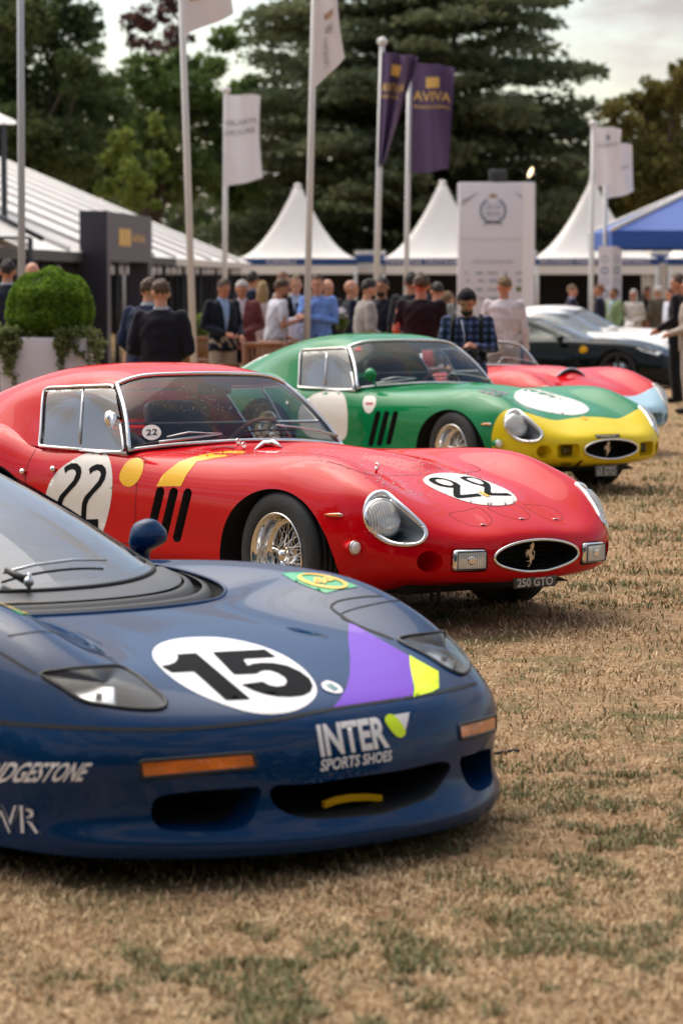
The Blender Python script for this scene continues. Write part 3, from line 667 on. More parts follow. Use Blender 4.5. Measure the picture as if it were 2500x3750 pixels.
def capsule(a, b, w, n=7):
    a, b = np.array(a, float), np.array(b, float); d = (b - a) / np.linalg.norm(b - a); s = np.array([-d[1], d[0]]); out = []
    for k in range(n + 1): t = math.pi * k / n; out.append(b + (s * math.cos(t) + d * math.sin(t)) * w / 2)
    for k in range(n + 1): t = math.pi * k / n; out.append(a + (-s * math.cos(t) - d * math.sin(t)) * w / 2)
    return np.array(out)
SLITS = [dense(capsule((588, 1797), (546, 1975), 31), 9), dense(capsule((637, 1799), (596, 1975), 31), 9), dense(capsule((688, 1803), (648, 1972), 31), 9)]
SIDEWIN = closed_curve([(172, 1424), (220, 1419), (300, 1415), (380, 1413), (414, 1415), (423, 1424), (432, 1480), (446, 1570), (456, 1640), (452, 1653), (400, 1655), (300, 1650), (200, 1645), (156, 1641), (148, 1632), (151, 1590), (156, 1510), (163, 1440)], 80)
ARCH_C, ARCH_A, ARCH_B = (.012, .27), .455, .388
RARCH_C = (-2.63, .27)
def arch_field(V, c, a=ARCH_A, b=ARCH_B):
    g = (np.sqrt(((V[:, 0] - c[0]) / a) ** 2 + ((V[:, 2] - c[1]) / b) ** 2) - 1) * .4
    return np.where((np.abs(V[:, 1]) > .45), g, 5.0)

def _cut(V, F, N, g):
    V2, pos, neg = clip(V, F, g); k = len(V2) - len(V)
    return V2, pos, neg, k
def cut_holes(V, F, N, holes):
    """remove every region where a field is negative (fields are recomputed as points are added)"""
    for h in holes:
        V2, pos, neg = clip(V, F, h(V, N))
        if len(V2) > len(V):
            nn = []
            tree = BVHTree.FromPolygons([Vector(v) for v in V], [tuple(f) for f in F])
            # normals of new points from the nearest face
            for v in V2[len(V):]: nn.append(np.array(tree.find_nearest(Vector(v))[1]))
            N = np.concatenate([N, np.array(nn)])
        V, F = V2, pos
    return V, F, N

# ---- wheel of wire spokes, axis along y, outer face towards -y
def wire_wheel_parts():
    R, W = .328, .195
    prof = [(.205, .085), (.225, .098), (.262, .103), (.298, .098), (.315, .086), (.325, .072)]
    for yy in (.05, .017, -.017, -.05): prof += [(.329, yy + .011), (.319, yy + .008), (.319, yy + .002), (.329, yy - .002)]
    prof += [(.325, -.072), (.315, -.086), (.298, -.098), (.262, -.103), (.225, -.098), (.205, -.085)]
    tyre = lathe(prof, 72, 'y', True)
    rim = lathe([(.200, .085), (.214, .092), (.218, .097), (.212, .101), (.204, .097), (.196, .080), (.188, .05), (.186, .02), (.178, .012), (.168, .008), (.160, .0), (.160, -.06), (.19, -.09)], 64, 'y')
    rim = (rim[0] * (1, -1, 1), [tuple(reversed(f)) for f in rim[1]])
    rim2 = lathe([(.168, .012), (.172, .016), (.166, .018), (.158, .012), (.158, -.02)], 64, 'y'); rim2 = (rim2[0] * (1, -1, 1), rim2[1])
    sp = []
    for k in range(48):
        a = 2 * math.pi * k / 48; b = a + (.55 if k % 2 else -.55); r0, y0, y1 = (.047, -.055, .004) if (k // 2) % 2 else (.047, .0, -.004)
        p0 = np.array([math.cos(b) * r0, y0, math.sin(b) * r0]); p1 = np.array([math.cos(a) * .163, y1, math.sin(a) * .163])
        sp.append(tube([p0, p1], .0022, 5, caps=False)); sp.append(ball(p1 - (p1 - p0) * .03, .0042, 6, 4))
    hub = lathe([(.001, -.075), (.020, -.074), (.030, -.066), (.034, -.05), (.034, -.04), (.046, -.036), (.048, .02), (.052, .06), (.001, .065)], 28, 'y')
    hub = (hub[0] * (1, 1, 1), hub[1])
    ears = []
    for k in range(3):
        a = 2 * math.pi * k / 3 + .6; d = np.array([math.cos(a), 0, math.sin(a)]); t = np.array([-math.sin(a), 0, math.cos(a)])
        P = [d * r + np.array([0, yy, 0]) for r, yy in ((.025, -.052), (.045, -.056), (.062, -.066), (.072, -.076))]
        ears.append(tube(P, [.016, .014, .011, .006], 8))
    disc = lathe([(.03, .03), (.145, .03), (.145, .04), (.03, .04)], 40, 'y')
    return tyre, rim, rim2, join(*sp), hub, join(*ears), disc
_WW = {}
def wheel(parent, loc, side, steer=0.0):
    """side -1: outer face towards -y; the mesh data is shared by every wheel"""
    if 'tyre' not in _WW:
        t, r, r2, s, h, e, d = wire_wheel_parts()
        _WW['tyre'] = mesh('tyre', *t, M['rubber']); _WW['rim'] = mesh('rim', *join(r, r2), M['chrome']); _WW['spokes'] = mesh('spokes', *s, M['chrome'])
        _WW['hub'] = mesh('hub', *h, M['chrome']); _WW['knock_off'] = mesh('knock_off', *e, M['chrome']); _WW['brake_disc'] = mesh('brake_disc', *d, M['dark'])
    w = link('wheel', _WW['tyre'], parent, loc, (0, 0, (0 if side < 0 else math.pi) + steer)); w.name = 'wheel'
    for k in ('rim', 'spokes', 'hub', 'knock_off', 'brake_disc'): link(k, _WW[k], w)
    return w

def gto(label, pose, colour, nose=None, opts=(), group=None, template=None):
    P = M[colour]; car = thing('race_car', label, 'race car', pose.T, pose.euler, group)
    # --- body shell
    holes = [lambda V, N: arch_field(V, ARCH_C), lambda V, N: arch_field(V, RARCH_C),
             lambda V, N: hole_field(HL_IN, V, N, RED), lambda V, N: hole_field(DUCT, V, N, RED), lambda V, N: hole_field(FOG, V, N, RED)]
    holes += [(lambda V, N, s=s: hole_field(s, V, N, RED)) for s in SLITS]
    holes += [lambda V, N: np.where(V[:, 2] > .70, np.maximum.reduce([np.abs(V[:, 1]) - .70, V[:, 0] + 1.43, -(V[:, 0] + 2.72)]), 5.0)]
    key = 'holes'
    if key not in _WW: _WW[key] = cut_holes(BODY_V, BODY_F, BODY_N, holes)
    V, F, N = _WW[key]
    mats = [P]; mi = None
    if nose:
        g = nose[1](V); V, a, b = clip(V, F, g); F = a + b; mats = [P, M[nose[0]]]; mi = [0] * len(a) + [1] * len(b)
    obj('body', (V, F), mats, car, mi=mi)
    # --- roof with glass
    def sw(V, N): return hole_field(SIDEWIN, V, N, RED)
    def rw(V): return np.where(V[:, 2] > .9, np.maximum(np.abs(V[:, 1]) - .40, np.abs(V[:, 0] + 3.02) - .24), 5.0)
    if 'roof' not in _WW:
        V1, p1, n1 = clip(ROOF_V, ROOF_F, sw(ROOF_V, ROOF_N)); V2, p2, n2 = clip(V1, p1, rw(V1))
        _WW['roof'] = prune(V2, p2); _WW['sideglass'] = prune(V1, n1); _WW['rearglass'] = prune(V2, n2)
    open_ = 'open' in opts
    if not open_: obj('roof', _WW['roof'], P, car)
    sg = _WW['sideglass']
    for sgn in (() if open_ else (-1, 1)):
        ff = [f for f in sg[1] if sgn * sg[0][f[0]][1] > 0]; gv, gf = prune(sg[0], ff)
        obj('side_window', (gv - (0, sgn * .006, 0), gf), M['plexi'], car)
    if not open_: obj('rear_window', _WW['rearglass'], M['glass'], car)
    trim = M['chrome']
    sp, sn = SHR.lay_n(SIDEWIN, .004)
    for sgn in (() if open_ else (1, -1)): obj('window_trim', tube(sp * (1, sgn, 1), .0085, 8, True), trim, car)
    vb = [SHR.hit(*p)[0] for p in [(305, 1414), (300, 1480), (295, 1550), (291, 1625)]]
    for sgn in (() if open_ else (1, -1)): obj('window_divider', tube(np.array(vb) * (1, sgn, 1) - (0, -sgn * .004, 0), .008, 6), M['alu'], car)
    # --- windscreen
    WG = WS_G[:11] if open_ else WS_G
    ring = np.concatenate([WG[0], WG[1:, -1], WG[-1, ::-1][1:], WG[::-1, 0][1:-1]])
    obj('windscreen', (WG.reshape(-1, 3), grid_faces(*WG.shape[:2])), M['glass'], car)
    obj('windscreen_trim', tube(ring + (.003, 0, .002), .0125, 8, True), trim, car)
    obj('windscreen_seal', tube(ring + (-.004, 0, -.006), .016, 8, True), M['black'], car)
    # --- inside of the wheel arches and tunnel
    a = np.linspace(-.30, math.pi + .30, 40)
    for c in (ARCH_C, RARCH_C):
        for sgn in (-1, 1):
            pts = []
            for t in a:
                x, z = c[0] + ARCH_A * math.cos(t), c[1] + ARCH_B * math.sin(t)
                h = SH.bvh.ray_cast(Vector((x, -2, z)), Vector((0, 1, 0)))
                pts.append((x, h[0].y if h[0] is not None else -.78, z))
            pts = np.array(pts); pts[:, 1] = np.where(pts[:, 1] < -.5, pts[:, 1], -.72)
            inner = pts.copy(); inner[:, 1] += .012; d2 = pts.copy(); d2[:, 1] = -.36
            Vw = np.concatenate([pts, inner * (1, 1, 1), d2]) * (1, -sgn, 1); n = len(a)
            Fw = grid_faces(3, n) + [tuple(range(2 * n, 3 * n))]
            obj('wheel_arch', (Vw, Fw), M['black'], car)
    obj('undertray', box(-1.3, 0, .21, 3.9, 1.0, .08), M['black'], car)
    # --- wheels
    st = -.03
    for x, s in ((.012, -1), (.012, 1), (-2.63, -1), (-2.63, 1)):
        wheel(car, (x, s * .715, .325), s, st if x > 0 else 0)
    # --- cabin
    fl = join(box(-2.05, 0, .30, 1.5, 1.46, .04), box(-1.36, 0, .50, .05, 1.40, .42), box(-2.85, 0, .52, .05, 1.3, .5), box(-2.05, 0, .38, 1.4, .24, .2))
    obj('cabin_floor', fl, M['black'], car)
    obj('dashboard', join(box(-1.47, 0, .70, .2, 1.34, .12, .03), box(-1.50, .37, .755, .16, .34, .08, .03)), M['dark'], car)
    for y in (-.36, .36):
        seat = join(box(-2.15, y, .42, .48, .42, .13, .05), xf(box(0, 0, 0, .13, .44, .62, .05), (-2.42, y, .70), (0, -.28, 0)))
        obj('seat', seat, M['leather'], car)
    sw_c = np.array([-1.74, .37, .765]); sn_ = Vector((-.85, 0, .52)).normalized(); q = sn_.to_track_quat('Z', 'Y')
    rim_ = [sw_c + np.array(q @ Vector((.185 * math.cos(t), .185 * math.sin(t), 0))) for t in np.arange(36) / 36 * 2 * math.pi]
    stw = obj('steering_wheel', tube(rim_, .013, 8, True), M['wood'], car)
    obj('wheel_spokes', join(*[tube([sw_c - np.array(sn_) * .03, rim_[k]], .007, 6) for k in (0, 12, 24)], tube([sw_c, sw_c - np.array(sn_) * .3], .018, 8)), M['alu'], stw)
    cage = [tube([(-2.50, -.55, .35), (-2.50, -.54, .95), (-2.50, -.42, 1.13), (-2.50, .42, 1.13), (-2.50, .54, .95), (-2.50, .55, .35)], .019, 8),
            tube([(-2.50, -.40, 1.10), (-2.30, .45, .45)], .017, 8)]
    if open_: obj('headrest_fairing', ball((-2.75, .36, .80), (.55, .20, .24), 20, 14), P, car)
    else: obj('roll_cage', join(*cage), M['white_decal'] if 'cage' in opts else M['dark'], car)
    if not open_: obj('inner_mirror', box(-1.72, .07, 1.095, .02, .23, .065, .015), M['black'], car)
    # --- nose
    ring = closed_curve(BODY_G[-1][:-1] if np.allclose(BODY_G[-1][0], BODY_G[-1][-1], atol=.02) else BODY_G[-1], 72)
    gr = obj('grille_surround', tube(ring + (.004, 0, 0), .0075, 8, True), M['chrome'], car)
    obj('grille_opening', pocket(ring, (-.24, 0, 0), .97, 5), M['black'], car)
    ys = np.linspace(-.27, .27, 29)
    mesh_bars = [tube([(.93, y, .369 - .074 * math.sqrt(max(0, 1 - (y / .278) ** 2))), (.93, y, .369 + .074 * math.sqrt(max(0, 1 - (y / .278) ** 2)))], .0018, 4, caps=False) for y in ys]
    mesh_bars += [tube([(.93, -.268 * math.sqrt(1 - (z / .078) ** 2), .369 + z), (.93, .268 * math.sqrt(1 - (z / .078) ** 2), .369 + z)], .0018, 4, caps=False) for z in (-.055, -.035, -.012, .012, .035, .055)]
    obj('grille_mesh', join(*mesh_bars), M['dark'], car)
    HORSE = [(845, 242), (865, 262), (890, 265), (905, 290), (918, 318), (900, 335), (908, 365), (885, 400), (890, 435), (868, 440), (862, 485), (835, 490), (815, 520), (822, 560), (850, 595), (872, 625), (880, 660), (905, 640), (918, 600), (915, 555), (895, 520), (893, 480), (912, 478), (935, 510), (940, 560), (935, 615), (918, 660), (915, 690), (920, 715), (902, 732), (892, 705), (878, 680), (862, 725), (835, 765), (818, 790), (812, 830), (780, 870), (745, 905), (728, 940), (690, 945), (682, 930), (715, 905), (745, 870), (780, 835), (785, 818), (755, 805), (715, 790), (670, 792), (648, 776), (665, 763), (710, 768), (748, 778), (752, 740), (738, 700), (745, 660), (728, 640), (700, 615), (675, 590), (655, 550), (640, 560), (635, 600), (648, 630), (645, 665), (625, 660), (615, 620), (600, 590), (600, 545), (620, 500), (640, 450), (660, 436), (685, 445), (692, 475), (712, 470), (745, 435), (775, 400), (805, 368), (790, 355), (765, 362), (748, 345), (765, 325), (800, 290), (835, 275)]
    hp = np.array(HORSE, float); hp = (hp - (770, 595)) / 700; hv, hf = fill2d([hp], .06)
    k = .094; top = np.stack([np.full(len(hv), .985), hv[:, 0] * k * 1.28, .369 - hv[:, 1] * k * 1.28], 1); n = len(hv)
    outl = np.array(hp); o3 = lambda x: np.stack([np.full(len(outl), x), outl[:, 0] * k * 1.28, .369 - outl[:, 1] * k * 1.28], 1)
    sidev = np.concatenate([o3(.985), o3(.974)]); m_ = len(outl); sf = [(i, (i + 1) % m_, (i + 1) % m_ + m_, i + m_) for i in range(m_)]
    obj('horse_emblem', join((top, hf), (sidev, sf)), M['emblem'], gr, smooth=False)
    # --- headlamps
    for sgn in (1, -1):
        fx = lambda VF: (VF if sgn > 0 else mirror(VF))
        o3, on = SH.lay_n(HL_OUT, .003); i3, inn = SH.lay_n(HL_IN, .006); i4 = i3 - inn * .02
        Vf = np.concatenate([o3 - on * .006, o3 + on * .004, (o3 + i3) / 2 + (on + inn) * .004, i3, i4]); fr = (Vf, grid_faces(5, 64, True))
        hd = obj('headlight', fx(fr), M['chrome'] if 'ringwhite' not in opts else M['white_decal'], car)
        dv = np.array([-.20, .045, -.02]); bowl = pocket(i4, dv, .80, 5)
        obj('lamp_bowl', fx(bowl), M['bucket'] if 'darkbowl' not in opts else M['gap_grey'], hd)
        nrm = inn.mean(0); nrm /= np.linalg.norm(nrm); cc = i3.mean(0)
        cov = [i3 + nrm * 0]; V_, F_ = [i3], []
        for q, s in ((1, .72), (2, .4), (3, .0)): V_.append(cc + (i3 - cc) * max(s, 1e-3) + nrm * .030 * (1 - s * s))
        obj('lamp_cover', fx((np.concatenate(V_), grid_faces(4, 64, True))), M['cover'], hd)
        o_r, d_r = RED.ray(1403, 1897); tt = ((cc - nrm * .020 - o_r) @ nrm) / (d_r @ nrm); lc = o_r + tt * d_r
        q = Vector((.90, -.22, .30)).normalized().to_track_quat('Z', 'Y')
        lens = lathe([(.091, 0), (.090, .008), (.075, .020), (.05, .029), (.02, .033), (.0005, .034)], 36); lv = np.array([lc + np.array(q @ Vector(v)) for v in lens[0]])
        obj('lamp_lens', fx((lv, lens[1])), M['flute'], hd)
        rf = lathe([(.0005, -.058), (.03, -.052), (.06, -.034), (.08, -.012), (.089, 0)], 36); rv = np.array([lc + np.array(q @ Vector(v)) for v in rf[0]]); obj('reflector', fx((rv, rf[1])), M['reflector'], hd)
        bu = ball((0, 0, -.012), (.012, .012, .02), 10, 6); obj('bulb', fx((np.array([lc + np.array(q @ Vector(v)) for v in bu[0]]), bu[1])), M['chrome'], hd)
        rg = lathe([(.091, -.03), (.099, -.02), (.099, .004), (.091, .010)], 36); lv = np.array([lc + np.array(q @ Vector(v)) for v in rg[0]])
        obj('lamp_rim', fx((lv, rg[1])), M['chrome'], hd)
        for p in ((248, 592), (1052, 800), (792, 1018)):
            c, n_ = SH.hit(*z5([p])[0]); s = ball((0, 0, 0), (.006, .006, .004), 8, 5); qq = Vector(n_).to_track_quat('Z', 'Y')
            obj('screw', fx((np.array([c + n_ * .006 + np.array(qq @ Vector(v)) for v in s[0]]), s[1])), M['alu'], hd)
        # lamp recess beside the grille
        f3, fn = SH.lay_n(FOG, -.001)
        if 'fog' in opts:
            obj('lamp_recess', fx(pocket(f3, (-.09, .0, 0), .96, 3)), M['black'], car)
            cen = f3.mean(0) + np.array([.0, 0, 0]); nx = np.array([.97, -.20, 0]); ly = np.array([.20, .97, 0]); lz = np.array([0, 0, 1.])
            def pl(VF, off): V0, F0 = VF; return np.array([cen + nx * (off + v[0]) + ly * v[1] + lz * v[2] for v in V0]), F0
            sp_ = obj('spot_lamp', fx(pl(box(0, 0, 0, .07, .186, .104, .020), -.008)), M['chrome'], car)
            obj('lamp_glass', fx(pl(box(0, 0, 0, .012, .160, .084, .004), .027)), M['flute'], sp_)
            obj('lamp_gasket', fx(pl((lambda P: tube(P, .0035, 6, True))([(.034, y_ * .080, z_ * .042) for y_, z_ in ((-1, -1), (1, -1), (1, 1), (-1, 1))]), 0)), M['dark'], sp_)
            obj('lamp_bulb', fx(pl(lathe([(.001, 0), (.012, .002), (.02, .0), (.022, -.004)], 16, 'x'), .036)), M['chrome'], sp_)
        else:
            obj('intake_recess', fx(pocket(f3, (-.07, .0, 0), .92, 3)), P if not nose else M[nose[0]], car)
            cen = f3.mean(0) + np.array([-.045, -.0, 0]); cen += (.0, .02, 0)
            obj('intake_mesh', fx(box(*cen, .01, .10, .072)), M['mesh'], car)
        d3, dn = SH.lay_n(DUCT, -.001)
        obj('brake_duct', fx(pocket(d3, (-.13, .02, .0), .86, 4)), P if not nose else M[nose[0]], car)
        for s in SLITS:
            s3, sn3 = SH.lay_n(s, -.001); obj('vent_slit', fx(pocket(s3, (.03, .06, 0), 1.0, 2)), M['black'], car)
        # side lamp in its pod, and the orange repeater
        c, n_ = SH.hit(1300, 2003); tip, tn = SH.hit(1225, 1992)
        ax = np.array([.985, -.12, -.02]); pts = [c - ax * .135 - n_ * .018, c - ax * .09 - n_ * .004, c - ax * .04 + n_ * .010, c + n_ * .016, c + ax * .02 + n_ * .017]
        pod = obj('side_lamp_pod', fx(tube(pts, [.004, .020, .031, .035, .035], 16)), P, car)
        obj('side_lamp', fx(ball(pts[-1] + ax * .004, (.018, .030, .030), 14, 8)), M['lens'], pod)
        obj('lamp_ring', fx(tube([pts[-1] + np.array([0, math.cos(t), math.sin(t)]) * .033 for t in np.arange(20) / 20 * 2 * math.pi], .004, 6, True)), M['chrome'], pod)
        c1, n1 = SH.hit(1187, 1885); c2, n2 = SH.hit(1256, 1887); cc = (c1 + c2) / 2; dd = (c2 - c1) / 2
        rp = obj('repeater_bezel', fx(tube([c1, cc - dd * .4, cc + dd * .5, c2], [.003, .010, .012, .006], 10)), M['chrome'], car)
        obj('repeater', fx(tube([c1 + n1 * .006 + dd * .1, cc - dd * .4 + n1 * .006, cc + dd * .5 + n1 * .007, c2 + n1 * .004 - dd * .1], [.002, .0075, .009, .004], 10)), M['amber'], rp)
    # --- seams
    def seam(px, n=40, shell=SH, w=.0042, both=False, name='panel_gap', m=None, closed=False):
        c = closed_curve(px, n) if closed else open_curve(px, n); p, nn = shell.lay_n(c, .0012)
        for sgn in ((1, -1) if both else (1,)): obj(name, (ribbon(p, nn, w, closed) if sgn > 0 else mirror(ribbon(p, nn, w, closed))), m or M['gap'], car)
    seam([(466, 1658), (487, 1669), (520, 1676), (537, 1686), (528, 1702), (508, 1745), (500, 1797), (496, 1880), (494, 1988)], 50, both=True, name='door_gap')
    seam([(494, 1988), (440, 1990), (365, 1990), (250, 1980), (140, 1966)], 20, both=True, name='door_gap')
    seam([(133, 1646), (112, 1680), (98, 1720), (92, 1780), (95, 1860), (120, 1950)], 30, both=True, name='door_gap')
    seam([(1200, 1690), (1280, 1715), (1348, 1738), (1420, 1742), (1497, 1741), (1580, 1738), (1663, 1735), (1740, 1727), (1757, 1720), (1720, 1699)], 60, w=.0032, name='bonnet_gap')
    flaps = [[(1642, 1882), (1700, 1870), (1750, 1859), (1775, 1874), (1800, 1902), (1796, 1917), (1775, 1928), (1744, 1928), (1701, 1917), (1661, 1897)],
             [(1783, 1859), (1840, 1853), (1885, 1848), (1910, 1859), (1936, 1885), (1938, 1894), (1922, 1904), (1885, 1901), (1839, 1888), (1805, 1872)],
             [(1916, 1848), (1955, 1849), (1987, 1852), (2036, 1869), (2060, 1894), (2049, 1906), (2011, 1904), (1982, 1891), (1953, 1877), (1930, 1860)]]
    if 'flaps' in opts:
        for fpx, lt in zip(flaps, ((1768, 1922), (1909, 1900), (2032, 1901))):
            seam(fpx, 44, w=.0024, m=M['gap_soft'], closed=True, name='intake_flap_gap')
            c, n_ = SH.hit(*lt); b = box(0, 0, 0, .012, .030, .006, .002); obj('flap_latch', (b[0] + c + n_ * .002, b[1]), M['chrome'], car)
    # --- wipers, handles, filler
    def wiper(blade, arm):
        pb = np.array([SHW.hit(*p)[0] for p in blade]); pa = np.array([SHW.hit(*p)[0] for p in arm]); up = np.array([.020, 0, .018])
        w_ = obj('wiper', tube(pa + up * 1.5, [.005] * (len(pa) - 1) + [.011], 6), M['alu'], car)
        obj('wiper_blade', tube(pb + up, .0055, 6), M['dark'], w_)
    wiper([(556, 1640), (600, 1624), (680, 1617), (790, 1611)], [(600, 1618), (680, 1600), (800, 1605), (905, 1620)])
    wiper([(890, 1592), (960, 1586), (1075, 1586)], [(1000, 1574), (1070, 1580), (1150, 1592), (1222, 1612)])
    for p in ((200, 1719), (88, 1728)):
        c, n_ = SH.hit(*p); obj('door_handle', (lambda b: (b[0] + c + n_ * .012, b[1]))(ball((0, 0, 0), (.022, .014, .016), 12, 8)), M['chrome'], car)
    if 'mirror_chrome' in opts:
        c = RED.solve(405, 1533, 1, -.80); b = box(0, 0, 0, .10, .06, .085, .03); mm = obj('door_mirror', xf(b, c, (0, .25, -.35)), M['chrome'], car)
        c2 = SHR.hit(437, 1500)[0]; obj('mirror_arm', tube([c + (.01, .02, .01), c2], .009, 8), M['chrome'], mm)
    if 'mirror_round' in opts:
        c = np.array([-1.28, -.70, .90]); mm = obj('door_mirror', lathe([(.001, .0), (.05, .004), (.056, .02), (.04, .06), (.015, .085), (.001, .09)], 24, 'x'), P, car); mm.location = c
        mm.rotation_euler = (0, 0, 0); obj('mirror_arm', tube([(.05, 0, -.02), (.09, 0, -.08), (.115, .02, -.115)], .009, 8), P, mm)
    return car

M['emblem'] = mat('emblem_metal', (.62, .52, .40), .28, .7)
M['mesh'] = mat('wire_mesh', (.10, .085, .03), .5, .5)
M['cover'] = glass('lamp_cover', (.97, .98, .98), .8)
M['gap_grey'] = mat('bowl_dark', (.12, .10, .11), .5)

RED_CAR = gto('glossy red vintage coupe with black 22 in white discs and yellow bonnet stripe', RED, 'red', opts=('fog', 'flaps', 'cage', 'mirror_chrome'), group='vintage racing cars parked in a row')

# ------------------------------------------------------------------ markings and small fittings of the red coupe
def decal(name, VF, m, car): return obj(name, VF, m, car)
def z3(P): return [(120 + x * .3827, 1600 + y * .3827) for x, y in P]
def zh(P): return [(1500 + x * .287, 1690 + y * .287) for x, y in P]
door_disc = closed_curve([(361, 1653), (388, 1660), (405, 1690), (413, 1753), (408, 1830), (388, 1918), (359, 1979), (325, 1990), (285, 1978), (225, 1940), (185, 1895), (168, 1845), (176, 1788), (216, 1722), (273, 1682), (311, 1663)], 60)
decal('door_roundel', SH.patch([door_disc], 14), M['white_decal'], RED_CAR)
TWO = [(305, 298), (335, 272), (380, 252), (432, 256), (465, 290), (472, 335), (458, 395), (418, 460), (350, 532), (305, 588), (284, 645), (278, 778), (395, 776), (394, 862), (228, 855), (233, 700), (240, 620), (265, 560), (330, 490), (398, 410), (420, 352), (412, 322), (385, 308), (345, 320), (316, 350)]
for dx, dy in ((0, 0), (237, 10)):
    decal('door_number', SH.patch([z3([(x + dx, y + dy) for x, y in TWO])], 12, .003), M['black_decal'], RED_CAR)
decal('yellow_dot', SH.patch([closed_curve(z3([(832, 380), (850, 320), (900, 245), (970, 205), (1040, 213), (1062, 255), (1050, 340), (1000, 430), (940, 475), (880, 467), (845, 430)]), 40)], 12, .0015), M['yellow_decal'], RED_CAR)
decal('bonnet_stripe', SH.patch([[(574, 1781), (597, 1739), (655, 1693), (705, 1675), (771, 1660), (835, 1652), (900, 1653), (890, 1664), (796, 1677), (721, 1691), (684, 1739), (663, 1781)]], 10, .0018), M['yellow_decal'], RED_CAR)
hood_disc = closed_curve(zh([(165, 232), (250, 175), (400, 150), (560, 152), (750, 182), (1000, 262), (1250, 372), (1350, 455), (1362, 500), (1300, 542), (1200, 560), (1080, 565), (850, 545), (550, 460), (300, 350), (195, 285)]), 70)
decal('bonnet_roundel', SH.patch([hood_disc], 10, .0018), M['white_decal'], RED_CAR)
def sm(P, n=60): return closed_curve(zh(P), n)
H22 = [[(240, 238), (262, 216), (340, 210), (430, 223), (520, 248), (590, 277), (640, 310), (640, 370), (638, 428), (660, 436), (865, 414), (917, 446), (660, 473), (600, 470), (558, 448), (550, 400), (553, 342), (480, 336), (380, 318), (290, 282), (250, 255)], [(318, 243), (345, 230), (430, 234), (500, 254), (545, 284), (550, 306), (520, 317), (430, 304), (352, 274)],
       [(636, 212), (680, 197), (760, 199), (860, 219), (950, 254), (1010, 290), (1029, 330), (1026, 395), (1048, 411), (1240, 411), (1300, 441), (1040, 439), (965, 426), (943, 402), (948, 332), (900, 312), (800, 287), (700, 247)], [(705, 225), (742, 211), (820, 216), (890, 240), (934, 275), (938, 297), (880, 294), (790, 264)]]
for a, b in ((0, 1), (2, 3)):
    decal('bonnet_number', SH.patch([zh(H22[a]), zh(H22[b])], 9, .0035), M['black_decal'], RED_CAR)
bd = SH.patch([zh([(868, 392), (915, 392), (1027, 450), (965, 455)])], 8, .004); decal('nose_badge', bd, M['yellow_decal'], RED_CAR)

def number_plate(car, pose, quad, x, txt, back, front, border=False, bold=.03):
    P = [pose.solve(*q, 0, x) for q in quad]; c = np.mean(P, 0); w = abs(P[1][1] - P[0][1]); h = abs(P[0][2] - P[3][2])
    pl = obj('number_plate', box(c[0], c[1], c[2], .008, w, h, .003), back, car)
    V, F = text2d(txt, bold); mx, my = .075, .13
    T = np.stack([np.full(len(V), c[0] + .0052), c[1] - w / 2 + w * (mx + V[:, 0] * (1 - 2 * mx)), c[2] - h / 2 + h * (my + V[:, 1] * (1 - 2 * my))], 1)
    obj('plate_lettering', (T, F), front, pl, smooth=False)
    if border: obj('plate_rim', tube([(c[0] + .004, c[1] + sy * w * .485, c[2] + sz * h * .46) for sy, sz in ((-1, -1), (1, -1), (1, 1), (-1, 1))], .003, 6, True), front, pl)
    obj('plate_bracket', join(*[box(c[0] - .03, c[1] + s * w * .3, c[2] + h * .35, .06, .02, .03) for s in (-1, 1)]), M['dark'], pl)
number_plate(RED_CAR, RED, [(1878, 2114), (2032, 2104), (2032, 2147), (1879, 2157)], 1.0, '250 GTO', M['plate'], M['plate_text'])
stk = closed_curve([(555 + 35 * math.cos(a), 1585 + 28 * math.sin(a)) for a in np.arange(20) / 20 * 2 * math.pi], 32)
decal('window_sticker', SHW.patch([stk], 8, .004), M['white_decal'], RED_CAR)
V_, F_ = text2d('22', .01); V_, F_ = subdiv2d(V_, F_, .2); decal('sticker_number', (SHW.lay(homog([(535, 1597), (576, 1594), (576, 1572), (535, 1575)])(V_), .006), F_), M['black_decal'], RED_CAR)
# tow hooks under the nose, catches and bonnet pins in front of the windscreen
hk = [tube([RED.solve(px, 2150, 1, -.40), RED.solve(px, 2185, 1, -.40), RED.solve(px + dx, 2198, 1, -.38)], .010, 8) for px, dx in ((1578, 2), (1606, -2))]
obj('tow_hook', join(*hk), M['black'], RED_CAR)
for p in ((872, 1632), (893, 1646)):
    c, n_ = SH.hit(*p); obj('bonnet_pin', join(tube([c, c + n_ * .022], .005, 8), tube([c + n_ * .022 + np.array([0, math.cos(t), math.sin(t)]) * .014 for t in np.arange(14) / 14 * 2 * math.pi], .004, 6, True)), M['chrome'], RED_CAR)
def strap(px, m, w, name):
    p, n_ = SH.lay_n(open_curve(px, 12), .006); obj(name, ribbon(p, n_, w), m, RED_CAR)
strap([(775, 1646), (800, 1642), (830, 1640), (858, 1643)], M['black'], .022, 'leather_strap')
scp = [SH.hit(*p) for p in ((932, 1648), (965, 1636), (1005, 1634), (1030, 1640))]
obj('bonnet_vent', tube([c + n_ * h for (c, n_), h in zip(scp, (.0, .016, .018, .004))], [.004, .016, .018, .006], 12), M['chrome'], RED_CAR)
c, n_ = SH.hit(1398, 1612); obj('bonnet_catch', join(tube([c, c + n_ * .03], .008, 8), tube([c + n_ * .03 + np.array([math.cos(t), 0, math.sin(t)]) * .016 for t in np.arange(14) / 14 * 2 * math.pi], .004, 6, True)), M['chrome'], RED_CAR)
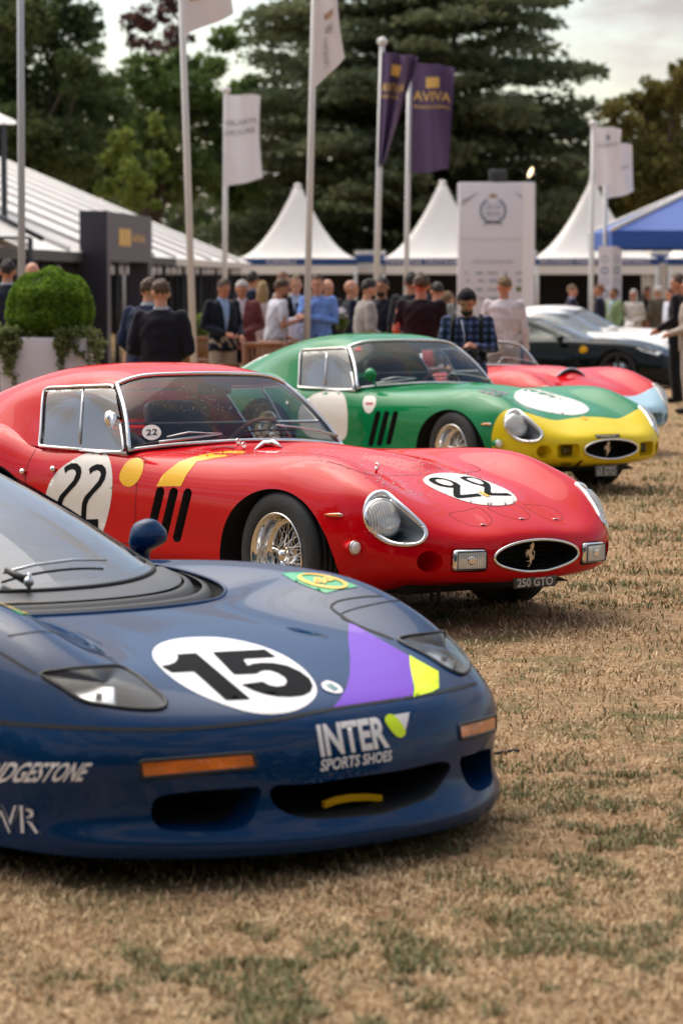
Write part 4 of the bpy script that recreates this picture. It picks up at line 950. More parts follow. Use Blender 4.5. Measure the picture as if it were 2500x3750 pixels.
# rain drops
def drops(poly, count, shell, r0, r1, name, m, seed):
    rg = np.random.default_rng(seed); Q = np.asarray(poly, float); lo, hi = Q.min(0), Q.max(0); out = []
    b = lathe([(1, 0), (.8, .38), (.4, .6), (.001, .66)], 6)
    while len(out) < count:
        p = lo + rg.random(2) * (hi - lo)
        if poly_sd([p], Q)[0] > 0: continue
        c, n_ = shell.hit(*p); q = Vector(n_).to_track_quat('Z', 'Y').to_matrix(); r = r0 + (r1 - r0) * rg.random() ** 3
        out.append((np.array(b[0]) @ np.array(q).T * r + c, b[1]))
    o = obj(name, join(*out), m, RED_CAR); o['kind'] = 'stuff'; return o
M['water'] = mat('water_drop', (.55, .42, .40), .05, 0, .5, coat=1, trans=.7)
drops([(640, 1660), (930, 1650), (1230, 1640), (1480, 1660), (1740, 1725), (1890, 1800), (1870, 1850), (1640, 1830), (1420, 1800), (1290, 1725), (1130, 1680)], 900, SH, .0018, .0055, 'water_drops', M['water'], 3)
drops([(480, 1420), (1000, 1390), (1080, 1450), (1000, 1500), (800, 1540), (560, 1480)], 330, SHW, .0015, .004, 'water_drops', M['water'], 4)

# ------------------------------------------------------------------ the green coupe behind, and the red one with a pale blue nose
GRN = Pose(-54.65, -.5, (1.5346, 22.4279, 0.0)); SHG = Shell(GRN, BODY_V, BODY_F); SHGW = Shell(GRN, WS_V, WS_F)
def green_nose(V): 
    y = np.abs(V[:, 1]); xb = .735 - .30 * np.clip(y - .30, 0, 1) ** 1.2 - .42 * np.clip(y - .60, 0, 1)
    return V[:, 0] * -1 + xb
GREEN_CAR = gto('green vintage coupe with yellow nose and blank white bonnet disc', GRN, 'green', ('yellow', green_nose), opts=('mirror_round',), group='vintage racing cars parked in a row')
def z4(P): return [(1540 + x * .574, 1470 + y * .574) for x, y in P]
def zc(P): return [(900 + x * 1.0204, 1150 + y * 1.0204) for x, y in P]
decal('bonnet_roundel', SHG.patch([closed_curve(zc([(960, 292), (1000, 268), (1060, 275), (1140, 297), (1215, 325), (1230, 345), (1200, 360), (1130, 360), (1050, 345), (985, 322)]), 50)], 10, .0018), M['white_decal'], GREEN_CAR)
decal('door_roundel', SHG.patch([closed_curve(zc([(190, 350), (215, 310), (260, 283), (310, 275), (345, 283), (363, 330), (365, 400), (352, 450), (300, 450), (230, 440), (195, 400)]), 50)], 14), M['white_decal'], GREEN_CAR)
decal('shield_sticker', SHG.patch([closed_curve(zc([(425, 300), (445, 293), (465, 300), (462, 335), (440, 357), (422, 335)]), 30)], 8, .002), M['white_decal'], GREEN_CAR)
M['red_decal'] = mat('red_decal', (.45, .03, .03), .4)
decal('shield_mark', SHG.patch([zc([(430, 318), (458, 318), (456, 326), (431, 326)])], 8, .0035), M['red_decal'], GREEN_CAR)
decal('screen_label', SHGW.patch([[(1300, 1275), (1322, 1271), (1323, 1283), (1301, 1287)]], 8, .004), M['red_decal'], GREEN_CAR)
number_plate(GREEN_CAR, GRN, z4([(1112, 415), (1250, 407), (1250, 470), (1110, 478)]), 1.0, '63 GTO', M['plate'], M['plate_text'], True)
decal('nose_sticker', SHG.patch([z4([(1105, 214), (1262, 208), (1272, 228), (1122, 237)])], 8, .002), M['black_decal'], GREEN_CAR)
decal('sticker_lettering', SHG.text('79460 MC', z4([(1118, 232), (1262, 225), (1256, 211), (1112, 217)]), .004, .01), M['plate_text'], GREEN_CAR)
decal('tow_lettering', SHG.text('TOW', z4([(880, 412), (966, 410), (970, 388), (882, 391)]), .003, .03, .15), M['black_decal'], GREEN_CAR)
decal('tow_arrow', SHG.patch([z4([(975, 412), (1022, 372), (1030, 380), (1000, 408)])], 6, .003), M['black_decal'], GREEN_CAR)
c, n_ = SHG.hit(*z4([(1050, 108)])[0]); decal('nose_badge', SHG.patch([z4([(1018, 98), (1045, 97), (1068, 118), (1040, 119)])], 6, .003), M['yellow_decal'], GREEN_CAR)
# dark cooling louvre and filler on the bonnet
decal('bonnet_louvre', SHG.patch([zc([(830, 278), (870, 268), (945, 285), (905, 297)])], 8, .002), M['gap_grey'], GREEN_CAR)
TRD = Pose(-58, 0.0, (2.19, 27.156, 0.0)); SHT = Shell(TRD, BODY_V, BODY_F)
THIRD_CAR = gto('low red vintage racing car with pale blue nose, beyond the green coupe', TRD, 'red', ('pale_blue', lambda V: .80 - .28 * np.clip(np.abs(V[:, 1]) - .2, 0, 1) - V[:, 0]), opts=('ringwhite', 'darkbowl', 'open'), group='vintage racing cars parked in a row')
# low bonnet scoop of the third car
P_ = [(-.55, .0), (-.30, .018), (-.05, .032), (.14, .038)]
V_ = []
for x, h in P_:
    w = .17
    for y in np.linspace(-w, w, 13):
        b = SHT.bvh.ray_cast(Vector((x, y, 2)), Vector((0, 0, -1)))[0]; V_.append((x, y, b.z + h * (1 - (abs(y) / w) ** 4) + .001))
obj('bonnet_scoop', (np.array(V_), grid_faces(4, 13)), M['red'], THIRD_CAR)
zt = [v for v in V_[-13:]]; zb = [(x + .004, y, SHT.bvh.ray_cast(Vector((x, y, 2)), Vector((0, 0, -1)))[0].z) for x, y, z in zt]
obj('scoop_mouth', (np.array(zt + zb) + (-.01, 0, 0), [(i, i + 1, i + 14, i + 13) for i in range(12)]), M['black'], THIRD_CAR)
obj('scoop_lip', tube(np.array(zt) + (.004, 0, .002), .009, 6), M['pale_blue'], THIRD_CAR)
# ------------------------------------------------------------------ the navy racing coupe in front
BLU = Pose(-47, -1.0, (.056, 7.9014, 0.0))
_b = [
 [(.115, 0, .085), (.128, 0, .125), (.085, 0, .185), (.060, 0, .290), (.040, 0, .380), (-.010, 0, .452), (-.150, 0, .506), (-.40, 0, .560), (-.75, 0, .612), (-1.08, 0, .652)],
 [(.085, .30, .085), (.098, .30, .125), (.055, .30, .185), (.032, .30, .290), (.012, .30, .378), (-.035, .30, .450), (-.165, .30, .506), (-.40, .30, .562), (-.75, .27, .612), (-1.10, .22, .652)],
 [(-.02, .555, .085), (-.008, .555, .125), (-.045, .56, .185), (-.058, .565, .290), (-.072, .57, .370), (-.115, .565, .445), (-.225, .555, .512), (-.42, .54, .575), (-.77, .46, .628), (-1.14, .37, .652)],
 [(-.155, .735, .085), (-.145, .74, .125), (-.17, .735, .185), (-.174, .745, .290), (-.175, .745, .368), (-.205, .725, .445), (-.30, .705, .522), (-.47, .68, .615), (-.82, .60, .70), (-1.19, .47, .655)],
 [(-.325, .86, .085), (-.318, .866, .125), (-.338, .868, .185), (-.336, .880, .290), (-.335, .875, .372), (-.355, .850, .448), (-.425, .815, .540), (-.56, .765, .645), (-.88, .685, .738), (-1.255, .545, .672)],
 [(-.64, .93, .085), (-.635, .935, .125), (-.645, .94, .185), (-.64, .948, .295), (-.64, .945, .385), (-.65, .925, .468), (-.69, .885, .570), (-.78, .825, .672), (-1.0, .725, .748), (-1.37, .585, .692)],
 [(-1.0, .99, .085), (-1.0, .995, .125), (-1.0, .992, .19), (-1.0, .985, .305), (-1.0, .970, .40), (-1.01, .950, .49), (-1.04, .910, .60), (-1.09, .85, .695), (-1.22, .745, .750), (-1.52, .61, .705)],
 [(-1.5, .985, .085), (-1.5, .99, .125), (-1.5, .99, .19), (-1.5, .98, .305), (-1.5, .965, .40), (-1.5, .95, .50), (-1.51, .91, .61), (-1.53, .855, .69), (-1.59, .76, .735), (-1.76, .64, .712)],
 [(-2.1, .97, .085), (-2.1, .975, .125), (-2.1, .975, .19), (-2.1, .965, .31), (-2.1, .95, .40), (-2.1, .94, .50), (-2.1, .91, .61), (-2.1, .86, .675), (-2.1, .78, .705), (-2.12, .66, .705)],
 [(-2.8, .97, .085), (-2.8, .975, .125), (-2.8, .975, .19), (-2.8, .965, .31), (-2.8, .955, .40), (-2.8, .945, .50), (-2.8, .92, .62), (-2.8, .88, .70), (-2.8, .80, .735), (-2.8, .66, .735)],
 [(-3.6, .99, .10), (-3.6, .995, .14), (-3.6, .995, .2), (-3.6, .99, .32), (-3.6, .98, .42), (-3.6, .97, .52), (-3.6, .94, .66), (-3.6, .88, .76), (-3.6, .78, .795), (-3.6, .60, .78)],
 [(-4.45, .92, .2), (-4.45, .925, .24), (-4.46, .925, .3), (-4.48, .92, .40), (-4.49, .91, .48), (-4.49, .90, .56), (-4.47, .87, .67), (-4.44, .80, .74), (-4.40, .70, .76), (-4.36, .5, .755)]]
_b = np.array(_b); _bn = np.concatenate([_b[:0:-1] * (1, -1, 1), _b], 0)      # near flank .. nose .. far flank
BG = surf(_bn, [5, 6, 6, 6, 7, 8, 9, 10, 10, 10, 10] + [10, 10, 10, 10, 9, 8, 7, 6, 6, 6, 5], [4, 7, 12, 12, 9, 9, 10, 10, 9])
BV = BG.reshape(-1, 3); BF = grid_faces(*BG.shape[:2]); BN = grid_normals(BG).reshape(-1, 3)
_mid_i = (BG.shape[0] // 2) * BG.shape[1] + BG.shape[1] - 4
if BN[_mid_i][2] < 0: BN = -BN; BF = [tuple(reversed(f)) for f in BF]
SHB = Shell(BLU, BV, BF)
BLUE_CAR = thing('race_car', 'navy blue racing coupe with black 15 in a white disc and purple flash', 'race car', BLU.T, BLU.euler)
def field_front(px, V, N):
    o = BLU.R.T @ (_C - BLU.T); m = ((o - V) * N).sum(1) > -.02; g = np.full(len(V), 50.0); g[m] = poly_sd(BLU.px(V[m]), px); return g
def field_near(px, V, N): return hole_field(px, V, N, BLU)
B_MOUTH = closed_curve([(990, 2884), (1100, 2872), (1300, 2845), (1500, 2814), (1640, 2790), (1650, 2808), (1628, 2850), (1580, 2913), (1500, 2950), (1410, 2979), (1290, 2993), (1155, 3000), (1060, 2982), (1005, 2950), (988, 2915)], 80)
B_DUCT = closed_curve([(556, 2950), (574, 2921), (640, 2906), (760, 2893), (900, 2884), (955, 2884), (950, 2930), (930, 2990), (890, 3030), (800, 3045), (701, 3047), (620, 3042), (574, 3026), (555, 2990)], 60)
B_HL = closed_curve([(152, 2470), (200, 2458), (270, 2450), (350, 2444), (431, 2442), (475, 2458), (520, 2488), (575, 2535), (608, 2572), (604, 2590), (575, 2599), (500, 2598), (431, 2591), (370, 2582), (315, 2571), (265, 2545), (215, 2512)], 60)
B_TS = dense(rrect([(512, 2789), (926, 2757), (939, 2812), (520, 2850)], 16), 12)
hV, hF, hN = cut_holes(BV, BF, BN, [lambda V, N: field_front(B_MOUTH, V, N), lambda V, N: field_near(B_DUCT, V, N), lambda V, N: field_near(B_HL, V, N),
     lambda V, N: np.where(np.abs(V[:, 1]) > .5, (np.sqrt(((V[:, 0] + 1.02) / .40) ** 2 + ((V[:, 2] - .28) / .36) ** 2) - 1) * .4, 5.0),
     lambda V, N: np.where(np.abs(V[:, 1]) > .5, (np.sqrt(((V[:, 0] + 3.62) / .40) ** 2 + ((V[:, 2] - .30) / .38) ** 2) - 1) * .4, 5.0)])
obj('body', (hV, hF), M['blue'], BLUE_CAR)
# cowl, windscreen, roof
v9 = BG[:, -1]; nU = len(v9)
_wb = np.array([(-1.42, 0, .690), (-1.44, .20, .692), (-1.52, .40, .700), (-1.66, .56, .712), (-1.86, .665, .722)])
_wt = np.array([(-2.44, 0, 1.065), (-2.445, .16, 1.062), (-2.46, .32, 1.052), (-2.49, .45, 1.030), (-2.54, .52, .99)])
full = lambda A: np.concatenate([A[:0:-1] * (1, -1, 1), A])
wb, wt = full(_wb), full(_wt); wm = (wb + wt) / 2 + (.008, 0, .012)
BW = surf(np.array([wb, wm, wt]), 10, 8); SHBW = Shell(BLU, BW.reshape(-1, 3), grid_faces(*BW.shape[:2]))
M['screen_tint'] = glass('tinted_screen', (.28, .31, .30), 1.5)
obj('windscreen', (BW.reshape(-1, 3), grid_faces(*BW.shape[:2])), M['screen_tint'], BLUE_CAR)
M['frit'] = mat('screen_border', (.008, .009, .010), .25, coat=.5)
obj('screen_border', (lambda R: (R.reshape(-1, 3), grid_faces(*R.shape[:2])))(BW[:2] + (.004, 0, .004)), M['frit'], BLUE_CAR)
ed = np.concatenate([BW[::-1, 0], BW[0, 1:], BW[1:, -1]]); obj('screen_seal', tube(ed, .011, 8), M['black'], BLUE_CAR)
side = [[(-1.86, .668, .720), (-2.1, .665, .712), (-2.5, .66, .722), (-2.9, .655, .738), (-3.3, .62, .765), (-3.7, .58, .775)],
        [(-2.2, .605, .885), (-2.32, .625, .88), (-2.55, .62, .89), (-2.9, .60, .88), (-3.3, .56, .86), (-3.8, .50, .80)],
        [(-2.52, .53, 1.02), (-2.56, .545, 1.02), (-2.7, .54, 1.02), (-2.95, .52, .99), (-3.4, .47, .93), (-3.95, .42, .82)],
        [(-2.47, .45, 1.055), (-2.56, .45, 1.07), (-2.72, .44, 1.075), (-3.0, .42, 1.045), (-3.5, .36, .95), (-4.05, .34, .82)],
        [(-2.42, 0, 1.085), (-2.55, 0, 1.105), (-2.75, 0, 1.11), (-3.05, 0, 1.075), (-3.6, 0, .965), (-4.2, 0, .82)]]
sd_ = np.array(side); sd_ = np.concatenate([sd_, sd_[-2::-1] * (1, -1, 1)]); RG = surf(sd_, 7, 8)
def _bw(V): return np.where(np.abs(V[:, 1]) > .40, np.maximum.reduce([.745 - V[:, 2] + (V[:, 0] + 2.0) * -.05, V[:, 2] - .985, V[:, 0] + 2.05 + (V[:, 2] - .74) * 1.7, -3.02 - V[:, 0] + (V[:, 2] - .74) * -.4]), 5.0)
V_, p_, n_ = clip(RG.reshape(-1, 3), grid_faces(*RG.shape[:2]), _bw(RG.reshape(-1, 3)))
obj('roof', (V_, p_), M['blue'], BLUE_CAR)
for sgn in (1, -1):
    ff = [f for f in n_ if sgn * V_[f[0]][1] > 0]
    if ff: obj('side_window', prune(V_, ff), M['screen_tint'], BLUE_CAR)
dk = np.array([[(-3.6, .60, .78), (-3.95, .42, .815), (-4.15, 0, .822)], [(-4.36, .5, .755), (-4.40, .3, .765), (-4.42, 0, .77)]]); dk = np.concatenate([dk, dk[:, -2::-1] * (1, -1, 1)], 1)
obj('rear_deck', (dk.reshape(-1, 3), grid_faces(2, 5)), M['blue'], BLUE_CAR)
tl = BG[0], BG[-1]; obj('tail_panel', (np.concatenate([BG[0], BG[-1]]), [(i, i + 1, len(BG[0]) + i + 1, len(BG[0]) + i) for i in range(len(BG[0]) - 1)]), M['blue'], BLUE_CAR)
# the black scuttle between bonnet and screen: tray, carbon panel, curved louvres
c0, c1 = nU // 2, 0
idx = np.arange(nU)[(v9[:, 0] > -1.95)]
front = v9[idx]; tpar = np.linspace(0, 1, len(front))
back_ = open_curve(wb, len(front)) + (0, 0, -.006)
tray = np.array([front + (0, 0, -.012), front * .9 + back_ * .1 + (0, 0, -.06), (front + back_) / 2 + (0, 0, -.05), back_])
M['carbon'] = mat('carbon_weave', (.018, .019, .020), .38, spec=.5, noise=(220, .55), bump=(220, .15))
obj('scuttle_tray', (tray.reshape(-1, 3), grid_faces(4, len(front))), M['black'], BLUE_CAR)
sl = slice(int(len(front) * .10), int(len(front) * .90))
cp = np.array([front * .42 + back_ * .58 + (0, 0, .0), front * .2 + back_ * .8 + (0, 0, .012), back_ + (.004, 0, .004)])[:, sl]
obj('carbon_panel', (cp.reshape(-1, 3), grid_faces(3, cp.shape[1])), M['carbon'], BLUE_CAR)
for w0, w1 in ((.46, .64), (.70, .86)):
    st = np.array([front * w0 + back_ * (1 - w0) + (0, 0, -.004), front * (w0 + w1) / 2 + back_ * (1 - (w0 + w1) / 2) + (0, 0, -.004), front * w1 + back_ * (1 - w1) + (0, 0, -.034)])[:, int(len(front) * .07):int(len(front) * .93)]
    obj('scuttle_louvre', (st.reshape(-1, 3), grid_faces(3, st.shape[1])), M['dark'], BLUE_CAR)
obj('bonnet_edge', tube(front, .007, 8), M['blue'], BLUE_CAR)
cc, cn = Shell(BLU, cp.reshape(-1, 3), grid_faces(3, cp.shape[1])).lay_n([(338, 2193), (398, 2190), (395, 2199), (345, 2203)], .004)
obj('scuttle_label', (cc, [(0, 1, 2, 3)]), M['yellow_decal'], BLUE_CAR)
# interior
obj('dashboard', join(box(-1.95, 0, .70, .5, 1.15, .10, .03), box(-2.05, -.30, .75, .3, .36, .08, .03)), M['dark'], BLUE_CAR)
obj('cabin_floor', join(box(-2.6, 0, .25, 1.5, 1.3, .05), box(-3.15, 0, .6, .06, 1.1, .7)), M['black'], BLUE_CAR)
for y in (-.32, .32): obj('seat', join(box(-2.6, y, .36, .5, .42, .14, .05), xf(box(0, 0, 0, .13, .42, .66, .05), (-2.93, y, .68), (0, -.35, 0))), M['leather'], BLUE_CAR)
obj('roll_cage', join(tube([(-1.98, .58, .72), (-2.52, .46, 1.0)], .018, 8), tube([(-1.98, -.58, .72), (-2.52, -.46, 1.0)], .018, 8), tube([(-2.52, -.46, 1.0), (-2.52, .46, 1.0)], .018, 8), tube([(-1.75, -.5, .74), (-1.85, .5, .74)], .012, 8)), M['dark'], BLUE_CAR)
# wiper
wp = [SHBW.hit(*p)[0] for p in ((20, 2120), (40, 2146))]
p1 = SHBW.hit(86, 2162)[0]; p0 = SHBW.hit(2, 2118)[0]
wi = obj('wiper', tube([p0 + (.03, 0, .03), p1 + (.03, 0, .03)], [.010, .016], 8), M['dark'], BLUE_CAR)
obj('wiper_spindle', join(ball(p1 + (.03, 0, .03), .018, 12, 8), tube([p1 + (.03, 0, .0), p1 + (.035, 0, .06)], .007, 8)), M['alu'], wi)
obj('wiper_blade', tube([SHBW.hit(*p)[0] + (.014, 0, .014) for p in ((5, 2112), (120, 2082), (260, 2064), (380, 2064))], .005, 6), M['alu'], wi)
# mirror on the far door
vd = BLU.R.T @ ray(540, 1985); vd[2] = 0; vd /= np.linalg.norm(vd)
rows_ = [(521, 2088, 34, .040), (518, 2064, 31, .036), (517, 2040, 32, .036), (519, 2020, 38, .044), (533, 2003, 57, .055), (541, 1985, 70, .062), (543, 1965, 71, .064), (541, 1945, 66, .060), (537, 1925, 54, .050), (537, 1910, 38, .036), (538, 1902, 18, .018), (538, 1899, 3, .004)]
tt_ = np.arange(20) / 20 * 2 * math.pi; mv = []
for cx_, cy_, w_, d_ in rows_:
    c_ = BLU.solve(cx_, cy_, 1, .86); r_ = BLU.solve(cx_ + w_, cy_, 1, .86) - c_; r_ -= vd * (r_ @ vd); mv += [c_ + r_ * math.cos(t) + vd * d_ * math.sin(t) for t in tt_]
mv = np.array(mv).reshape(len(rows_), 20, 3); mv = cspline(mv, np.linspace(0, len(rows_) - 1, 34)).reshape(-1, 3)
obj('door_mirror', (mv, grid_faces(34, 20, True)), M['blue'], BLUE_CAR)
# openings
def b_lay(px, off=-.001): return SHB.lay_n(px, off)
m3, mn = b_lay(B_MOUTH); obj('mouth_opening', pocket(m3, (-.42, 0, .0), .94, 6), M['black'], BLUE_CAR)
lip_in = pocket(m3, (-.06, 0, 0), .995, 2, False); obj('mouth_lip', (lip_in[0] + (0, 0, 0), lip_in[1]), M['blue'], BLUE_CAR)
d3, dn = b_lay(B_DUCT)
for sgn in (1, -1):
    fx = (lambda VF: VF) if sgn > 0 else mirror
    w_ = pocket(d3, (-.10, .03, 0), .90, 3, False); obj('duct_wall', fx(w_), M['blue'], BLUE_CAR)
    obj('brake_duct', fx(pocket(w_[0][-len(d3):], (-.20, .05, .02), .75, 3)), M['black'], BLUE_CAR)
    h3, hn = b_lay(B_HL, .001); nrm = hn.mean(0); nrm /= np.linalg.norm(nrm)
    hl = obj('headlight', fx(pocket(h3, -nrm * .075 + np.array([-.04, 0, -.01]), .80, 4)), M['lampbowl2'] if 'lampbowl2' in M else M['dark'], BLUE_CAR)
    cen = h3.mean(0); Vc = [h3 + nrm * 0.002]
    for s in (.7, .35, .001): Vc.append(cen + (h3 - cen) * s + nrm * (.002 + .010 * (1 - s * s)))
    obj('lamp_cover', fx((np.concatenate(Vc), grid_faces(4, 60, True))), M['cover'], hl)
    obj('lamp_gasket', fx(tube(h3 + hn * .001, .0065, 8, True)), M['dark'], hl)
    # reflector box with its little bulb, and a dark side
    e1 = (BLU.solve(400, 2520, 2, cen[2]) - BLU.solve(260, 2520, 2, cen[2])); e1 -= nrm * (e1 @ nrm); e1 /= np.linalg.norm(e1); e2 = np.cross(nrm, e1)
    o_ = cen - nrm * .045 - e1 * .028
    def q4(VF): V0, F0 = VF; return np.array([o_ + e1 * v[0] + e2 * v[1] + nrm * v[2] for v in V0]), F0
    obj('reflector', fx(q4(join(box(0, 0, 0, .125, .10, .03, .01)))), M['alu'], hl)
    obj('lamp_bulb', fx(q4(join(box(.012, -.012, .02, .018, .016, .012), ))), M['black'], hl)
    t3, tn = b_lay(B_TS, .0015); ts = obj('indicator_surround', fx(tube(t3, .006, 8, True)), M['dark'], BLUE_CAR)
    Vt, Ft = fill2d([B_TS], 22); Vt3, Nt3 = SHB.lay_n(Vt, .003); obj('indicator', fx((Vt3, Ft)), M['amber2'] if 'amber2' in M else M['amber'], ts)
# seams
def bseam(px, n=60, w=.010, both=False, m='black', closed=False, name='panel_gap'):
    c = closed_curve(px, n) if closed else open_curve(px, n); p, nn = SHB.lay_n(c, .0015); r = ribbon(p, nn, w, closed)
    obj(name, r, M[m], BLUE_CAR)
    if both: obj(name, mirror(r), M[m], BLUE_CAR)
bseam([(-60, 2636), (0, 2645), (180, 2660), (383, 2670), (638, 2671), (830, 2657), (1000, 2637), (1219, 2597), (1400, 2570), (1512, 2552), (1640, 2528), (1742, 2503)], 90, .013, name='bonnet_gap')
bseam([(-40, 2372), (0, 2390), (70, 2432), (133, 2468)], 30, .008, True)
bseam([(30, 2330), (141, 2314), (224, 2322), (332, 2372), (448, 2442)], 40, .006, True)
bseam([(1436, 2341), (1390, 2325), (1330, 2300), (1270, 2268), (1222, 2235), (1212, 2222), (1225, 2208), (1260, 2196), (1330, 2186), (1400, 2183)], 50, .008)
# markings
def bd_(name, loops, m, step=18, off=.0015): return obj(name, SHB.patch(loops, step, off), M[m], BLUE_CAR)
def zb15(P): return [(530 + x * .4209, 2320 + y * .4209) for x, y in P]
disc15 = closed_curve(zb15([(65, 190), (85, 125), (170, 75), (300, 45), (480, 33), (680, 40), (880, 75), (1080, 135), (1280, 235), (1420, 350), (1490, 460), (1490, 540), (1430, 610), (1320, 670), (1180, 700), (1050, 704), (900, 685), (700, 625), (500, 545), (300, 435), (150, 315), (85, 240)]), 80)
bd_('bonnet_roundel', [disc15], 'white2', 20)
ONE = [(145, 290), (235, 345), (425, 335), (705, 585), (915, 577), (445, 180), (275, 192), (290, 205), (285, 235), (260, 262), (210, 282)]
FIVE = [(590, 172), (1040, 148), (1135, 210), (865, 225), (858, 240), (895, 290), (940, 272), (1020, 264), (1120, 266), (1240, 290), (1350, 340), (1430, 400), (1458, 460), (1440, 510), (1380, 542), (1280, 555), (1150, 552), (1030, 530), (930, 495), (840, 452), (1025, 428), (1080, 458), (1150, 472), (1210, 462), (1237, 430), (1220, 390), (1160, 350), (1090, 325), (1030, 325), (990, 340), (975, 354), (775, 362)]
for P in (ONE, FIVE): bd_('bonnet_number', [zb15(P)], 'black_decal', 16, .004)
bd_('purple_flash', [[(1278, 2282), (1300, 2290), (1360, 2325), (1440, 2370), (1495, 2402), (1500, 2440), (1510, 2490), (1513, 2530), (1508, 2556), (1400, 2572), (1215, 2597), (1245, 2560), (1268, 2520), (1280, 2470), (1281, 2410), (1274, 2340)]], 'purple', 20, .0015)
bd_('lime_flash', [[(1497, 2400), (1540, 2425), (1604, 2460), (1606, 2520), (1580, 2535), (1513, 2553), (1516, 2520), (1508, 2480), (1500, 2440)]], 'lime', 14, .0018)
bdg = closed_curve([(1176, 2508), (1192, 2496), (1222, 2502), (1248, 2520), (1253, 2536), (1236, 2542), (1205, 2536), (1182, 2524)], 36)
bd_('nose_badge', [bdg], 'white2', 10, .003); bd_('badge_centre', [[(1190, 2512), (1212, 2508), (1238, 2526), (1222, 2534)]], 'badge_green', 8, .005)
def zi(P): return [(1140 + x * .2551, 2580 + y * .2551) for x, y in P]
def btext(name, txt, quad, m, bold=.02, shear=0, off=.002): obj(name, SHB.text(txt, quad, off, bold, shear), M[m], BLUE_CAR)
btext('nose_lettering', 'INTER', zi([(135, 755), (1120, 615), (1035, 170), (62, 300)]), 'white2', .035)
btext('nose_lettering', 'SPORTS SHOES', zi([(120, 968), (1145, 808), (1150, 655), (140, 790)]), 'white2', .025)
bd_('lime_ball', [closed_curve(zi([(1045, 210), (1090, 150), (1160, 155), (1230, 210), (1300, 300), (1340, 390), (1320, 455), (1260, 478), (1190, 440), (1110, 345), (1060, 270)]), 40)], 'lime', 12, .003)
bd_('white_wedge', [zi([(1165, 155), (1405, 115), (1350, 350), (1340, 385), (1300, 290), (1230, 205)])], 'white2', 12, .002)
btext('side_lettering', 'BRIDGESTONE', [(-112, 2868), (334, 2861), (343, 2793), (-103, 2790)], 'white2', .025, .10)
V_, F_ = text2d('TWR', .0); btext('side_lettering', 'TWR', [(-135, 3046), (155, 3052), (150, 2952), (-140, 2943)], 'white2', .03); btext('lettering_fill', 'TWR', [(-135, 3046), (155, 3052), (150, 2952), (-140, 2943)], 'blue', -.012, off=.0035)
bd_('green_shield', [[(1030, 2100), (1110, 2097), (1200, 2112), (1290, 2140), (1310, 2150), (1245, 2160), (1192, 2174), (1130, 2150), (1075, 2128)]], 'shield_green', 14, .002)
el = [(1182 + 84 * math.cos(a) * 1.0 + 6 * math.sin(a), 2130 + 21 * math.sin(a) + 14 * math.cos(a)) for a in np.arange(40) / 40 * 2 * math.pi]
p, nn = SHB.lay_n(el, .004); obj('shield_ring', ribbon(p, nn, .014, True), M['yellow_decal'], BLUE_CAR)
btext('shield_lettering', 'BP', [(1150, 2136), (1225, 2143), (1222, 2118), (1150, 2118)], 'yellow_decal', .04, off=.005)
strap_ = [BLU.solve(*p, 0, -.02) for p in ((1188, 2948), (1240, 2930), (1290, 2922), (1350, 2920), (1400, 2924))]
obj('tow_strap', (lambda a: (np.concatenate([a + (0, 0, .010), a - (0, 0, .010), a + (-.012, 0, .010), a + (-.012, 0, -.010)]), grid_faces(2, 5) + [tuple(i + 10 for i in f) for f in grid_faces(2, 5)]))(np.array(strap_)), M['yellow_decal'], BLUE_CAR)
# wheels (simple racing rims) and floor
tw = mesh('tyre', *lathe([(.22, .11), (.25, .125), (.29, .125), (.318, .11), (.322, .09), (.322, -.09), (.318, -.11), (.29, -.125), (.22, -.11)], 56, 'y', True), M['rubber'])
rw_ = mesh('rim', *join(lathe([(.001, -.06), (.05, -.07), (.06, -.05), (.19, -.09), (.215, -.11), (.222, -.115), (.215, -.09), (.2, .1)], 48, 'y'), *[tube([(math.cos(a) * .05, -.065, math.sin(a) * .05), (math.cos(a) * .2, -.1, math.sin(a) * .2)], .02, 8) for a in np.arange(10) / 10 * 2 * math.pi]), M['alu'])
for x, s in ((-1.02, -1), (-1.02, 1), (-3.62, -1), (-3.62, 1)):
    w_ = link('wheel', tw, BLUE_CAR, (x, s * .85, .318), (0, 0, 0 if s < 0 else math.pi)); link('rim', rw_, w_)
obj('undertray', (lambda a: (np.concatenate([a, a * (1, -1, 1)]), [(i, i + 1, len(a) + i + 1, len(a) + i) for i in range(len(a) - 1)]))(BG[nU // 2:, 0] + (-.01, 0, .012)), M['black'], BLUE_CAR)
for sgn in (1, -1):
    for x in (-1.02, -3.62): obj('wheel_arch', (lambda v: (v[0] * (1.2, 1, 1.15) + (x, sgn * .68, .30), v[1]))(lathe([(.34, -.24), (.34, .05), (.001, .05)], 32, 'y') if sgn < 0 else mirror(lathe([(.34, -.24), (.34, .05), (.001, .05)], 32, 'y'))), M['black'], BLUE_CAR)
drops_b = None

for o_ in [c for c in BLUE_CAR.children if c.name.startswith(('green_shield', 'shield_ring'))]:
    V0 = np.array([v.co[:] for v in o_.data.vertices]) * (1, -1, 1); F0 = [tuple(reversed(p.vertices)) for p in o_.data.polygons]; obj(o_.name.split('.')[0], (V0, F0), o_.data.materials[0], BLUE_CAR)
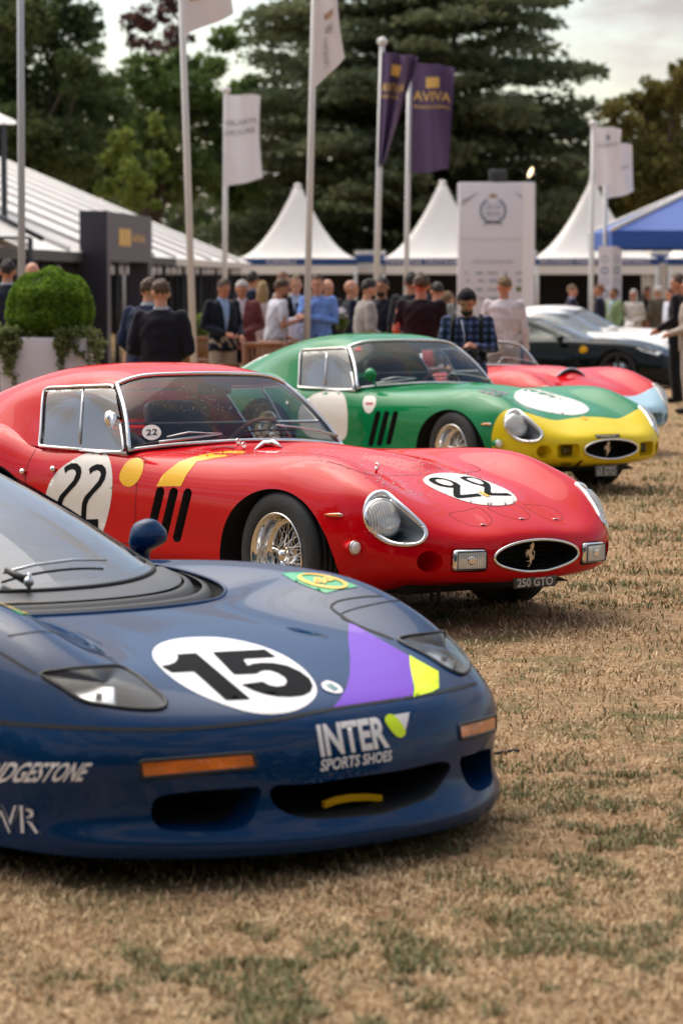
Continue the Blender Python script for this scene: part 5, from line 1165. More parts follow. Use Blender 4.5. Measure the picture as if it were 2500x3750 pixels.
# ------------------------------------------------------------------ marquee, tents, flags, signs
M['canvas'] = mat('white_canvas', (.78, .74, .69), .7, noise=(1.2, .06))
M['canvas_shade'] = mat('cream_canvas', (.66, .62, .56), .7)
M['pole'] = mat('white_pole', (.70, .68, .65), .35)
M['grey_pole'] = mat('grey_pole', (.42, .45, .47), .4)
M['tent_blue'] = mat('blue_valance', (.012, .055, .20), .6)
M['canopy_blue'] = mat('blue_canopy', (.022, .085, .36), .6)
M['flag_white'] = mat('flag_white', (.82, .77, .78), .7)
M['flag_purple'] = mat('flag_purple', (.095, .055, .135), .65)
M['gold'] = mat('gold_print', (.80, .50, .14), .5)
M['print_grey'] = mat('grey_print', (.38, .36, .38), .7)
M['print_brown'] = mat('brown_print', (.40, .25, .16), .7)
M['print_blue'] = mat('blue_print', (.24, .29, .37), .7)
M['board'] = mat('board_white', (.70, .65, .69), .5)
M['portal'] = mat('dusky_purple_board', (.075, .062, .085), .5)
M['portal_side'] = mat('dark_board_edge', (.022, .018, .030), .5)
M['teak'] = mat('teak', (.30, .115, .045), .5, noise=(5, .4))
M['darkglass'] = glass('dark_glazing', (.20, .21, .22), 1.3)
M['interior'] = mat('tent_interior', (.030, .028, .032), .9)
M['frame_dark'] = mat('dark_frame', (.025, .026, .03), .5)
M['curtain'] = mat('pale_curtain', (.38, .38, .36), .8)
M['leaf_box'] = leaf_mat('box_leaf', (.075, .15, .014), (.16, .28, .028), (.28, .38, .06), 7)
M['leaf_ivy'] = leaf_mat('ivy_leaf', (.08, .11, .035), (.17, .20, .07), (.30, .32, .15), 9)

def flat_text(txt, p0, ux, uz, w, h, off, bold=.015):
    """lettering standing on a plane: p0 lower left corner, ux / uz unit directions"""
    V, F = text2d(txt, bold); n = np.cross(ux, uz); return np.asarray(p0) + V[:, :1] * w * np.asarray(ux) + V[:, 1:] * h * np.asarray(uz) + n * off, F

mq = thing('marquee', 'long white ribbed marquee with dark glazed front at the left', 'marquee', (-7.4, 40, 0))
O = np.array([-7.4, 40, 0]); ed_ = np.array([.0553, 1, 0]); pd_ = np.array([-.9985, .0552, 0]); eave_z, ridge_z, half = 2.43, 6.4, 9.3
def mqp(s, t, z=0): return ed_ * s + pd_ * t + np.array([0, 0, z])
NB = 13
for k in range(NB):
    s0, s1 = k * 5, k * 5 + 5; U = np.linspace(0, 1, 9); Wv = np.linspace(0, 1, 6)
    G = np.array([[mqp(s0 + .06 + (4.88) * u, half * w - .35 * (1 - w), eave_z - .12 * (1 - w) + (ridge_z - eave_z) * w + .035 * math.sin(math.pi * u) * math.sin(math.pi * min(w * 1.1 + .05, 1))) for u in U] for w in Wv])
    obj('roof_panel', (G.reshape(-1, 3), grid_faces(6, 9)), M['canvas'], mq)
    G2 = np.array([[mqp(s0 + 5 * u, half + half * w, ridge_z + (eave_z - ridge_z) * w) for u in (0, 1)] for w in (0, 1)]); obj('roof_panel', (G2.reshape(-1, 3), grid_faces(2, 2)), M['canvas'], mq)
    obj('roof_rib', tube([mqp(s0, -.36, eave_z - .10), mqp(s0, half, ridge_z + .03)], .075, 8), M['canvas'], mq)
    obj('post', (lambda b: (b[0] + mqp(s0, 0, 0), b[1]))(box(0, 0, eave_z / 2 - .4, .14, .14, eave_z + .8)), M['frame_dark'], mq)
    for q in range(3):
        a, b = mqp(s0 + .1 + q * 1.62, -.02, -.75), mqp(s0 + .1 + q * 1.62 + 1.56, -.02, eave_z - .38)
        gp = obj('glass_panel', (np.array([a, (b[0], b[1], a[2]), b, (a[0], a[1], b[2])]), [(0, 1, 2, 3)]), M['darkglass'], mq, smooth=False)
        obj('mullion', (lambda bb: (bb[0] + mqp(s0 + .1 + q * 1.62, 0, 0), bb[1]))(box(0, 0, .85, .07, .07, 3.0)), M['frame_dark'], mq)
    if k % 2 == 0:
        cx = np.linspace(0, 1.1, 15); cv = np.array([mqp(s0 + 1.2 + x, .7 + .06 * math.sin(x * 26), z) for z in (-.6, 2.2) for x in cx]); obj('curtain', (cv, grid_faces(2, 15)), M['curtain'], mq)
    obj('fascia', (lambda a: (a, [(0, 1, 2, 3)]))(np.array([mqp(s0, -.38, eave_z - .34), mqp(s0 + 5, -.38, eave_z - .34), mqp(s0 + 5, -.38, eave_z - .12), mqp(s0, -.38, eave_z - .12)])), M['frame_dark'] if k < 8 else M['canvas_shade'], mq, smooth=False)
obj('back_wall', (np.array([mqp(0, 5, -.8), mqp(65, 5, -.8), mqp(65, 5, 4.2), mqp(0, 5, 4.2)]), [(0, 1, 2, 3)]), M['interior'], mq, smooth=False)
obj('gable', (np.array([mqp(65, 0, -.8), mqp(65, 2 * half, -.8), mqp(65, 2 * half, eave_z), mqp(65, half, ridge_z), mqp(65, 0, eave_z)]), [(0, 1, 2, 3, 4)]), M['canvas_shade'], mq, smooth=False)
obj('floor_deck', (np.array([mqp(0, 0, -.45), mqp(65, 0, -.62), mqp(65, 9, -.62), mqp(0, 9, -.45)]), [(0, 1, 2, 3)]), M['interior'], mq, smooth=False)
# small white porch in front of the marquee and the canopy above it at the edge of the picture
c0 = at(-90, 870, 52); pc = thing('porch_canopy', 'small white porch roof with black edging beside the marquee, at the left edge', 'canopy', (c0[0], c0[1], gz(52)))
def rel(o, p): return np.asarray(p) - np.array(o.location)
pv = [rel(pc, p) for p in (at(-330, 868, 51), at(112, 871, 52), at(112, 871, 54.5), at(-330, 868, 54.5), at(-110, 742, 52.6), at(-110, 742, 53.9))]
obj('roof', (np.array(pv), [(0, 1, 4), (1, 2, 5, 4), (2, 3, 5), (3, 0, 4, 5)]), M['canvas'], pc, smooth=False)
obj('edging', join(tube([pv[4] + (0, -.05, .03), rel(pc, at(158, 876, 52))], .05, 6), tube([pv[0], pv[1]], .03, 6)), M['frame_dark'], pc)
for q in (pv[0], pv[1], pv[2], pv[3]): obj('post', tube([(q[0], q[1], 0), q], .05, 8), M['frame_dark'], pc)
tc_ = at(-80, 440, 62); tn = thing('canopy_tent', 'white flat canopy corner high at the left edge behind the grey flagpole', 'canopy', (tc_[0], tc_[1], gz(62)))
tv = [rel(tn, p) for p in (at(-420, 447, 61), at(60, 455, 62), at(60, 442, 66), at(-420, 440, 66), at(-180, 330, 63.5))]
obj('roof', (np.array(tv), [(0, 1, 4), (1, 2, 4), (2, 3, 4), (3, 0, 4)]), M['canvas'], tn, smooth=False)
for p in (at(14, 450, 62), at(-400, 447, 61.5)): q = rel(tn, p); obj('post', tube([(q[0], q[1], 0), q], .07, 8), M['frame_dark'], tn)
obj('side_screen', (np.array([rel(tn, p) for p in (at(-420, 575, 62.5), at(5, 575, 62.5), at(5, 456, 62.5), at(-420, 450, 62.5))]), [(0, 1, 2, 3)]), M['darkglass'], tn, smooth=False)

# entrance portal with a gold logo
pa, pb = np.array([-5.29, 62.0, gz(62)]), np.array([-4.70, 68.1, gz(68)])
po = thing('entrance_portal', 'dusky purple entrance portal with a gold logo in front of the marquee', 'sign', pa)
ux = (pb - pa) * (1, 1, 0); Lp = np.linalg.norm(ux); ux /= Lp; nx = np.array([ux[1], -ux[0], 0]); top = 3.24 - pa[2]
def pbox(u0, u1, z0, z1, t0, t1):
    V = [ux * u + nx * t + np.array([0, 0, z]) for z in (z0, z1) for t in (t0, t1) for u in (u0, u1)]
    return np.array(V), [(0, 1, 3, 2), (4, 6, 7, 5), (0, 4, 5, 1), (2, 3, 7, 6), (0, 2, 6, 4), (1, 5, 7, 3)]
obj('header', pbox(.003, Lp, top - 1.12, top, -.5, 0), M['portal'], po, smooth=False)
obj('jamb', pbox(.003, .45, -.1, top - 1.122, -.5, -.002), M['portal'], po, smooth=False); obj('jamb', pbox(Lp - .5, Lp, -.1, top - 1.122, -.5, -.002), M['portal'], po, smooth=False)
obj('end_panel', pbox(-.05, .0, -.1, top + .01, -.62, .01), M['portal_side'], po, smooth=False)
lg = [pbox(1.5 + k * .40, 1.80 + k * .40, top - .76, top - .36, 0, .02) for k in range(4)]
for b_ in lg: obj('logo_block', b_, M['gold'], po, smooth=False)
obj('logo_lettering', flat_text('AVIVA', ux * 3.25 + nx * .0 + np.array([0, 0, top - .66]), ux, np.array([0, 0, 1]), 1.8, .2, .01), M['gold'], po, smooth=False)

# pagoda tents
def pagoda(label, px, apex_py, Y, halfw, txt=None, left=True):
    c = at(px, 950, Y); g = gz(Y); t = thing('pagoda_tent', label, 'tent', (c[0], c[1], g), group='white pagoda tents in a row'); s = FPX / Y
    ez = (1022 - 948) / s + CAM_H - g; H = (948 - apex_py) / s; n = 33; L = np.linspace(-1, 1, n); G = []
    for v in L:
        for u in L:
            r = max(abs(u), abs(v)) * .92 + .08 * math.hypot(u, v) / 1.414; G.append((u * halfw, v * halfw, ez + H * min(1.0, 1.06 * (max(0, 1 - r)) ** 1.75 * 1.02)))
    obj('roof', (np.array(G), grid_faces(n, n)), M['canvas'], t)
    obj('finial', (lambda b: (b[0] + (0, 0, ez + H), b[1]))(ball((0, 0, -.02), (.16, .16, .12), 12, 8)), M['canvas'], t)
    for sx, sy, rx in ((0, -1, 0), (0, 1, 0), (-1, 0, 1), (1, 0, 1)):
        b1 = box(sx * halfw, sy * halfw, ez - .14, .02 if rx else 2 * halfw, 2 * halfw if rx else .02, .25); obj('valance', b1, M['tent_blue'], t, smooth=False)
        b2 = box(sx * halfw * .99, sy * halfw * .99, ez - .46, .02 if rx else 2 * halfw, 2 * halfw if rx else .02, .36); obj('lower_valance', b2, M['canvas'], t, smooth=False)
    for sx in (-1, 1):
        for sy in (-1, 1): obj('post', box(sx * halfw * .97, sy * halfw * .97, ez / 2 - .1, .12, .12, ez), M['pole'], t)
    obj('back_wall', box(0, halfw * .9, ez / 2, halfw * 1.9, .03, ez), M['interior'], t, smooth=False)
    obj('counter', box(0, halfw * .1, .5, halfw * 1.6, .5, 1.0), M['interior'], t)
    if txt: obj('valance_lettering', flat_text(txt[0], (txt[1], -halfw - .012, ez - .215), np.array([1., 0, 0]), np.array([0, 0, 1.]), txt[2], .16, 0, .02), M['board'], t, smooth=False)
    return t
pagoda('white pagoda tent with a short name on its blue valance, leftmost of the row', 1090, 683, 112, 2.42, ('CANALI', -1.2, 1.15))
pagoda('white pagoda tent with two words on its blue valance, beside the tall white board', 1618, 672, 112, 2.50, ('TIMEWISE VINTAGE', -2.4, 3.0))
pagoda('white pagoda tent with a peaked roof left of the blue canopy', 2165, 670, 112, 2.46, ('RICHARD HAMMOND WORKS', -2.3, 4.4))
pagoda('white pagoda tent with curtains behind the blue canopy at the right edge', 2640, 672, 112, 2.46)
for nm, lab, x0, x1 in (('link_tent', 'flat blue and white link roof between the first and second pagoda tents', 1318, 1392), ('link_tent', 'flat link roof between the second and third pagoda tents', 1846, 1940), ('link_tent', 'flat link roof right of the third pagoda tent', 2390, 2420)):
    a, b = at(x0, 950, 112.6), at(x1, 950, 112.6); w = b[0] - a[0] + .4; t = thing(nm, lab, 'tent', ((a[0] + b[0]) / 2, a[1], gz(112)), group='link roofs between the pagoda tents')
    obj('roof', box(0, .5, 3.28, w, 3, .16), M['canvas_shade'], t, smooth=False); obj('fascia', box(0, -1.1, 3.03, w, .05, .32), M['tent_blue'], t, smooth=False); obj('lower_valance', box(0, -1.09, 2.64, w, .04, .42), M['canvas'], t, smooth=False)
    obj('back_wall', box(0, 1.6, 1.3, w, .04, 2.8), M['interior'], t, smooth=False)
for px in (2375, 2440, 2470):
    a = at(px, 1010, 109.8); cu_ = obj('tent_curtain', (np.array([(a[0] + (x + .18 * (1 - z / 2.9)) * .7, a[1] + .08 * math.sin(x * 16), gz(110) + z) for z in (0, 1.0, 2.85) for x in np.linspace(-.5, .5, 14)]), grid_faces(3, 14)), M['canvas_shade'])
    tag(cu_, {2375: 'gathered white tent curtain hanging left of the dark opening', 2440: 'gathered white tent curtain under the blue canopy', 2470: 'gathered white tent curtain nearest the right edge'}[px], 'curtain', 'tent curtains at the right')

# blue canopy at the right
Y = 68; c = at(2640, 900, Y); cn = thing('blue_canopy', 'bright blue pyramid canopy with a pale ridge at the right edge', 'canopy', (c[0], c[1], gz(Y)))
w = c[0] - at(2195, 900, Y)[0]; ez = (1022 - 853) / (FPX / Y) + CAM_H - gz(Y); H = (853 - 690) / (FPX / Y) + .25
R_ = np.array([(-w, -w, ez), (w, -w, ez), (w, w, ez), (-w, w, ez), (0, 0, ez + H)])
for k in range(4): obj('roof_panel', (np.array([R_[k], R_[(k + 1) % 4], R_[4]]), [(0, 1, 2)]), M['canopy_blue'], cn, smooth=False); obj('ridge', tube([R_[k] + (0, 0, .01), R_[4] + (0, 0, .03)], .065, 6), M['canvas_shade'], cn)
for sx, sy in ((0, -1), (0, 1), (-1, 0), (1, 0)): obj('valance', box(sx * w, sy * w, ez - .21, .02 if sx else 2 * w, .02 if sy else 2 * w, .42), M['canopy_blue'], cn, smooth=False)
for sx in (-1, 1):
    for sy in (-1, 1): obj('post', box(sx * w * .97, sy * w * .97, ez / 2, .07, .07, ez), M['pole'], cn)

# tall white board with the wreath emblem
Y = 90; b0, b1 = at(1676, 1130, Y), at(1956, 1130, Y); wd = b1[0] - b0[0]; zt = at(1800, 668, Y)[2]; g = gz(Y)
tb = thing('tall_board', 'tall white board with a blue laurel emblem and rows of small logos', 'sign', ((b0[0] + b1[0]) / 2, Y, g)); hh = zt - g
obj('panel', box(0, .3, hh / 2, wd, .6, hh, .03), M['board'], tb)
obj('edge_strip', box(wd / 2 - .22, -.012, hh / 2, .40, .02, hh - .1), M['flag_white'], tb, smooth=False)
def bz(py): return (1022 - py) / (FPX / Y) + CAM_H - g
def bx_(px): return at(px, 1022, Y)[0] - (b0[0] + b1[0]) / 2
ec, er = np.array([bx_(1803), -.02, bz(774)]), .40
for sgn in (-1, 1):
    for k in range(11):
        a = math.radians(-80 + k * 13.5); a = a if sgn > 0 else math.pi - a; d = np.array([math.cos(a), 0, math.sin(a)]); t_ = np.array([-math.sin(a), 0, math.cos(a)]) * sgn
        p = ec + d * er; lf = np.array([p - t_ * .07, p + d * .055, p + t_ * .09, p - d * .055]); obj('laurel_leaf', (lf, [(0, 1, 2, 3)]), M['print_blue'], tb, smooth=False)
obj('ribbon_mark', (np.array([ec + (x, 0, -.40 - .10 * (1 - (x / .3) ** 2) * -1 - dz) for dz in (0, .10) for x in np.linspace(-.3, .3, 9)]), grid_faces(2, 9)), M['print_grey'], tb, smooth=False)
obj('crown_mark', (np.array([ec + p for p in ((-.12, 0, .42), (.12, 0, .42), (.14, 0, .56), (.06, 0, .50), (0, 0, .60), (-.06, 0, .50), (-.14, 0, .56))]), [(0, 1, 2, 3, 4, 5, 6)]), M['print_brown'], tb, smooth=False)
ex = np.array([1., 0, 0]); ezv = np.array([0, 0, 1.])
obj('emblem_lettering', flat_text('SALON', ec + (-.24, 0, .04), ex, ezv, .48, .20, 0, .0), M['print_blue'], tb, smooth=False); obj('emblem_lettering', flat_text('PRIVE', ec + (-.24, 0, -.22), ex, ezv, .48, .20, 0, .0), M['print_blue'], tb, smooth=False)
obj('line_lettering', flat_text('CONCOURS AND SUPERCAR WEEK', (bx_(1728), -.02, bz(966)), ex, ezv, 1.35, .12, 0, 0), M['print_grey'], tb, smooth=False)
for r, (py, row) in enumerate(((1000, 5), (1028, 5), (1060, 4), (1092, 3))):
    for k in range(row):
        x = 1706 + k * 48 + (r % 2) * 6; w_ = .10 + .12 * ((k * 7 + r * 3) % 3)
        obj('small_logo', box(bx_(x), -.016, bz(py), w_, .01, .07), M['print_blue'] if (k + r) % 2 else M['print_grey'], tb, smooth=False)
obj('round_logo', lathe([(.001, 0), (.085, 0), (.085, .012), (.001, .012)], 18, 'y'), M['leaf_bright'], tb).location = (bx_(1898), -.018, bz(1058))
for u in (-.9, .9):
    pv = np.array([(u * wd / 2, -.016, bz(757)), (u * wd / 2, -.016, bz(735)), (u * wd / 4, -.016, bz(706)), (u * wd / 4 + u * .06, -.016, bz(706) - .05)]); obj('corner_line', (pv, [(0, 1, 2, 3)]), M['print_grey'], tb, smooth=False)
obj('fold_line', box(0, -.013, bz(875), wd - .06, .012, .03), M['canvas_shade'], tb, smooth=False)
sp_ = thing('stage_lamp', 'dark square lamp fixed on the top edge of the tall white board', 'lamp', (at(1822, 640, 90.3)[0], 90.3, zt)); obj('housing', box(0, 0, .24, .58, .4, .36, .04), M['frame_dark'], sp_); obj('bracket', box(0, 0, .05, .2, .1, .12), M['frame_dark'], sp_)
sl_ = thing('spotlight', 'small lit spotlight tilted on the right top corner of the tall board', 'lamp', (at(1930, 665, 90.3)[0], 90.3, zt)); obj('stem', tube([(0, 0, -.01), (.04, 0, .16)], .03, 8), M['frame_dark'], sl_)
M['lit'] = mat('lit_lamp', (.9, .7, .4), .4, emit=((1, .78, .45), 1.4)); obj('lit_face', xf(ball((0, 0, 0), (.065, .06, .18), 12, 8), (.10, 0, .34), (0, .42, 0)), M['lit'], sl_)

# three-sided logo pillar and small white lectern sign
Y = 65; g = gz(Y); lp = thing('logo_pillar', 'slim white two-faced pillar with grey round logos beside the suited men', 'sign', (at(2232, 1022, Y)[0], Y, g)); s = FPX / Y; hh = (1022 - 903) / s + CAM_H - g
V = np.array([(-.28, .02, 0), (.02, -.14, 0), (.28, .05, 0), (0, .35, 0)]); obj('panel', (np.concatenate([V, V + (0, 0, hh)]), [(0, 1, 5, 4), (1, 2, 6, 5), (2, 3, 7, 6), (3, 0, 4, 7), (4, 5, 6, 7)]), M['board'], lp, smooth=False)
for k in range(4):
    for (ax_, bx2) in (((-.28, .02), (.02, -.14)), ((.02, -.14), (.28, .05))):
        m_ = np.array([(ax_[0] + bx2[0]) / 2, (ax_[1] + bx2[1]) / 2, hh - .30 - k * .27]); u = np.array([bx2[0] - ax_[0], bx2[1] - ax_[1], 0]); u /= np.linalg.norm(u); n_ = np.array([u[1], -u[0], 0])
        ringp = [m_ + n_ * .008 + u * .075 * math.cos(a) + ezv * .075 * math.sin(a) for a in np.arange(16) / 16 * 2 * math.pi]; obj('round_logo', ribbon(np.array(ringp), np.tile(n_, (16, 1)), .022 + .02 * (k % 2), True), M['print_blue'], lp, smooth=False)
Y = 38; g = gz(Y); ls = thing('lectern_sign', 'white square sign box with small grey logos among the wooden chairs', 'sign', (at(1118, 1022, Y)[0], Y, g)); s = FPX / Y; zt_ = (1022 - 1162) / s + CAM_H - g
obj('panel', box(0, 0, zt_ / 2, 125 / s, .32, zt_, .015), M['board'], ls)
for px, py, r in ((1106, 1210, .055), (1097, 1248, .045), (1134, 1248, .045)):
    c_ = np.array([at(px, 1022, Y)[0] - ls.location[0], -.166, (1022 - py) / s + CAM_H - g]); rp_ = np.array([c_ + (r * math.cos(a), 0, r * math.sin(a)) for a in np.arange(18) / 18 * 2 * math.pi]); obj('round_logo', ribbon(rp_, np.tile([0, -1., 0], (18, 1)), .016, True), M['print_grey'], ls, smooth=False)

# flagpoles and flags
def pole(label, top, bot_x, Y, w_px, m='pole', ball_top=True, extra=0.0):
    s = FPX / Y; g = gz(Y); t = at(top[0], top[1], Y); slope = (bot_x[0] - top[0]) / (bot_x[1] - top[1]); h0 = t[2] - g; xb = t[0] + slope * h0; r = w_px / s / 2
    tp = t + (t - np.array([xb, Y, g])) * extra; o = thing('flagpole', label, 'flagpole', (xb, Y, g), group='flagpoles along the row'); q = tp - np.array([xb, Y, g])
    obj('shaft', tube([(0, 0, -.2), q * .5, q], [r * 1.06, r, r * .88], 12), M[m], o); obj('foot_plate', lathe([(.001, 0), (.16, 0), (.16, .03), (.06, .05), (.05, .10), (.001, .10)], 16), M[m], o)
    if ball_top: obj('finial', ball(q + np.array([0, 0, r * 1.1]), (r * 1.75, r * 1.75, r * 1.5), 14, 10), M[m], o)
    return o
pole('grey flagpole at the left edge above the box bush', (76, -40), (70, 1040), 31, 27, 'grey_pole', False, .25)
pole('leaning white flagpole behind the red car roof', (663, -60), (705, 1330), 36, 25, 'pole', False, .2)
pole('slim white flagpole carrying the white flag with two lines of letters', (828, 340), (822, 880), 62, 19)
pole('white flagpole in front of the small white sign box', (1152, -60), (1122, 1170), 37.2, 24, 'pole', False, .2)
pole('flagpole with a domed top carrying the folded purple flag', (1399, 165), (1375, 1180), 49, 22)
pole('flagpole carrying the spread purple flag', (1498, 285), (1488, 1060), 52, 19, 'pole', False)
pole('flagpole carrying the nearer white flag, right of the tents', (2170, 463), (2166, 1110), 60, 18)
pole('flagpole carrying the farther white flag behind it, right of the tents', (2212, 530), (2216, 760), 66, 17)
pole('short white rope post beside the man in the dark blazer', (836, 1180), (836, 1330), 37.5, 20, 'pole', False)
def flag(label, Y, quad, m, prints=(), wave=.10, nw=1.5, curl=None, nu=22, nv=26):
    """cloth spanned by four picture corners (top left, top right, bottom right, bottom left), rippling towards its free edge"""
    q = [at(*p, Y) for p in quad]; o0 = (q[0] + q[3]) / 2
    def S(u, v, off=0.0):
        u = np.asarray(u, float); v = np.asarray(v, float); P = ((1 - u) * v)[:, None] * q[0] + (u * v)[:, None] * q[1] + (u * (1 - v))[:, None] * q[2] + ((1 - u) * (1 - v))[:, None] * q[3]
        ph = nw * 2 * math.pi * u + 1.7 * v; P[:, 1] += wave * np.sin(ph) * (.15 + u) - off; P[:, 2] += .03 * np.sin(ph + 1) * u
        if curl: P[:, 0] += curl * u * np.sin(math.pi * np.clip(v, 0, 1)) ; 
        return P - o0
    U, W_ = np.meshgrid(np.linspace(0, 1, nu), np.linspace(0, 1, nv), indexing='ij'); f = obj('flag', (S(U.ravel(), W_.ravel()), grid_faces(nu, nv)), M[m], loc=o0); tag(f, label, 'flag', 'flags flying above the row')
    for p in prints:
        txt, u0, u1, v0, v1, mm = p[:6]
        if txt is None: V, F = fill2d([np.array([(0, 0), (1, 0), (1, 1), (0, 1)], float)], .12)
        else: V, F = text2d(txt, .012); V, F = subdiv2d(V, F, .12)
        if len(p) > 6: V = np.stack([1 - V[:, 1], V[:, 0]], 1)
        obj('print_block' if txt is None else 'flag_lettering', (S(u0 + (u1 - u0) * V[:, 0], v0 + (v1 - v0) * V[:, 1], .03), F), M[mm], f, smooth=False)
    return f
flag('white flag hanging at the top edge on the leaning pole', 35.95, [(668, -150), (826, -150), (856, 50), (678, 126)], 'flag_white', [(None, .12, .5, .42, .46, 'print_brown')], .08, .8)
flag('white flag with two grey lines of letters, left of centre', 61.9, [(822, 346), (953, 348), (962, 655), (817, 685)], 'flag_white', [('HILARYS', .05, .93, .66, .72, 'print_grey'), ('HOUSE', .05, .9, .55, .61, 'print_grey')], .10, 1.1, -.05)
flag('long narrow white flag with a brown emblem and upright letters', 37.1, [(1152, -260), (1262, -260), (1262, 210), (1150, 326)], 'flag_white', [(None, .42, .78, .38, .42, 'print_brown'), (None, .45, .7, .28, .33, 'print_grey'), ('LANDAU', .34, .5, .06, .26, 'print_grey', 1)], .06, .8, -.10)
flag('dark purple flag with gold letters folded along its pole', 48.9, [(1397, 190), (1532, 205), (1408, 600), (1383, 612)], 'flag_purple', [(None, .32, .58, .80, .90, 'gold'), ('AVIVA', .04, .86, .655, .735, 'gold'), ('PRIVATE CLIENTS', .04, .7, .60, .63, 'gold')], .16, 2.2)
flag('dark purple flag with gold letters spread wide in the wind', 51.9, [(1506, 226), (1664, 244), (1642, 622), (1506, 636)], 'flag_purple', [(None, .34, .66, .775, .875, 'gold'), ('AVIVA', .04, .95, .655, .745, 'gold'), ('PRIVATE CLIENTS', .04, .94, .585, .615, 'gold')], .13, 1.3)
flag('nearer plain white flag with a small emblem, right of the tents', 59.9, [(2170, 462), (2274, 470), (2262, 664), (2180, 688)], 'flag_white', [(None, .45, .6, .78, .86, 'print_blue'), ('FAIRMONT', .1, .9, .66, .71, 'print_grey')], .08, 1.2)
flag('farther plain white flag partly behind the nearer one', 65.9, [(2214, 520), (2314, 530), (2318, 706), (2220, 728)], 'flag_white', [('SPA', .55, .85, .50, .56, 'print_grey')], .08, 1.1)

# clipped bush in a white planter, with ivy
Y = 28.6; g = gz(Y); s = FPX / Y; pl = thing('planter', 'white square planter with pale side, at the left edge behind the red car', 'planter', (at(175, 1022, Y)[0], Y, g)); zt_ = (1022 - 1232) / s + CAM_H - g; w = 315 / s
obj('pot', box(0, 0, zt_ / 2, w, w, zt_, .015), M['board'], pl); obj('soil', box(0, 0, zt_ - .02, w * .93, w * .93, .06), M['bark'], pl)
bb = thing('box_bush', 'clipped round green box bush in the white planter', 'bush', (pl.location[0] + .02, Y, g + zt_)); R_ = .445; rg = np.random.default_rng(77)
P = shell_points((0, 0, .27), (R_, R_, R_ * 1.0), 26000, rg, .14); P = P + .022 * np.sin(P * 21 + 1)[:, [1, 2, 0]]; P = P[P[:, 2] > -.02]; V, F = leaf_cards(P, .030, rg, 0, .7); link('foliage', fast_mesh('foliage', V, F, M['leaf_box']), bb)
obj('core', ball((0, 0, .27), R_ * .9, 24, 16), M['leaf_dark'], bb); obj('stem', tube([(0, 0, -.05), (0, 0, .2)], .04, 8), M['bark'], bb)
iv = thing('ivy', 'pale trailing ivy spilling over the rim of the white planter', 'ivy', (pl.location[0], Y, g + zt_)); P, stems = [], []
for k in range(26):
    side_ = k % 4; u = rg.uniform(-.5, .5) * w; ex_ = w / 2 + .02
    if side_ in (0, 1): x0, y0 = (rg.choice([-.44, -.38, -.36, .26, .30, .46]) + rg.normal() * .05) * w, -ex_
    else: x0, y0 = (1 if side_ == 2 else -1) * (ex_ + .02), rg.uniform(-.5, .4) * w
    Ld = rg.uniform(.12, .58) if rg.random() < .6 else rg.uniform(.05, .2); pts = [(x0 * .8, y0 * .8, .05), (x0, y0, .03), (x0 + rg.normal() * .03, y0 - .02, -Ld * .5), (x0 + rg.normal() * .05, y0, -Ld)]; stems.append(tube(pts, .004, 5))
    c_ = open_curve(pts, 12); P.append(np.repeat(c_, 9, 0) + rg.normal(size=(108, 3)) * .026)
for k in range(26): P.append(np.array([(rg.uniform(-.5, .5) * w, rg.uniform(-.5, .5) * w, .04)]) + rg.normal(size=(30, 3)) * (.06, .06, .04))
V, F = leaf_cards(np.concatenate(P), .05, rg, 0, .85); link('leaves', fast_mesh('leaves', V, F, M['leaf_ivy']), iv); obj('stems', join(*stems), M['bark'], iv)

# slatted wooden armchairs and tables of the terrace
def chair_tree(loc, rz, label):
    t = thing('garden_chair', label, 'chair', loc, (0, 0, rz), 'slatted wooden chairs on the terrace')
    if 'leg' not in _CH:
        _CH['leg'] = mesh('leg', *box(0, 0, .33, .045, .045, .66), M['teak']); _CH['slat'] = mesh('slat', *box(0, 0, 0, .028, .014, .50), M['teak']); _CH['seat_slat'] = mesh('seat_slat', *box(0, 0, 0, .52, .05, .018), M['teak'])
        _CH['rail'] = mesh('rail', *box(0, 0, 0, .58, .03, .06, .01), M['teak']); _CH['arm'] = mesh('arm', *box(0, 0, 0, .06, .52, .03, .008), M['teak']); _CH['stile'] = mesh('stile', *box(0, 0, 0, .05, .04, 1.0), M['teak'])
    for x in (-.27, .27):
        link('leg', _CH['leg'], t, (x, -.24, 0)); link('stile', _CH['stile'], t, (x, .27, .47), (-.16, 0, 0)); link('arm', _CH['arm'], t, (x, .0, .66))
    link('rail', _CH['rail'], t, (0, .345, .95), (-.16, 0, 0)); link('rail', _CH['rail'], t, (0, .26, .47), (-.16, 0, 0)); link('rail', _CH['rail'], t, (0, -.24, .40))
    for k in range(9): link('slat', _CH['slat'], t, (-.22 + k * .055, .303, .71), (-.16, 0, 0))
    for k in range(8): link('seat_slat', _CH['seat_slat'], t, (0, -.22 + k * .063, .43))
    return t
_CH = {}
for px, Y, rz, lab in ((735, 40, 2.2, 'slatted wooden chair behind the leaning white flagpole'), (905, 36.5, -1.0, 'wooden chair seen side on beside the short rope post'), (985, 35.5, 3.0, 'slatted wooden chair with its back turned, right of the side-on chair'), (1052, 37, 3.3, 'slatted wooden chair just left of the white sign box'),
                       (1232, 40, 2.9, 'slatted wooden chair just right of the white sign box'), (410, 27.5, -.9, 'wooden chair beside the box bush, its back leaning left'), (722, 43, -2.6, 'wooden chair farther back near the leaning flagpole')):
    b = at(px, 1022, Y); chair_tree((b[0], Y, gz(Y)), rz, lab)
Y = 38.5; b = at(1290, 1022, Y); tb2 = thing('garden_table', 'wooden table with white flowers behind the white sign box', 'table', (b[0], Y, gz(Y)))
for k in range(9): obj('slat', box(0, -.4 + k * .1, .92, 1.1, .085, .03), M['teak'], tb2)
for x in (-.45, .45):
    for y in (-.35, .35): obj('leg', box(x, y, .45, .06, .06, .9), M['teak'], tb2)
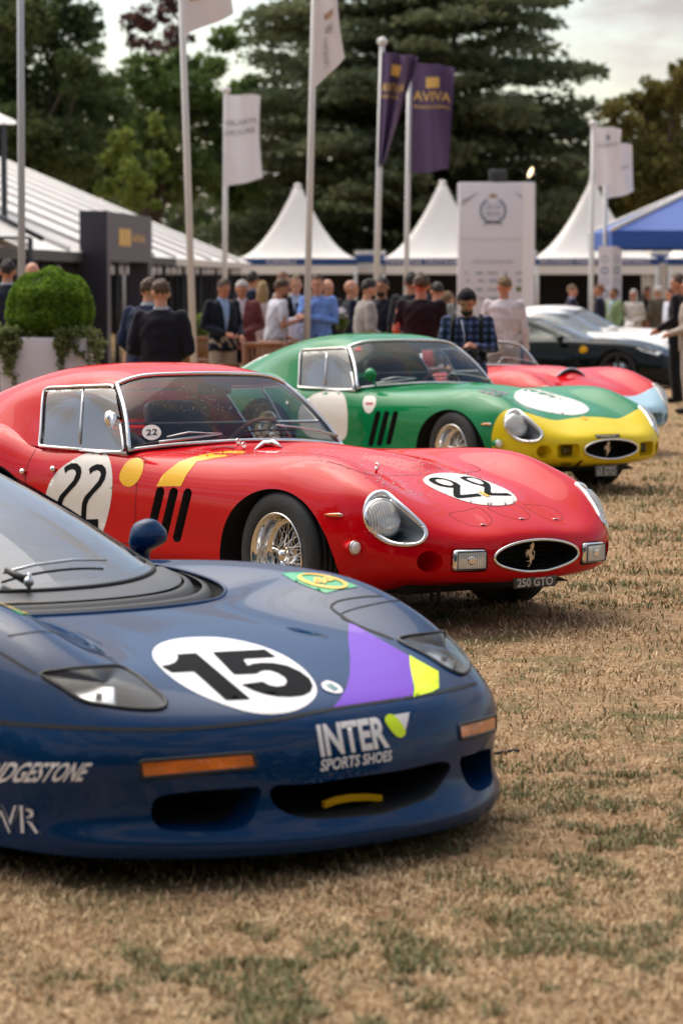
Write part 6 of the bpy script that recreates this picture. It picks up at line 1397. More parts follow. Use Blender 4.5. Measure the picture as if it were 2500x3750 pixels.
def bouquet(px, Y, zoff, label, m):
    b = at(px, 1022, Y); v = thing('flower_vase', label, 'flowers', (b[0], Y, gz(Y) + zoff)); obj('vase', lathe([(.001, 0), (.05, 0), (.06, .08), (.04, .18), (.05, .2)], 16), M['darkglass'], v); rg = np.random.default_rng(px)
    V, F = leaf_cards(shell_points((0, 0, .30), (.10, .10, .12), 260, rg, .8), .05, rg); link('leaves', fast_mesh('leaves', V, F, M['leaf_bright']), v); V, F = leaf_cards(shell_points((0, 0, .40), (.09, .09, .08), 120, rg, .6), .05, rg); link('petals', fast_mesh('petals', V, F, m), v)
bouquet(1250, 38.4, .935, 'white flowers on the terrace table near the man in grey', M['board'])
bouquet(1450, 37.5, .95, 'white and green flowers left of the man in the dark shirt', M['board'])
ht = thing('high_table', 'tall round table holding the flowers left of the man in the dark shirt', 'table', (at(1450, 1022, 37.5)[0], 37.5, gz(37.5))); obj('table_top', lathe([(.001, .92), (.32, .92), (.32, .95), (.001, .95)], 28), M['board'], ht); obj('leg', tube([(0, 0, 0), (0, 0, .92)], .04, 10), M['frame_dark'], ht); obj('base', lathe([(.001, 0), (.25, 0), (.24, .03), (.001, .04)], 24), M['frame_dark'], ht)
tub = thing('shrub_tub', 'low green shrub in a tub behind the suited man with his back turned', 'shrub', (at(720, 1022, 44)[0], 44, gz(44))); rg = np.random.default_rng(9)
V, F = leaf_cards(shell_points((0, 0, .95), (.42, .42, .38), 2600, rg, .8), .09, rg); link('foliage', fast_mesh('foliage', V, F, M['leaf_bright']), tub); obj('tub', lathe([(.001, 0), (.26, 0), (.32, .6), (.28, .6), (.001, .55)], 20), M['frame_dark'], tub)
# ------------------------------------------------------------------ modern cars parked behind
_c = [
 [(-3.74, 0, .66), (-3.74, .3, .66), (-3.72, .6, .64), (-3.70, .72, .58), (-3.68, .78, .48), (-3.68, .78, .36), (-3.70, .72, .24), (-3.72, 0, .22)],
 [(-3.66, 0, .94), (-3.65, .35, .935), (-3.62, .64, .91), (-3.58, .80, .82), (-3.55, .88, .64), (-3.55, .88, .40), (-3.56, .82, .2), (-3.6, 0, .2)],
 [(-3.1, 0, .95), (-3.1, .35, .95), (-3.1, .70, .945), (-3.1, .875, .86), (-3.1, .96, .64), (-3.1, .96, .38), (-3.1, .89, .17), (-3.1, 0, .17)],
 [(-2.68, 0, .92), (-2.68, .35, .92), (-2.68, .72, .925), (-2.68, .89, .85), (-2.68, .975, .62), (-2.68, .975, .36), (-2.68, .9, .15), (-2.68, 0, .15)],
 [(-2.1, 0, .88), (-2.1, .35, .88), (-2.1, .72, .875), (-2.1, .86, .82), (-2.1, .93, .60), (-2.1, .945, .34), (-2.1, .9, .14), (-2.1, 0, .14)],
 [(-1.4, 0, .87), (-1.4, .35, .87), (-1.4, .72, .865), (-1.4, .85, .82), (-1.4, .915, .58), (-1.4, .935, .32), (-1.4, .9, .13), (-1.4, 0, .13)],
 [(-.8, 0, .88), (-.8, .35, .875), (-.8, .70, .87), (-.8, .84, .82), (-.8, .92, .58), (-.8, .94, .32), (-.8, .9, .13), (-.8, 0, .13)],
 [(-.35, 0, .84), (-.35, .35, .825), (-.35, .70, .855), (-.35, .86, .81), (-.35, .95, .58), (-.35, .96, .32), (-.35, .9, .13), (-.35, 0, .13)],
 [(0, 0, .80), (0, .35, .785), (0, .70, .84), (0, .865, .79), (0, .96, .57), (0, .965, .32), (0, .9, .13), (0, 0, .13)],
 [(.42, 0, .725), (.42, .34, .715), (.42, .66, .755), (.41, .82, .70), (.40, .92, .52), (.40, .93, .30), (.4, .86, .12), (.4, 0, .12)],
 [(.75, 0, .63), (.75, .32, .625), (.73, .57, .63), (.70, .70, .58), (.68, .81, .46), (.68, .82, .28), (.70, .77, .11), (.7, 0, .11)],
 [(.96, 0, .50), (.955, .26, .50), (.93, .45, .49), (.90, .56, .45), (.88, .65, .39), (.88, .66, .27), (.90, .62, .10), (.92, 0, .10)],
 [(1.02, 0, .40), (1.015, .16, .40), (1.00, .30, .39), (.98, .42, .37), (.965, .50, .33), (.96, .52, .26), (.97, .50, .15), (1.0, 0, .14)]]
_c = np.array(_c); _cn = np.concatenate([_c[:, ::-1], _c[:, 1:] * (1, -1, 1)], 1); CG = surf(_cn, 6, 5)
_ch = np.array([
 [(-.62, 0, .875), (-.66, .30, .872), (-.76, .52, .866), (-.92, .66, .86), (-1.05, .73, .855), (-1.15, .79, .85)],
 [(-1.05, 0, 1.06), (-1.08, .28, 1.055), (-1.16, .48, 1.03), (-1.28, .60, .985), (-1.32, .70, .92), (-1.38, .80, .855)],
 [(-1.45, 0, 1.205), (-1.47, .26, 1.20), (-1.54, .43, 1.175), (-1.62, .55, 1.11), (-1.64, .68, .97), (-1.66, .80, .855)],
 [(-1.95, 0, 1.265), (-1.95, .26, 1.26), (-1.97, .43, 1.235), (-2.0, .56, 1.16), (-2.02, .69, .99), (-2.05, .80, .865)],
 [(-2.5, 0, 1.225), (-2.5, .25, 1.22), (-2.5, .40, 1.195), (-2.5, .53, 1.12), (-2.5, .67, .99), (-2.5, .80, .89)],
 [(-3.1, 0, 1.10), (-3.1, .24, 1.095), (-3.1, .38, 1.075), (-3.1, .49, 1.03), (-3.1, .60, .98), (-3.1, .70, .93)],
 [(-3.62, 0, .96), (-3.62, .22, .958), (-3.62, .34, .952), (-3.62, .43, .945), (-3.62, .5, .935), (-3.62, .58, .915)]])
_chn = np.concatenate([_ch[:, ::-1], _ch[:, 1:] * (1, -1, 1)], 1); CHG = surf(_chn, 8, 6)
M['black_paint'] = paint('black_paint', (.003, .006, .006)); M['white_paint'] = paint('white_paint', (.78, .76, .72)); M['dark_wheel'] = mat('dark_wheel', (.05, .052, .055), .35, .6); M['caliper'] = mat('red_caliper', (.55, .01, .02), .4)
M['cabin_glass'] = glass('green_tinted_glass', (.30, .36, .33), 1.3)
_alloy = {}
def alloy(parent, loc, side, m):
    if not _alloy:
        _alloy['t'] = lathe([(.26, .12), (.29, .135), (.32, .13), (.342, .115), (.346, .09), (.346, -.09), (.342, -.115), (.32, -.13), (.29, -.135), (.26, -.12)], 56, 'y', True)
        _alloy['r'] = lathe([(.255, .1), (.262, -.125), (.252, -.13), (.240, -.11), (.235, .1)], 48, 'y')
        _alloy['s'] = join(*[tube([(math.cos(a) * .04, -.10, math.sin(a) * .04), (math.cos(a) * .15, -.105, math.sin(a) * .15), (math.cos(a) * .245, -.12, math.sin(a) * .245)], [.03, .022, .026], 8) for a in np.arange(5) / 5 * 2 * math.pi + .3], lathe([(.001, -.13), (.06, -.125), (.06, .0), (.001, 0)], 20, 'y'))
        _alloy['tm'] = mesh('tyre', *_alloy['t'], M['rubber'])
    w = link('wheel', _alloy['tm'], parent, loc, (0, 0, 0 if side < 0 else math.pi)); obj('rim', _alloy['r'], M[m], w); obj('spokes', _alloy['s'], M[m], w)
    obj('brake_disc', lathe([(.03, -.03), (.19, -.03), (.19, -.02), (.03, -.02)], 32, 'y'), M['alu'], w); a = np.linspace(2.6, 3.5, 8); obj('brake_caliper', tube([(math.cos(t) * .17, -.06, math.sin(t) * .17) for t in a], .042, 8), M['caliper'], w)
    obj('wheel_badge', lathe([(.001, -.136), (.032, -.134), (.03, -.12)], 16, 'y'), M['yellow_decal'], w)
def coupe(label, loc, yaw, pm, badge=False, wheel_m='dark_wheel', lip=True, scale=1.0):
    car = thing('parked_car', label, 'car', loc, (0, 0, math.radians(yaw)), 'modern sports cars parked behind the row'); car.scale = (scale,) * 3
    V, F = CG.reshape(-1, 3), grid_faces(*CG.shape[:2])
    for c in (0.0, -2.68):
        V, F, _ = clip(V, F, np.where(np.abs(V[:, 1]) > .5, (np.sqrt(((V[:, 0] - c) / .385) ** 2 + ((V[:, 2] - .335) / .385) ** 2) - 1) * .38, 5.0))
    obj('body', (V, F), M[pm], car)
    V, F = CHG.reshape(-1, 3), grid_faces(*CHG.shape[:2]); x, y, z = V[:, 0], np.abs(V[:, 1]), V[:, 2]
    # windscreen: ahead of the header and between the pillars; side glass: an arch between belt and cant rail
    xh = -1.42 - .28 * np.clip(y / .55, 0, 1) ** 2; ws = np.maximum(xh - x, y - (.50 + .16 * np.clip((x + 1.5) / .9, 0, 1)))
    V1, p1, n1 = clip(V, F, ws); obj('windscreen', prune(V1, n1), M['cabin_glass'], car)
    x, y, z = V1[:, 0], np.abs(V1[:, 1]), V1[:, 2]
    sg = np.where(y > .45, np.maximum.reduce([.885 - z + np.clip(-2.35 - x, 0, 1) * .35, z - (1.125 - np.clip(x + 1.75, 0, 1) * .36 - np.clip(-2.15 - x, 0, 1) * .25), x + 1.22, -2.78 - x]), 5.0)
    V2, p2, n2 = clip(V1, p1, sg); obj('roof', prune(V2, p2), M[pm], car)
    for sgn in (1, -1):
        ff = [f for f in n2 if sgn * V2[f[0]][1] > 0]
        if ff: obj('side_window', prune(V2, ff), M['cabin_glass'], car)
    obj('cabin_floor', join(box(-1.9, 0, .35, 1.9, 1.5, .1), box(-1.0, 0, .72, .3, 1.4, .2, .03)), M['dark'], car)
    for yy in (-.38, .38): obj('seat', join(box(-1.75, yy, .48, .5, .5, .16, .05), xf(box(0, 0, 0, .14, .48, .62, .05), (-2.05, yy, .78), (0, -.3, 0))), M['leather'], car)
    for c in (0.0, -2.68):
        for sgn in (1, -1):
            v = lathe([(.383, -.30), (.383, .06), (.001, .06)], 30, 'y'); v = v if sgn < 0 else mirror(v); obj('wheel_arch', (v[0] * (1, 1, 1) + (c, sgn * .70, .335), v[1]), M['black'], car); alloy(car, (c, sgn * .83, .346), sgn, wheel_m)
    for sgn in (1, -1):
        mm = obj('door_mirror', ball((-1.02, sgn * 1.00, .90), (.075, .11, .065), 14, 10), M[pm], car); obj('mirror_arm', tube([(-1.05, sgn * .80, .84), (-1.03, sgn * .95, .87)], .02, 6), M['dark'], mm)
        hl = np.array([(.72, .50, .655), (.55, .70, .705), (.30, .82, .735), (.42, .84, .68), (.66, .72, .60)]) * (1, sgn, 1)
        hp = SHC.nearest(dense(hl, .06), .006); obj('headlight', (np.concatenate([hp, hp.mean(0)[None] + (0, 0, .012)]), [(i, (i + 1) % len(hp), len(hp)) for i in range(len(hp))]), M['lens'], car)
        if badge: obj('wing_badge', (lambda b: (b[0] + SHC.nearest([(-.62, sgn * .94, .70)], .004)[0], b[1]))(lathe([(.001, -.012 * -sgn), (.05, -.008 * -sgn), (.075, 0)], 20, 'y')), M['yellow_decal'], car)
    if lip: obj('front_splitter', (np.array([(.2 + .95 * math.cos(a) * .9, .98 * math.sin(a), zz) for zz in (.085, .115) for a in np.linspace(-1.45, 1.45, 25)]), grid_faces(2, 25)), M['dark'], car)
    obj('nose_grille', box(.985, 0, .27, .05, .62, .16, .02), M['black'], car)
    gp = SHC.nearest([(-.72, .9, z) for z in np.linspace(.25, .84, 12)], .003); gn = np.tile([0, 1., 0], (12, 1))
    for sgn in (1, -1): obj('door_gap', ribbon(gp * (1, sgn, 1), gn, .012), M['black'], car)
    return car
SHC = Shell(RED, CG.reshape(-1, 3), grid_faces(*CG.shape[:2]))
Yb = 49; coupe('black sports coupe with yellow wing shield and red brake calipers', (at(2300, 1022, Yb)[0], Yb, gz(Yb)), -17, 'black_paint', True)
Yw = 53; wcar = coupe('white sports coupe behind the black one with dark lettering along its roof', (at(2252, 1022, Yw)[0], Yw, gz(Yw)), -50, 'white_paint', False, 'alu', True, 1.10)
V_, F_ = text2d('GT3 RACING', .02); SHCH = Shell(RED, CHG.reshape(-1, 3), grid_faces(*CHG.shape[:2]))
lp_ = SHCH.nearest(np.stack([-2.5 + V_[:, 0] * .95, np.full(len(V_), -.55), 1.12 + V_[:, 1] * .07], 1), .006); obj('roof_lettering', (lp_, F_), M['black_decal'], wcar)
Yw = 57; coupe('second white sports car farthest back, its roof rising behind the others', (at(2312, 1022, Yw)[0], Yw, gz(Yw)), -50, 'white_paint', False, 'alu', True, 1.16)

# ------------------------------------------------------------------ people
SKIN = [mat('skin_%d' % k, c, .5, spec=.3) for k, c in enumerate([(.56, .28, .18), (.50, .21, .13), (.40, .18, .105), (.60, .33, .23)])]
HAIRC = {'brown': (.085, .042, .02), 'black': (.022, .016, .012), 'blond': (.42, .27, .11), 'grey': (.36, .34, .32), 'white': (.62, .59, .54), 'ginger': (.22, .085, .03), 'fair': (.22, .13, .06)}
HAIR = {k: mat('hair_' + k, v, .6, noise=(40, .35)) for k, v in HAIRC.items()}
_CL = {}
def cloth(col, n=None):
    key = (tuple(col), n)
    if key not in _CL: _CL[key] = mat('cloth_%d' % len(_CL), col, .85, spec=.15, sheen=.1, noise=(14, .22) if n is None else n, bump=(9, .35))
    return _CL[key]
def remesh(VF, vox, smooth=2, inflate=0.0):
    me = mesh('r', *VF); o = bpy.data.objects.new('r', me); COL.objects.link(o)
    md = o.modifiers.new('r', 'REMESH'); md.mode = 'VOXEL'; md.voxel_size = vox; md.use_smooth_shade = True
    if smooth: sm_ = o.modifiers.new('s', 'SMOOTH'); sm_.iterations = smooth; sm_.factor = .5
    r = bpy.data.meshes.new_from_object(o.evaluated_get(bpy.context.evaluated_depsgraph_get())); bpy.data.objects.remove(o); bpy.data.meshes.remove(me)
    V = np.empty(len(r.vertices) * 3); r.vertices.foreach_get('co', V); F = [tuple(p.vertices) for p in r.polygons]; bpy.data.meshes.remove(r); return V.reshape(-1, 3), F
def seg(pts, rad, n=10, sx=1.0, sy=1.0):
    V, F = tube(pts, rad, n); e = [ball(p, r_, 10, 6) for p, r_ in zip((pts[0], pts[-1]), (rad[0], rad[-1]))]; return join((V, F), *e)
def torso(rows, n=18):
    """closed stack of ellipses (z, half width, half depth, y)"""
    a = np.arange(n) / n * 2 * math.pi; V = np.array([(w * np.sign(np.cos(t)) * abs(np.cos(t)) ** .85, y + d * np.sin(t), z) for z, w, d, y in rows for t in a]); m = len(rows)
    return V, grid_faces(m, n, True) + [tuple(range(n - 1, -1, -1)), tuple((m - 1) * n + k for k in range(n))]
POSES = {'down': ((.245, .02, 1.13), (.255, -.05, .88)), 'clasp': ((.265, .04, 1.12), (.055, -.22, 1.03)), 'crossed': ((.25, -.03, 1.14), (-.09, -.20, 1.20)), 'hold': ((.25, .0, 1.13), (.13, -.25, 1.24)),
         'chin': ((.20, -.10, 1.15), (.06, -.17, 1.42)), 'pocket': ((.30, .07, 1.14), (.20, -.04, .93)), 'behind': ((.26, .10, 1.13), (.06, .17, .95)), 'camera': ((.25, -.02, 1.14), (.08, -.27, 1.20)), 'low': ((.25, .02, 1.13), (.16, -.22, 1.0))}
def head_mesh(turn, nod, z0=1.49):
    parts = [ball((0, .008, .135), (.074, .094, .098), 20, 14), ball((0, -.022, .065), (.056, .066, .066), 16, 10), ball((0, -.048, .022), (.030, .030, .024), 10, 8), ball((0, -.094, .098), (.011, .017, .022), 8, 6), ball((0, -.084, .135), (.040, .016, .012), 10, 6),
             ball((.080, .012, .105), (.012, .024, .034), 8, 6), ball((-.080, .012, .105), (.012, .024, .034), 8, 6), ball((0, -.080, .058), (.020, .012, .007), 8, 5)]
    return parts
def person(label, px, top_py, Y, face, top='jacket', tcol=(.012, .014, .024), pants=(.02, .022, .03), shirt=None, hair='brown', style='short', skin=0, arms=('down', 'down'), turn=0.0, nod=0.0, lean=0.0, tie=None, sleeves='long', legs='trousers', build=1.0, collar=None, shift=0.0):
    c = at(px, top_py, Y); g = gz(Y); H = c[2] - g; k = H / 1.765
    t = thing('person', label, 'person', (c[0] + shift, Y, g), (0, 0, math.radians(face)), 'visitors standing among the tents and cars'); t.scale = (k * build ** .5, k * build ** .5, k)
    R = Matrix.Rotation(lean, 3, 'X')
    def LN(V):            # bend forward above the hips
        V = np.asarray(V, float).copy(); u = V[:, 2] > .95; q = V[u] - (0, 0, .95); V[u] = q @ np.array(R).T + (0, 0, .95); return V
    RH = Matrix.Rotation(turn, 3, 'Z') @ Matrix.Rotation(nod, 3, 'X')
    def HD(V): return LN(np.asarray(V, float) @ np.array(RH).T + (0, -.005, 1.50))
    hs = [(HD(v), f) for v, f in head_mesh(turn, nod)]
    A = []
    for sgn, nm in ((1, arms[0]), (-1, arms[1])):
        e, w = POSES[nm]; A.append([np.array(p) * (sgn, 1, 1) for p in ((.185, .01, 1.415), e, w)])
    def arm(a, r): return seg([a[0], (a[0] + a[1]) / 2, a[1], (a[1] + a[2]) / 2, a[2]], r)
    hands = []
    for a in A:
        d = a[2] - a[1]; d /= np.linalg.norm(d); s_ = np.cross(d, [0, 0, 1.]); s_ /= np.linalg.norm(s_) + 1e-9; nn = np.cross(s_, d); w = a[2]
        hands.append(seg([w, w + d * .045, w + d * .085], [.026, .036, .036], 8))
        for q in range(4):
            b = w + d * .085 + s_ * (q - 1.5) * .019; L_ = (.062, .072, .068, .052)[q]; hands.append(tube([b - d * .02, b + d * L_ * .5 - nn * .008, b + d * L_ * .9 - nn * .028], [.0105, .0098, .008], 7))
        sg = 1 if a[0][0] > 0 else -1; hands.append(tube([w + d * .03 - s_ * .02 * sg, w + d * .06 - s_ * .045 * sg - nn * .01, w + d * .095 - s_ * .048 * sg - nn * .025], [.014, .012, .009], 7))
    hip = [(.09, 0, .93), (.105, -.01, .52), (.11, .02, .09)]
    lg = [seg([np.array(p) * (s, 1, 1) for p in hip], [.085, .058, .042]) for s in (1, -1)]
    neck = tube([(0, .012, 1.40), (0, .004, 1.50), (0, -.002, 1.56)], [.062, .055, .052], 12)
    core = torso([(.90, .155, .105, .0), (1.05, .14, .095, 0), (1.25, .165, .105, .005), (1.40, .165, .085, .012), (1.455, .07, .055, .012)])
    sk = [(LN(v), f) for v, f in [neck, core] + [arm(a, [.052, .046, .040, .036, .028]) for a in A] + hands] + hs + lg
    obj('body', remesh(join(*sk), .0145, 1), SKIN[skin], t)
    eyes = join(*[(HD(v), f) for v, f in (ball((s * .030, -.083, .118), (.011, .008, .006), 8, 5) for s in (1, -1))]); obj('eyes', eyes, HAIR['black'], t)
    # hair
    if style != 'bald':
        hq = np.random.default_rng(px + 1); hv, hf = ball((0, .012, .140), (.0775 + .005 * hq.random(), .0975 + .005 * hq.random(), .099 + .014 * hq.random()), 36, 24); jit = hq.normal(size=len(hv)) * .010; hv = hv * (1, 1, 1); keep = lambda v, j: (v[1] > -.058 + max(0, (.165 - v[2])) * 1.25 + j if v[2] < .19 else v[1] > -.098) and v[2] > (.070 if style != 'crop' else .10) + abs(v[0]) * .35 + j
        hf2 = [f for f in hf if all(keep(hv[i], jit[i]) for i in f)]; pr = prune(hv, hf2); rr = np.random.default_rng(px); V = pr[0] + rr.normal(size=pr[0].shape) * .0045
        ho = obj('hair', (HD(V), pr[1]), HAIR[hair], t)
        if style == 'long':
            lv = torso([(-.14, .075, .04, .055), (-.04, .092, .055, .05), (.06, .092, .075, .04), (.14, .086, .085, .03), (.20, .06, .06, .02)]); obj('long_hair', (HD(lv[0]), lv[1]), HAIR[hair], ho)
        if style == 'beard':
            bv, bf = ball((0, -.040, .035), (.058, .058, .048), 16, 10); obj('beard', (HD(bv), [f for f in bf if all(bv[i][1] < .0 and bv[i][2] < .062 for i in f)]), HAIR[hair], ho)
    # clothes
    r = [.064, .060, .054, .050, .043] if top in ('jacket', 'coat') else [.060, .056, .050, .046, .038]
    if sleeves == 'short': A2 = [[a[0], a[0] + (a[1] - a[0]) * .5, a[0] + (a[1] - a[0]) * .8] for a in A]
    else: A2 = [[a[0], a[1], a[2] + (a[1] - a[2]) * .06] for a in A]
    if top == 'jacket': rows = [(.80, .205, .135, .01), (.92, .198, .135, .01), (1.06, .178, .122, .01), (1.25, .200, .132, .008), (1.38, .205, .115, .012), (1.435, .155, .085, .014), (1.475, .075, .066, .012)]
    elif top == 'coat': rows = [(.55, .24, .16, .01), (.92, .21, .14, .01), (1.06, .185, .125, .01), (1.25, .205, .135, .008), (1.38, .205, .115, .012), (1.435, .155, .085, .014), (1.475, .075, .066, .012)]
    else: rows = [(.90, .178, .125, .0), (.98, .178, .128, .0), (1.10, .170, .125, .0), (1.25, .190, .128, .005), (1.38, .198, .108, .012), (1.435, .150, .08, .014), (1.47, .068, .060, .012)]
    gm = [torso(rows)] + [seg([a[0], (a[0] + a[1]) / 2, a[1], (a[1] + a[2]) / 2, a[2]], r) for a in A2]
    G = join(*[(LN(v), f) for v, f in gm]); gv, gf = remesh(G, .017, 2); ph_ = px * .37
    fold = np.sin(gv[:, 2] * 41 + 9 * np.sin(gv[:, 0] * 7 + ph_) + ph_) * np.sin(gv[:, 0] * 13 + gv[:, 2] * 11 + ph_) + .6 * np.sin(gv[:, 2] * 19 - gv[:, 0] * 31 + gv[:, 1] * 23 + ph_)
    ax_ = gv[:, :2] / (np.linalg.norm(gv[:, :2], axis=1)[:, None] + 1e-6); gv[:, :2] += ax_ * (fold * .0055)[:, None]
    if top in ('jacket', 'coat') and shirt is not None:
        tops = LN(np.array([(0, 0, 1.47)]))[0]; x, y, z = gv[:, 0], gv[:, 1], gv[:, 2]
        wv = np.clip((z - (1.02 if top == 'jacket' else .95)) / .42, 0, 1) * .062; gfield = np.where((y < .02) & (z > .98) & (z < tops[2] + .03), np.abs(x) - wv, 1.0)
        gv, gp_, gn_ = clip(gv, gf, gfield); gar = obj('jacket' if top == 'jacket' else 'coat', prune(gv, gp_), cloth(tcol), t); sv, sf = prune(gv, gn_)
        if len(sf): obj('shirt', (sv + (0, .004, 0), sf), cloth(shirt), t)
        if tie: tv = [(0, -.128, 1.05), (0, -.138, 1.25), (0, -.118, 1.39)]; obj('tie', (LN(np.array([(s * w_, y - .012, z) for (x_, y, z), w_ in zip(tv, (.030, .036, .018)) for s in (-1, 1)])), [(0, 1, 3, 2), (2, 3, 5, 4)]), cloth(tie), t)
    else: obj('jacket' if top in ('jacket', 'coat') else 'shirt', (gv, gf), cloth(tcol), t)
    cc = collar or shirt
    if cc is not None:
        cv = lathe([(.066, -.030), (.068, -.006), (.063, .008)], 20); obj('collar', (LN(cv[0] * (1, .95, 1) + (0, .008, 1.492)), cv[1]), cloth(cc), t)
    if legs == 'trousers':
        pv = [torso([(.84, .165, .125, 0), (.93, .175, .125, 0), (1.02, .165, .118, 0)])] + [seg([np.array(p) * (s, 1, 1) for p in hip], [.105, .082, .068]) for s in (1, -1)]; obj('trousers', remesh(join(*pv), .020, 2), cloth(pants), t)
    else:
        obj('skirt', remesh(torso([(.45, .22, .18, 0), (.70, .20, .16, 0), (.92, .175, .13, 0), (1.03, .15, .11, 0)], 20), .02, 2), cloth(pants), t)
    for s in (1, -1): obj('shoe', remesh(join(ball((s * .11, -.05, .04), (.045, .12, .04), 12, 8), ball((s * .11, .02, .06), (.042, .06, .06), 10, 6)), .016, 1), cloth((.02, .015, .012)), t)
    return t, LN, HD, A
NAVY, BLK, CHAR = (.010, .013, .030), (.006, .006, .009), (.022, .022, .030)
# face: 0 looks towards the camera, 180 away, 90 to the right of the picture, -90 to the left
person('man in black suit with short brown hair, his back to us behind the red car', 590, 1010, 23.5, 172, 'jacket', (.012, .012, .020), BLK, None, 'brown', 'short', 0, ('clasp', 'clasp'), .5, .12, collar=(.5, .5, .55))
person('man in navy suit partly hidden left of the man in black suit', 545, 1005, 25.6, 160, 'jacket', (.014, .022, .058), NAVY, None, 'brown', 'short', 0, ('low', 'low'), -.2, .1, .12, collar=(.5, .55, .65), shift=-.03)
person('dark suited man at the left edge beside the grey flagpole', 28, 940, 33, 150, 'jacket', NAVY, BLK, None, 'black', 'short', 0, ('down', 'down'), .6, collar=(.55, .55, .6))
person('bald man in dark grey jacket standing behind the box bush', 118, 950, 32, 168, 'jacket', CHAR, BLK, None, 'brown', 'bald', 0, ('down', 'down'), .5)
person('man in dark blazer, blue open shirt and pale trousers looking down', 815, 1014, 37, 28, 'jacket', (.010, .014, .024), (.40, .33, .25), (.32, .45, .68), 'brown', 'short', 1, ('low', 'clasp'), .1, .30)
person('grey haired man in dusty red checked jacket looking down', 886, 1018, 38.5, -8, 'jacket', (.20, .055, .055), BLK, (.60, .52, .55), 'white', 'crop', 1, ('clasp', 'clasp'), .1, .3)
person('dark haired man seen from behind at the back of the group by the chairs', 925, 985, 42, 165, 'jacket', NAVY, BLK, None, 'black', 'short', 0, ('down', 'down'), collar=(.2, .25, .4))
person('blond woman in a pale flowered dress with her back half turned', 962, 1024, 39.5, 150, 'shirt', (.52, .40, .38), (.55, .42, .40), None, 'blond', 'long', 3, ('low', 'low'), .3, legs='skirt', build=.85)
person('man in loose white shirt leaning with rolled sleeves', 1005, 1012, 37.2, 110, 'shirt', (.66, .66, .74), (.30, .26, .22), None, 'brown', 'beard', 2, ('low', 'hold'), -.1, .15, .12, sleeves='short', build=1.12)
person('fair haired woman at the back, face turned to the man in the dark suit', 1038, 990, 41, 60, 'shirt', (.45, .36, .30), (.2, .2, .2), None, 'ginger', 'short', 0, ('hold', 'hold'), build=.85)
person('man in black suit with pale shirt and tie holding a glass', 1082, 1002, 38.2, 10, 'jacket', BLK, BLK, (.45, .52, .68), 'fair', 'short', 0, ('clasp', 'clasp'), .1, .1, tie=(.02, .02, .04))
person('man in light blue shirt with his hand at his chin', 1163, 997, 37.5, -18, 'shirt', (.18, .32, .72), (.02, .025, .05), None, 'brown', 'short', 0, ('crossed', 'chin'), .2, .1, build=1.05)
person('bald man in dark jacket right behind the man in the light blue shirt', 1200, 1015, 40, 30, 'jacket', CHAR, BLK, None, 'grey', 'bald', 0, ('down', 'down'))
person('bald man in dark jacket left of the man in pale grey', 1285, 1018, 39.5, 100, 'jacket', NAVY, BLK, None, 'grey', 'bald', 0, ('down', 'down'))
person('man in pale grey suit with dark hair facing right', 1335, 1014, 34.5, 105, 'jacket', (.36, .33, .31), (.34, .31, .29), None, 'black', 'beard', 0, ('low', 'low'), .2, .15, .06, build=1.1)
person('bearded man in dark polo shirt behind the flagpole', 1398, 1008, 36.5, -30, 'shirt', (.012, .014, .024), (.03, .05, .12), None, 'black', 'beard', 2, ('low', 'hold'), .1, sleeves='short', build=1.1)
person('tall man in black T-shirt seen from behind, large in the centre', 1542, 994, 30.5, 170, 'shirt', (.016, .009, .012), BLK, None, 'brown', 'short', 1, ('low', 'low'), .25, 0, sleeves='short', build=1.22)
person('dark haired man hidden behind the man in the black T-shirt', 1506, 990, 36, 175, 'jacket', CHAR, BLK, None, 'black', 'short', 1, ('down', 'down'))
person('man in grey shirt bending right of the man in the black T-shirt', 1592, 1020, 34, 165, 'shirt', (.24, .25, .24), (.03, .03, .04), None, 'black', 'short', 1, ('low', 'low'), .3, .2, .18)
person('man in pale green jumper half hidden behind the photographer', 1640, 1062, 37, 120, 'shirt', (.42, .45, .38), (.03, .03, .04), None, 'fair', 'short', 0, ('low', 'low'))
person('man in white shirt and beige trousers with cropped hair, walking away', 1845, 1003, 33, 168, 'shirt', (.70, .62, .64), (.34, .25, .17), None, 'fair', 'crop', 1, ('down', 'down'), .45, 0, build=1.02)
person('balding man in dark suit passing in front of the tent, facing right', 2094, 1038, 60, 95, 'jacket', NAVY, BLK, (.45, .5, .65), 'fair', 'crop', 1, ('low', 'low'))
person('ginger haired man in dark suit beside the flagpole, facing left', 2192, 1038, 63.5, -100, 'jacket', (.014, .016, .035), BLK, (.55, .55, .65), 'ginger', 'short', 1, ('low', 'down'), build=1.12)
person('man in light green jacket behind the ginger haired man', 2246, 1050, 64.2, -60, 'jacket', (.30, .42, .20), (.25, .33, .18), (.40, .50, .66), 'brown', 'short', 2, ('down', 'down'))
person('long haired blond woman in white jacket standing by the tent', 2318, 1056, 64, -30, 'jacket', (.70, .64, .56), (.55, .50, .45), None, 'white', 'long', 1, ('clasp', 'clasp'), legs='skirt', build=.95)
person('dark dressed woman with red bag between blond woman and grey haired man', 2368, 1046, 66, 20, 'shirt', (.02, .02, .028), (.40, .16, .10), None, 'brown', 'long', 1, ('low', 'low'), legs='skirt', build=.9)
person('white haired man in olive tweed jacket seen half from behind', 2408, 1042, 64, -140, 'jacket', (.125, .105, .070), (.11, .095, .065), None, 'white', 'short', 0, ('low', 'clasp'), build=1.15)
person('man in white short sleeved shirt behind the tall man in black', 2452, 1050, 58, -70, 'shirt', (.66, .65, .72), (.05, .05, .06), None, 'brown', 'short', 1, ('low', 'down'), sleeves='short')
person('tall man in black clothes near the right edge, turned left', 2482, 998, 41, -110, 'jacket', (.009, .009, .012), (.010, .012, .012), None, 'brown', 'short', 1, ('low', 'low'), build=1.1)
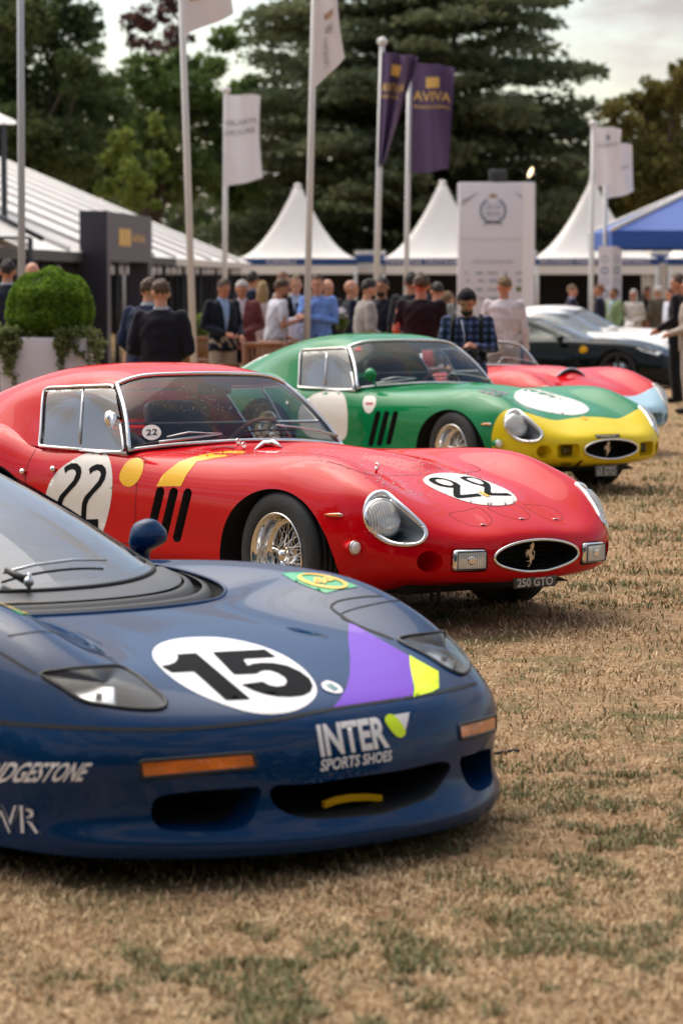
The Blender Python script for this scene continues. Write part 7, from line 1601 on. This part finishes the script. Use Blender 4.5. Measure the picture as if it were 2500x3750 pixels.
person('man in beige suit cut by the right edge of the picture', 2522, 1010, 36.6, -95, 'jacket', (.44, .36, .30), (.42, .35, .30), None, 'grey', 'short', 1, ('clasp', 'clasp'), build=1.05)
# the photographer in cap and checked shirt
plaid = bpy.data.materials.new('blue_plaid'); plaid.use_nodes = True; nt = plaid.node_tree; b = nt.nodes['Principled BSDF']; b.inputs['Roughness'].default_value = .85; tc = nt.nodes.new('ShaderNodeTexCoord'); mxs = None
for ax in ('X', 'Z'):
    wv = nt.nodes.new('ShaderNodeTexWave'); wv.bands_direction = ax; wv.inputs['Scale'].default_value = 4.6; wv.inputs['Distortion'].default_value = .6; nt.links.new(tc.outputs['Object'], wv.inputs['Vector']); rp = nt.nodes.new('ShaderNodeValToRGB'); rp.color_ramp.elements[0].position = .42; rp.color_ramp.elements[1].position = .58
    rp.color_ramp.elements[0].color = (.22, .24, .30, 1); rp.color_ramp.elements[1].color = (1, 1, 1, 1); nt.links.new(wv.outputs['Fac'], rp.inputs[0])
    if mxs is None: mxs = rp
    else:
        m_ = nt.nodes.new('ShaderNodeMixRGB'); m_.blend_type = 'MULTIPLY'; m_.inputs[0].default_value = 1; nt.links.new(mxs.outputs[0], m_.inputs[1]); nt.links.new(rp.outputs[0], m_.inputs[2]); mc_ = nt.nodes.new('ShaderNodeMixRGB'); mc_.blend_type = 'MULTIPLY'; mc_.inputs[0].default_value = 1; mc_.inputs[2].default_value = (.085, .125, .27, 1)
        nt.links.new(m_.outputs[0], mc_.inputs[1]); nt.links.new(mc_.outputs[0], b.inputs['Base Color'])
_CL[((.05, .07, .15), None)] = plaid
ph, LN, HD, A = person('photographer in dark cap and blue checked shirt looking down at a camera', 1712, 1044, 25.2, -6, 'shirt', (.05, .07, .15), (.03, .05, .11), None, 'black', 'beard', 1, ('camera', 'low'), -.05, .30, .10, build=1.12)
cap = ball((0, .012, .150), (.088, .108, .098), 24, 16); cp_ = prune(cap[0], [f for f in cap[1] if all(cap[0][i][2] > (.128 if cap[0][i][1] > -.05 else .150) for i in f)]); ca = obj('cap', (HD(cp_[0]), cp_[1]), cloth((.014, .010, .016)), ph)
pk = np.array([(.085 * math.sin(a), .088 + .065 * math.cos(a) * q, .140 - .018 * q) for q in (0, 1) for a in np.linspace(-1.3, 1.3, 11)]); obj('cap_peak', (HD(pk), grid_faces(2, 11)), cloth((.014, .010, .016)), ca)
for s in (1, -1): obj('backpack_strap', tube(LN([(s * .13, .09, 1.40), (s * .125, .0, 1.468), (s * .13, -.10, 1.38), (s * .135, -.135, 1.25), (s * .16, -.10, 1.08), (s * .17, .0, 1.04)]), .022, 8), cloth((.008, .008, .010)), ph)
obj('lanyard', tube(LN([(-.05, -.10, 1.44), (-.02, -.15, 1.30), (-.015, -.16, 1.18)]), .004, 6), M['board'], ph); bz_ = box(-.015, -.172, 1.13, .075, .008, .10); obj('badge', (LN(bz_[0]), bz_[1]), M['red_decal'], ph)
cm = thing('camera_body', 'small black camera held by the photographer in the checked shirt', 'camera', ph.matrix_world.translation, (0, 0, 0))
bpy.context.view_layer.update(); hp = ph.matrix_world @ Vector(LN([(.035, -.32, 1.14)])[0]); cm.location = hp
obj('camera_case', box(0, 0, 0, .15, .08, .10, .015), M['dark'], cm); obj('camera_lens', lathe([(.001, -.04), (.04, -.04), (.042, -.12), (.036, -.13), (.001, -.12)], 20, 'y'), M['black'], cm)
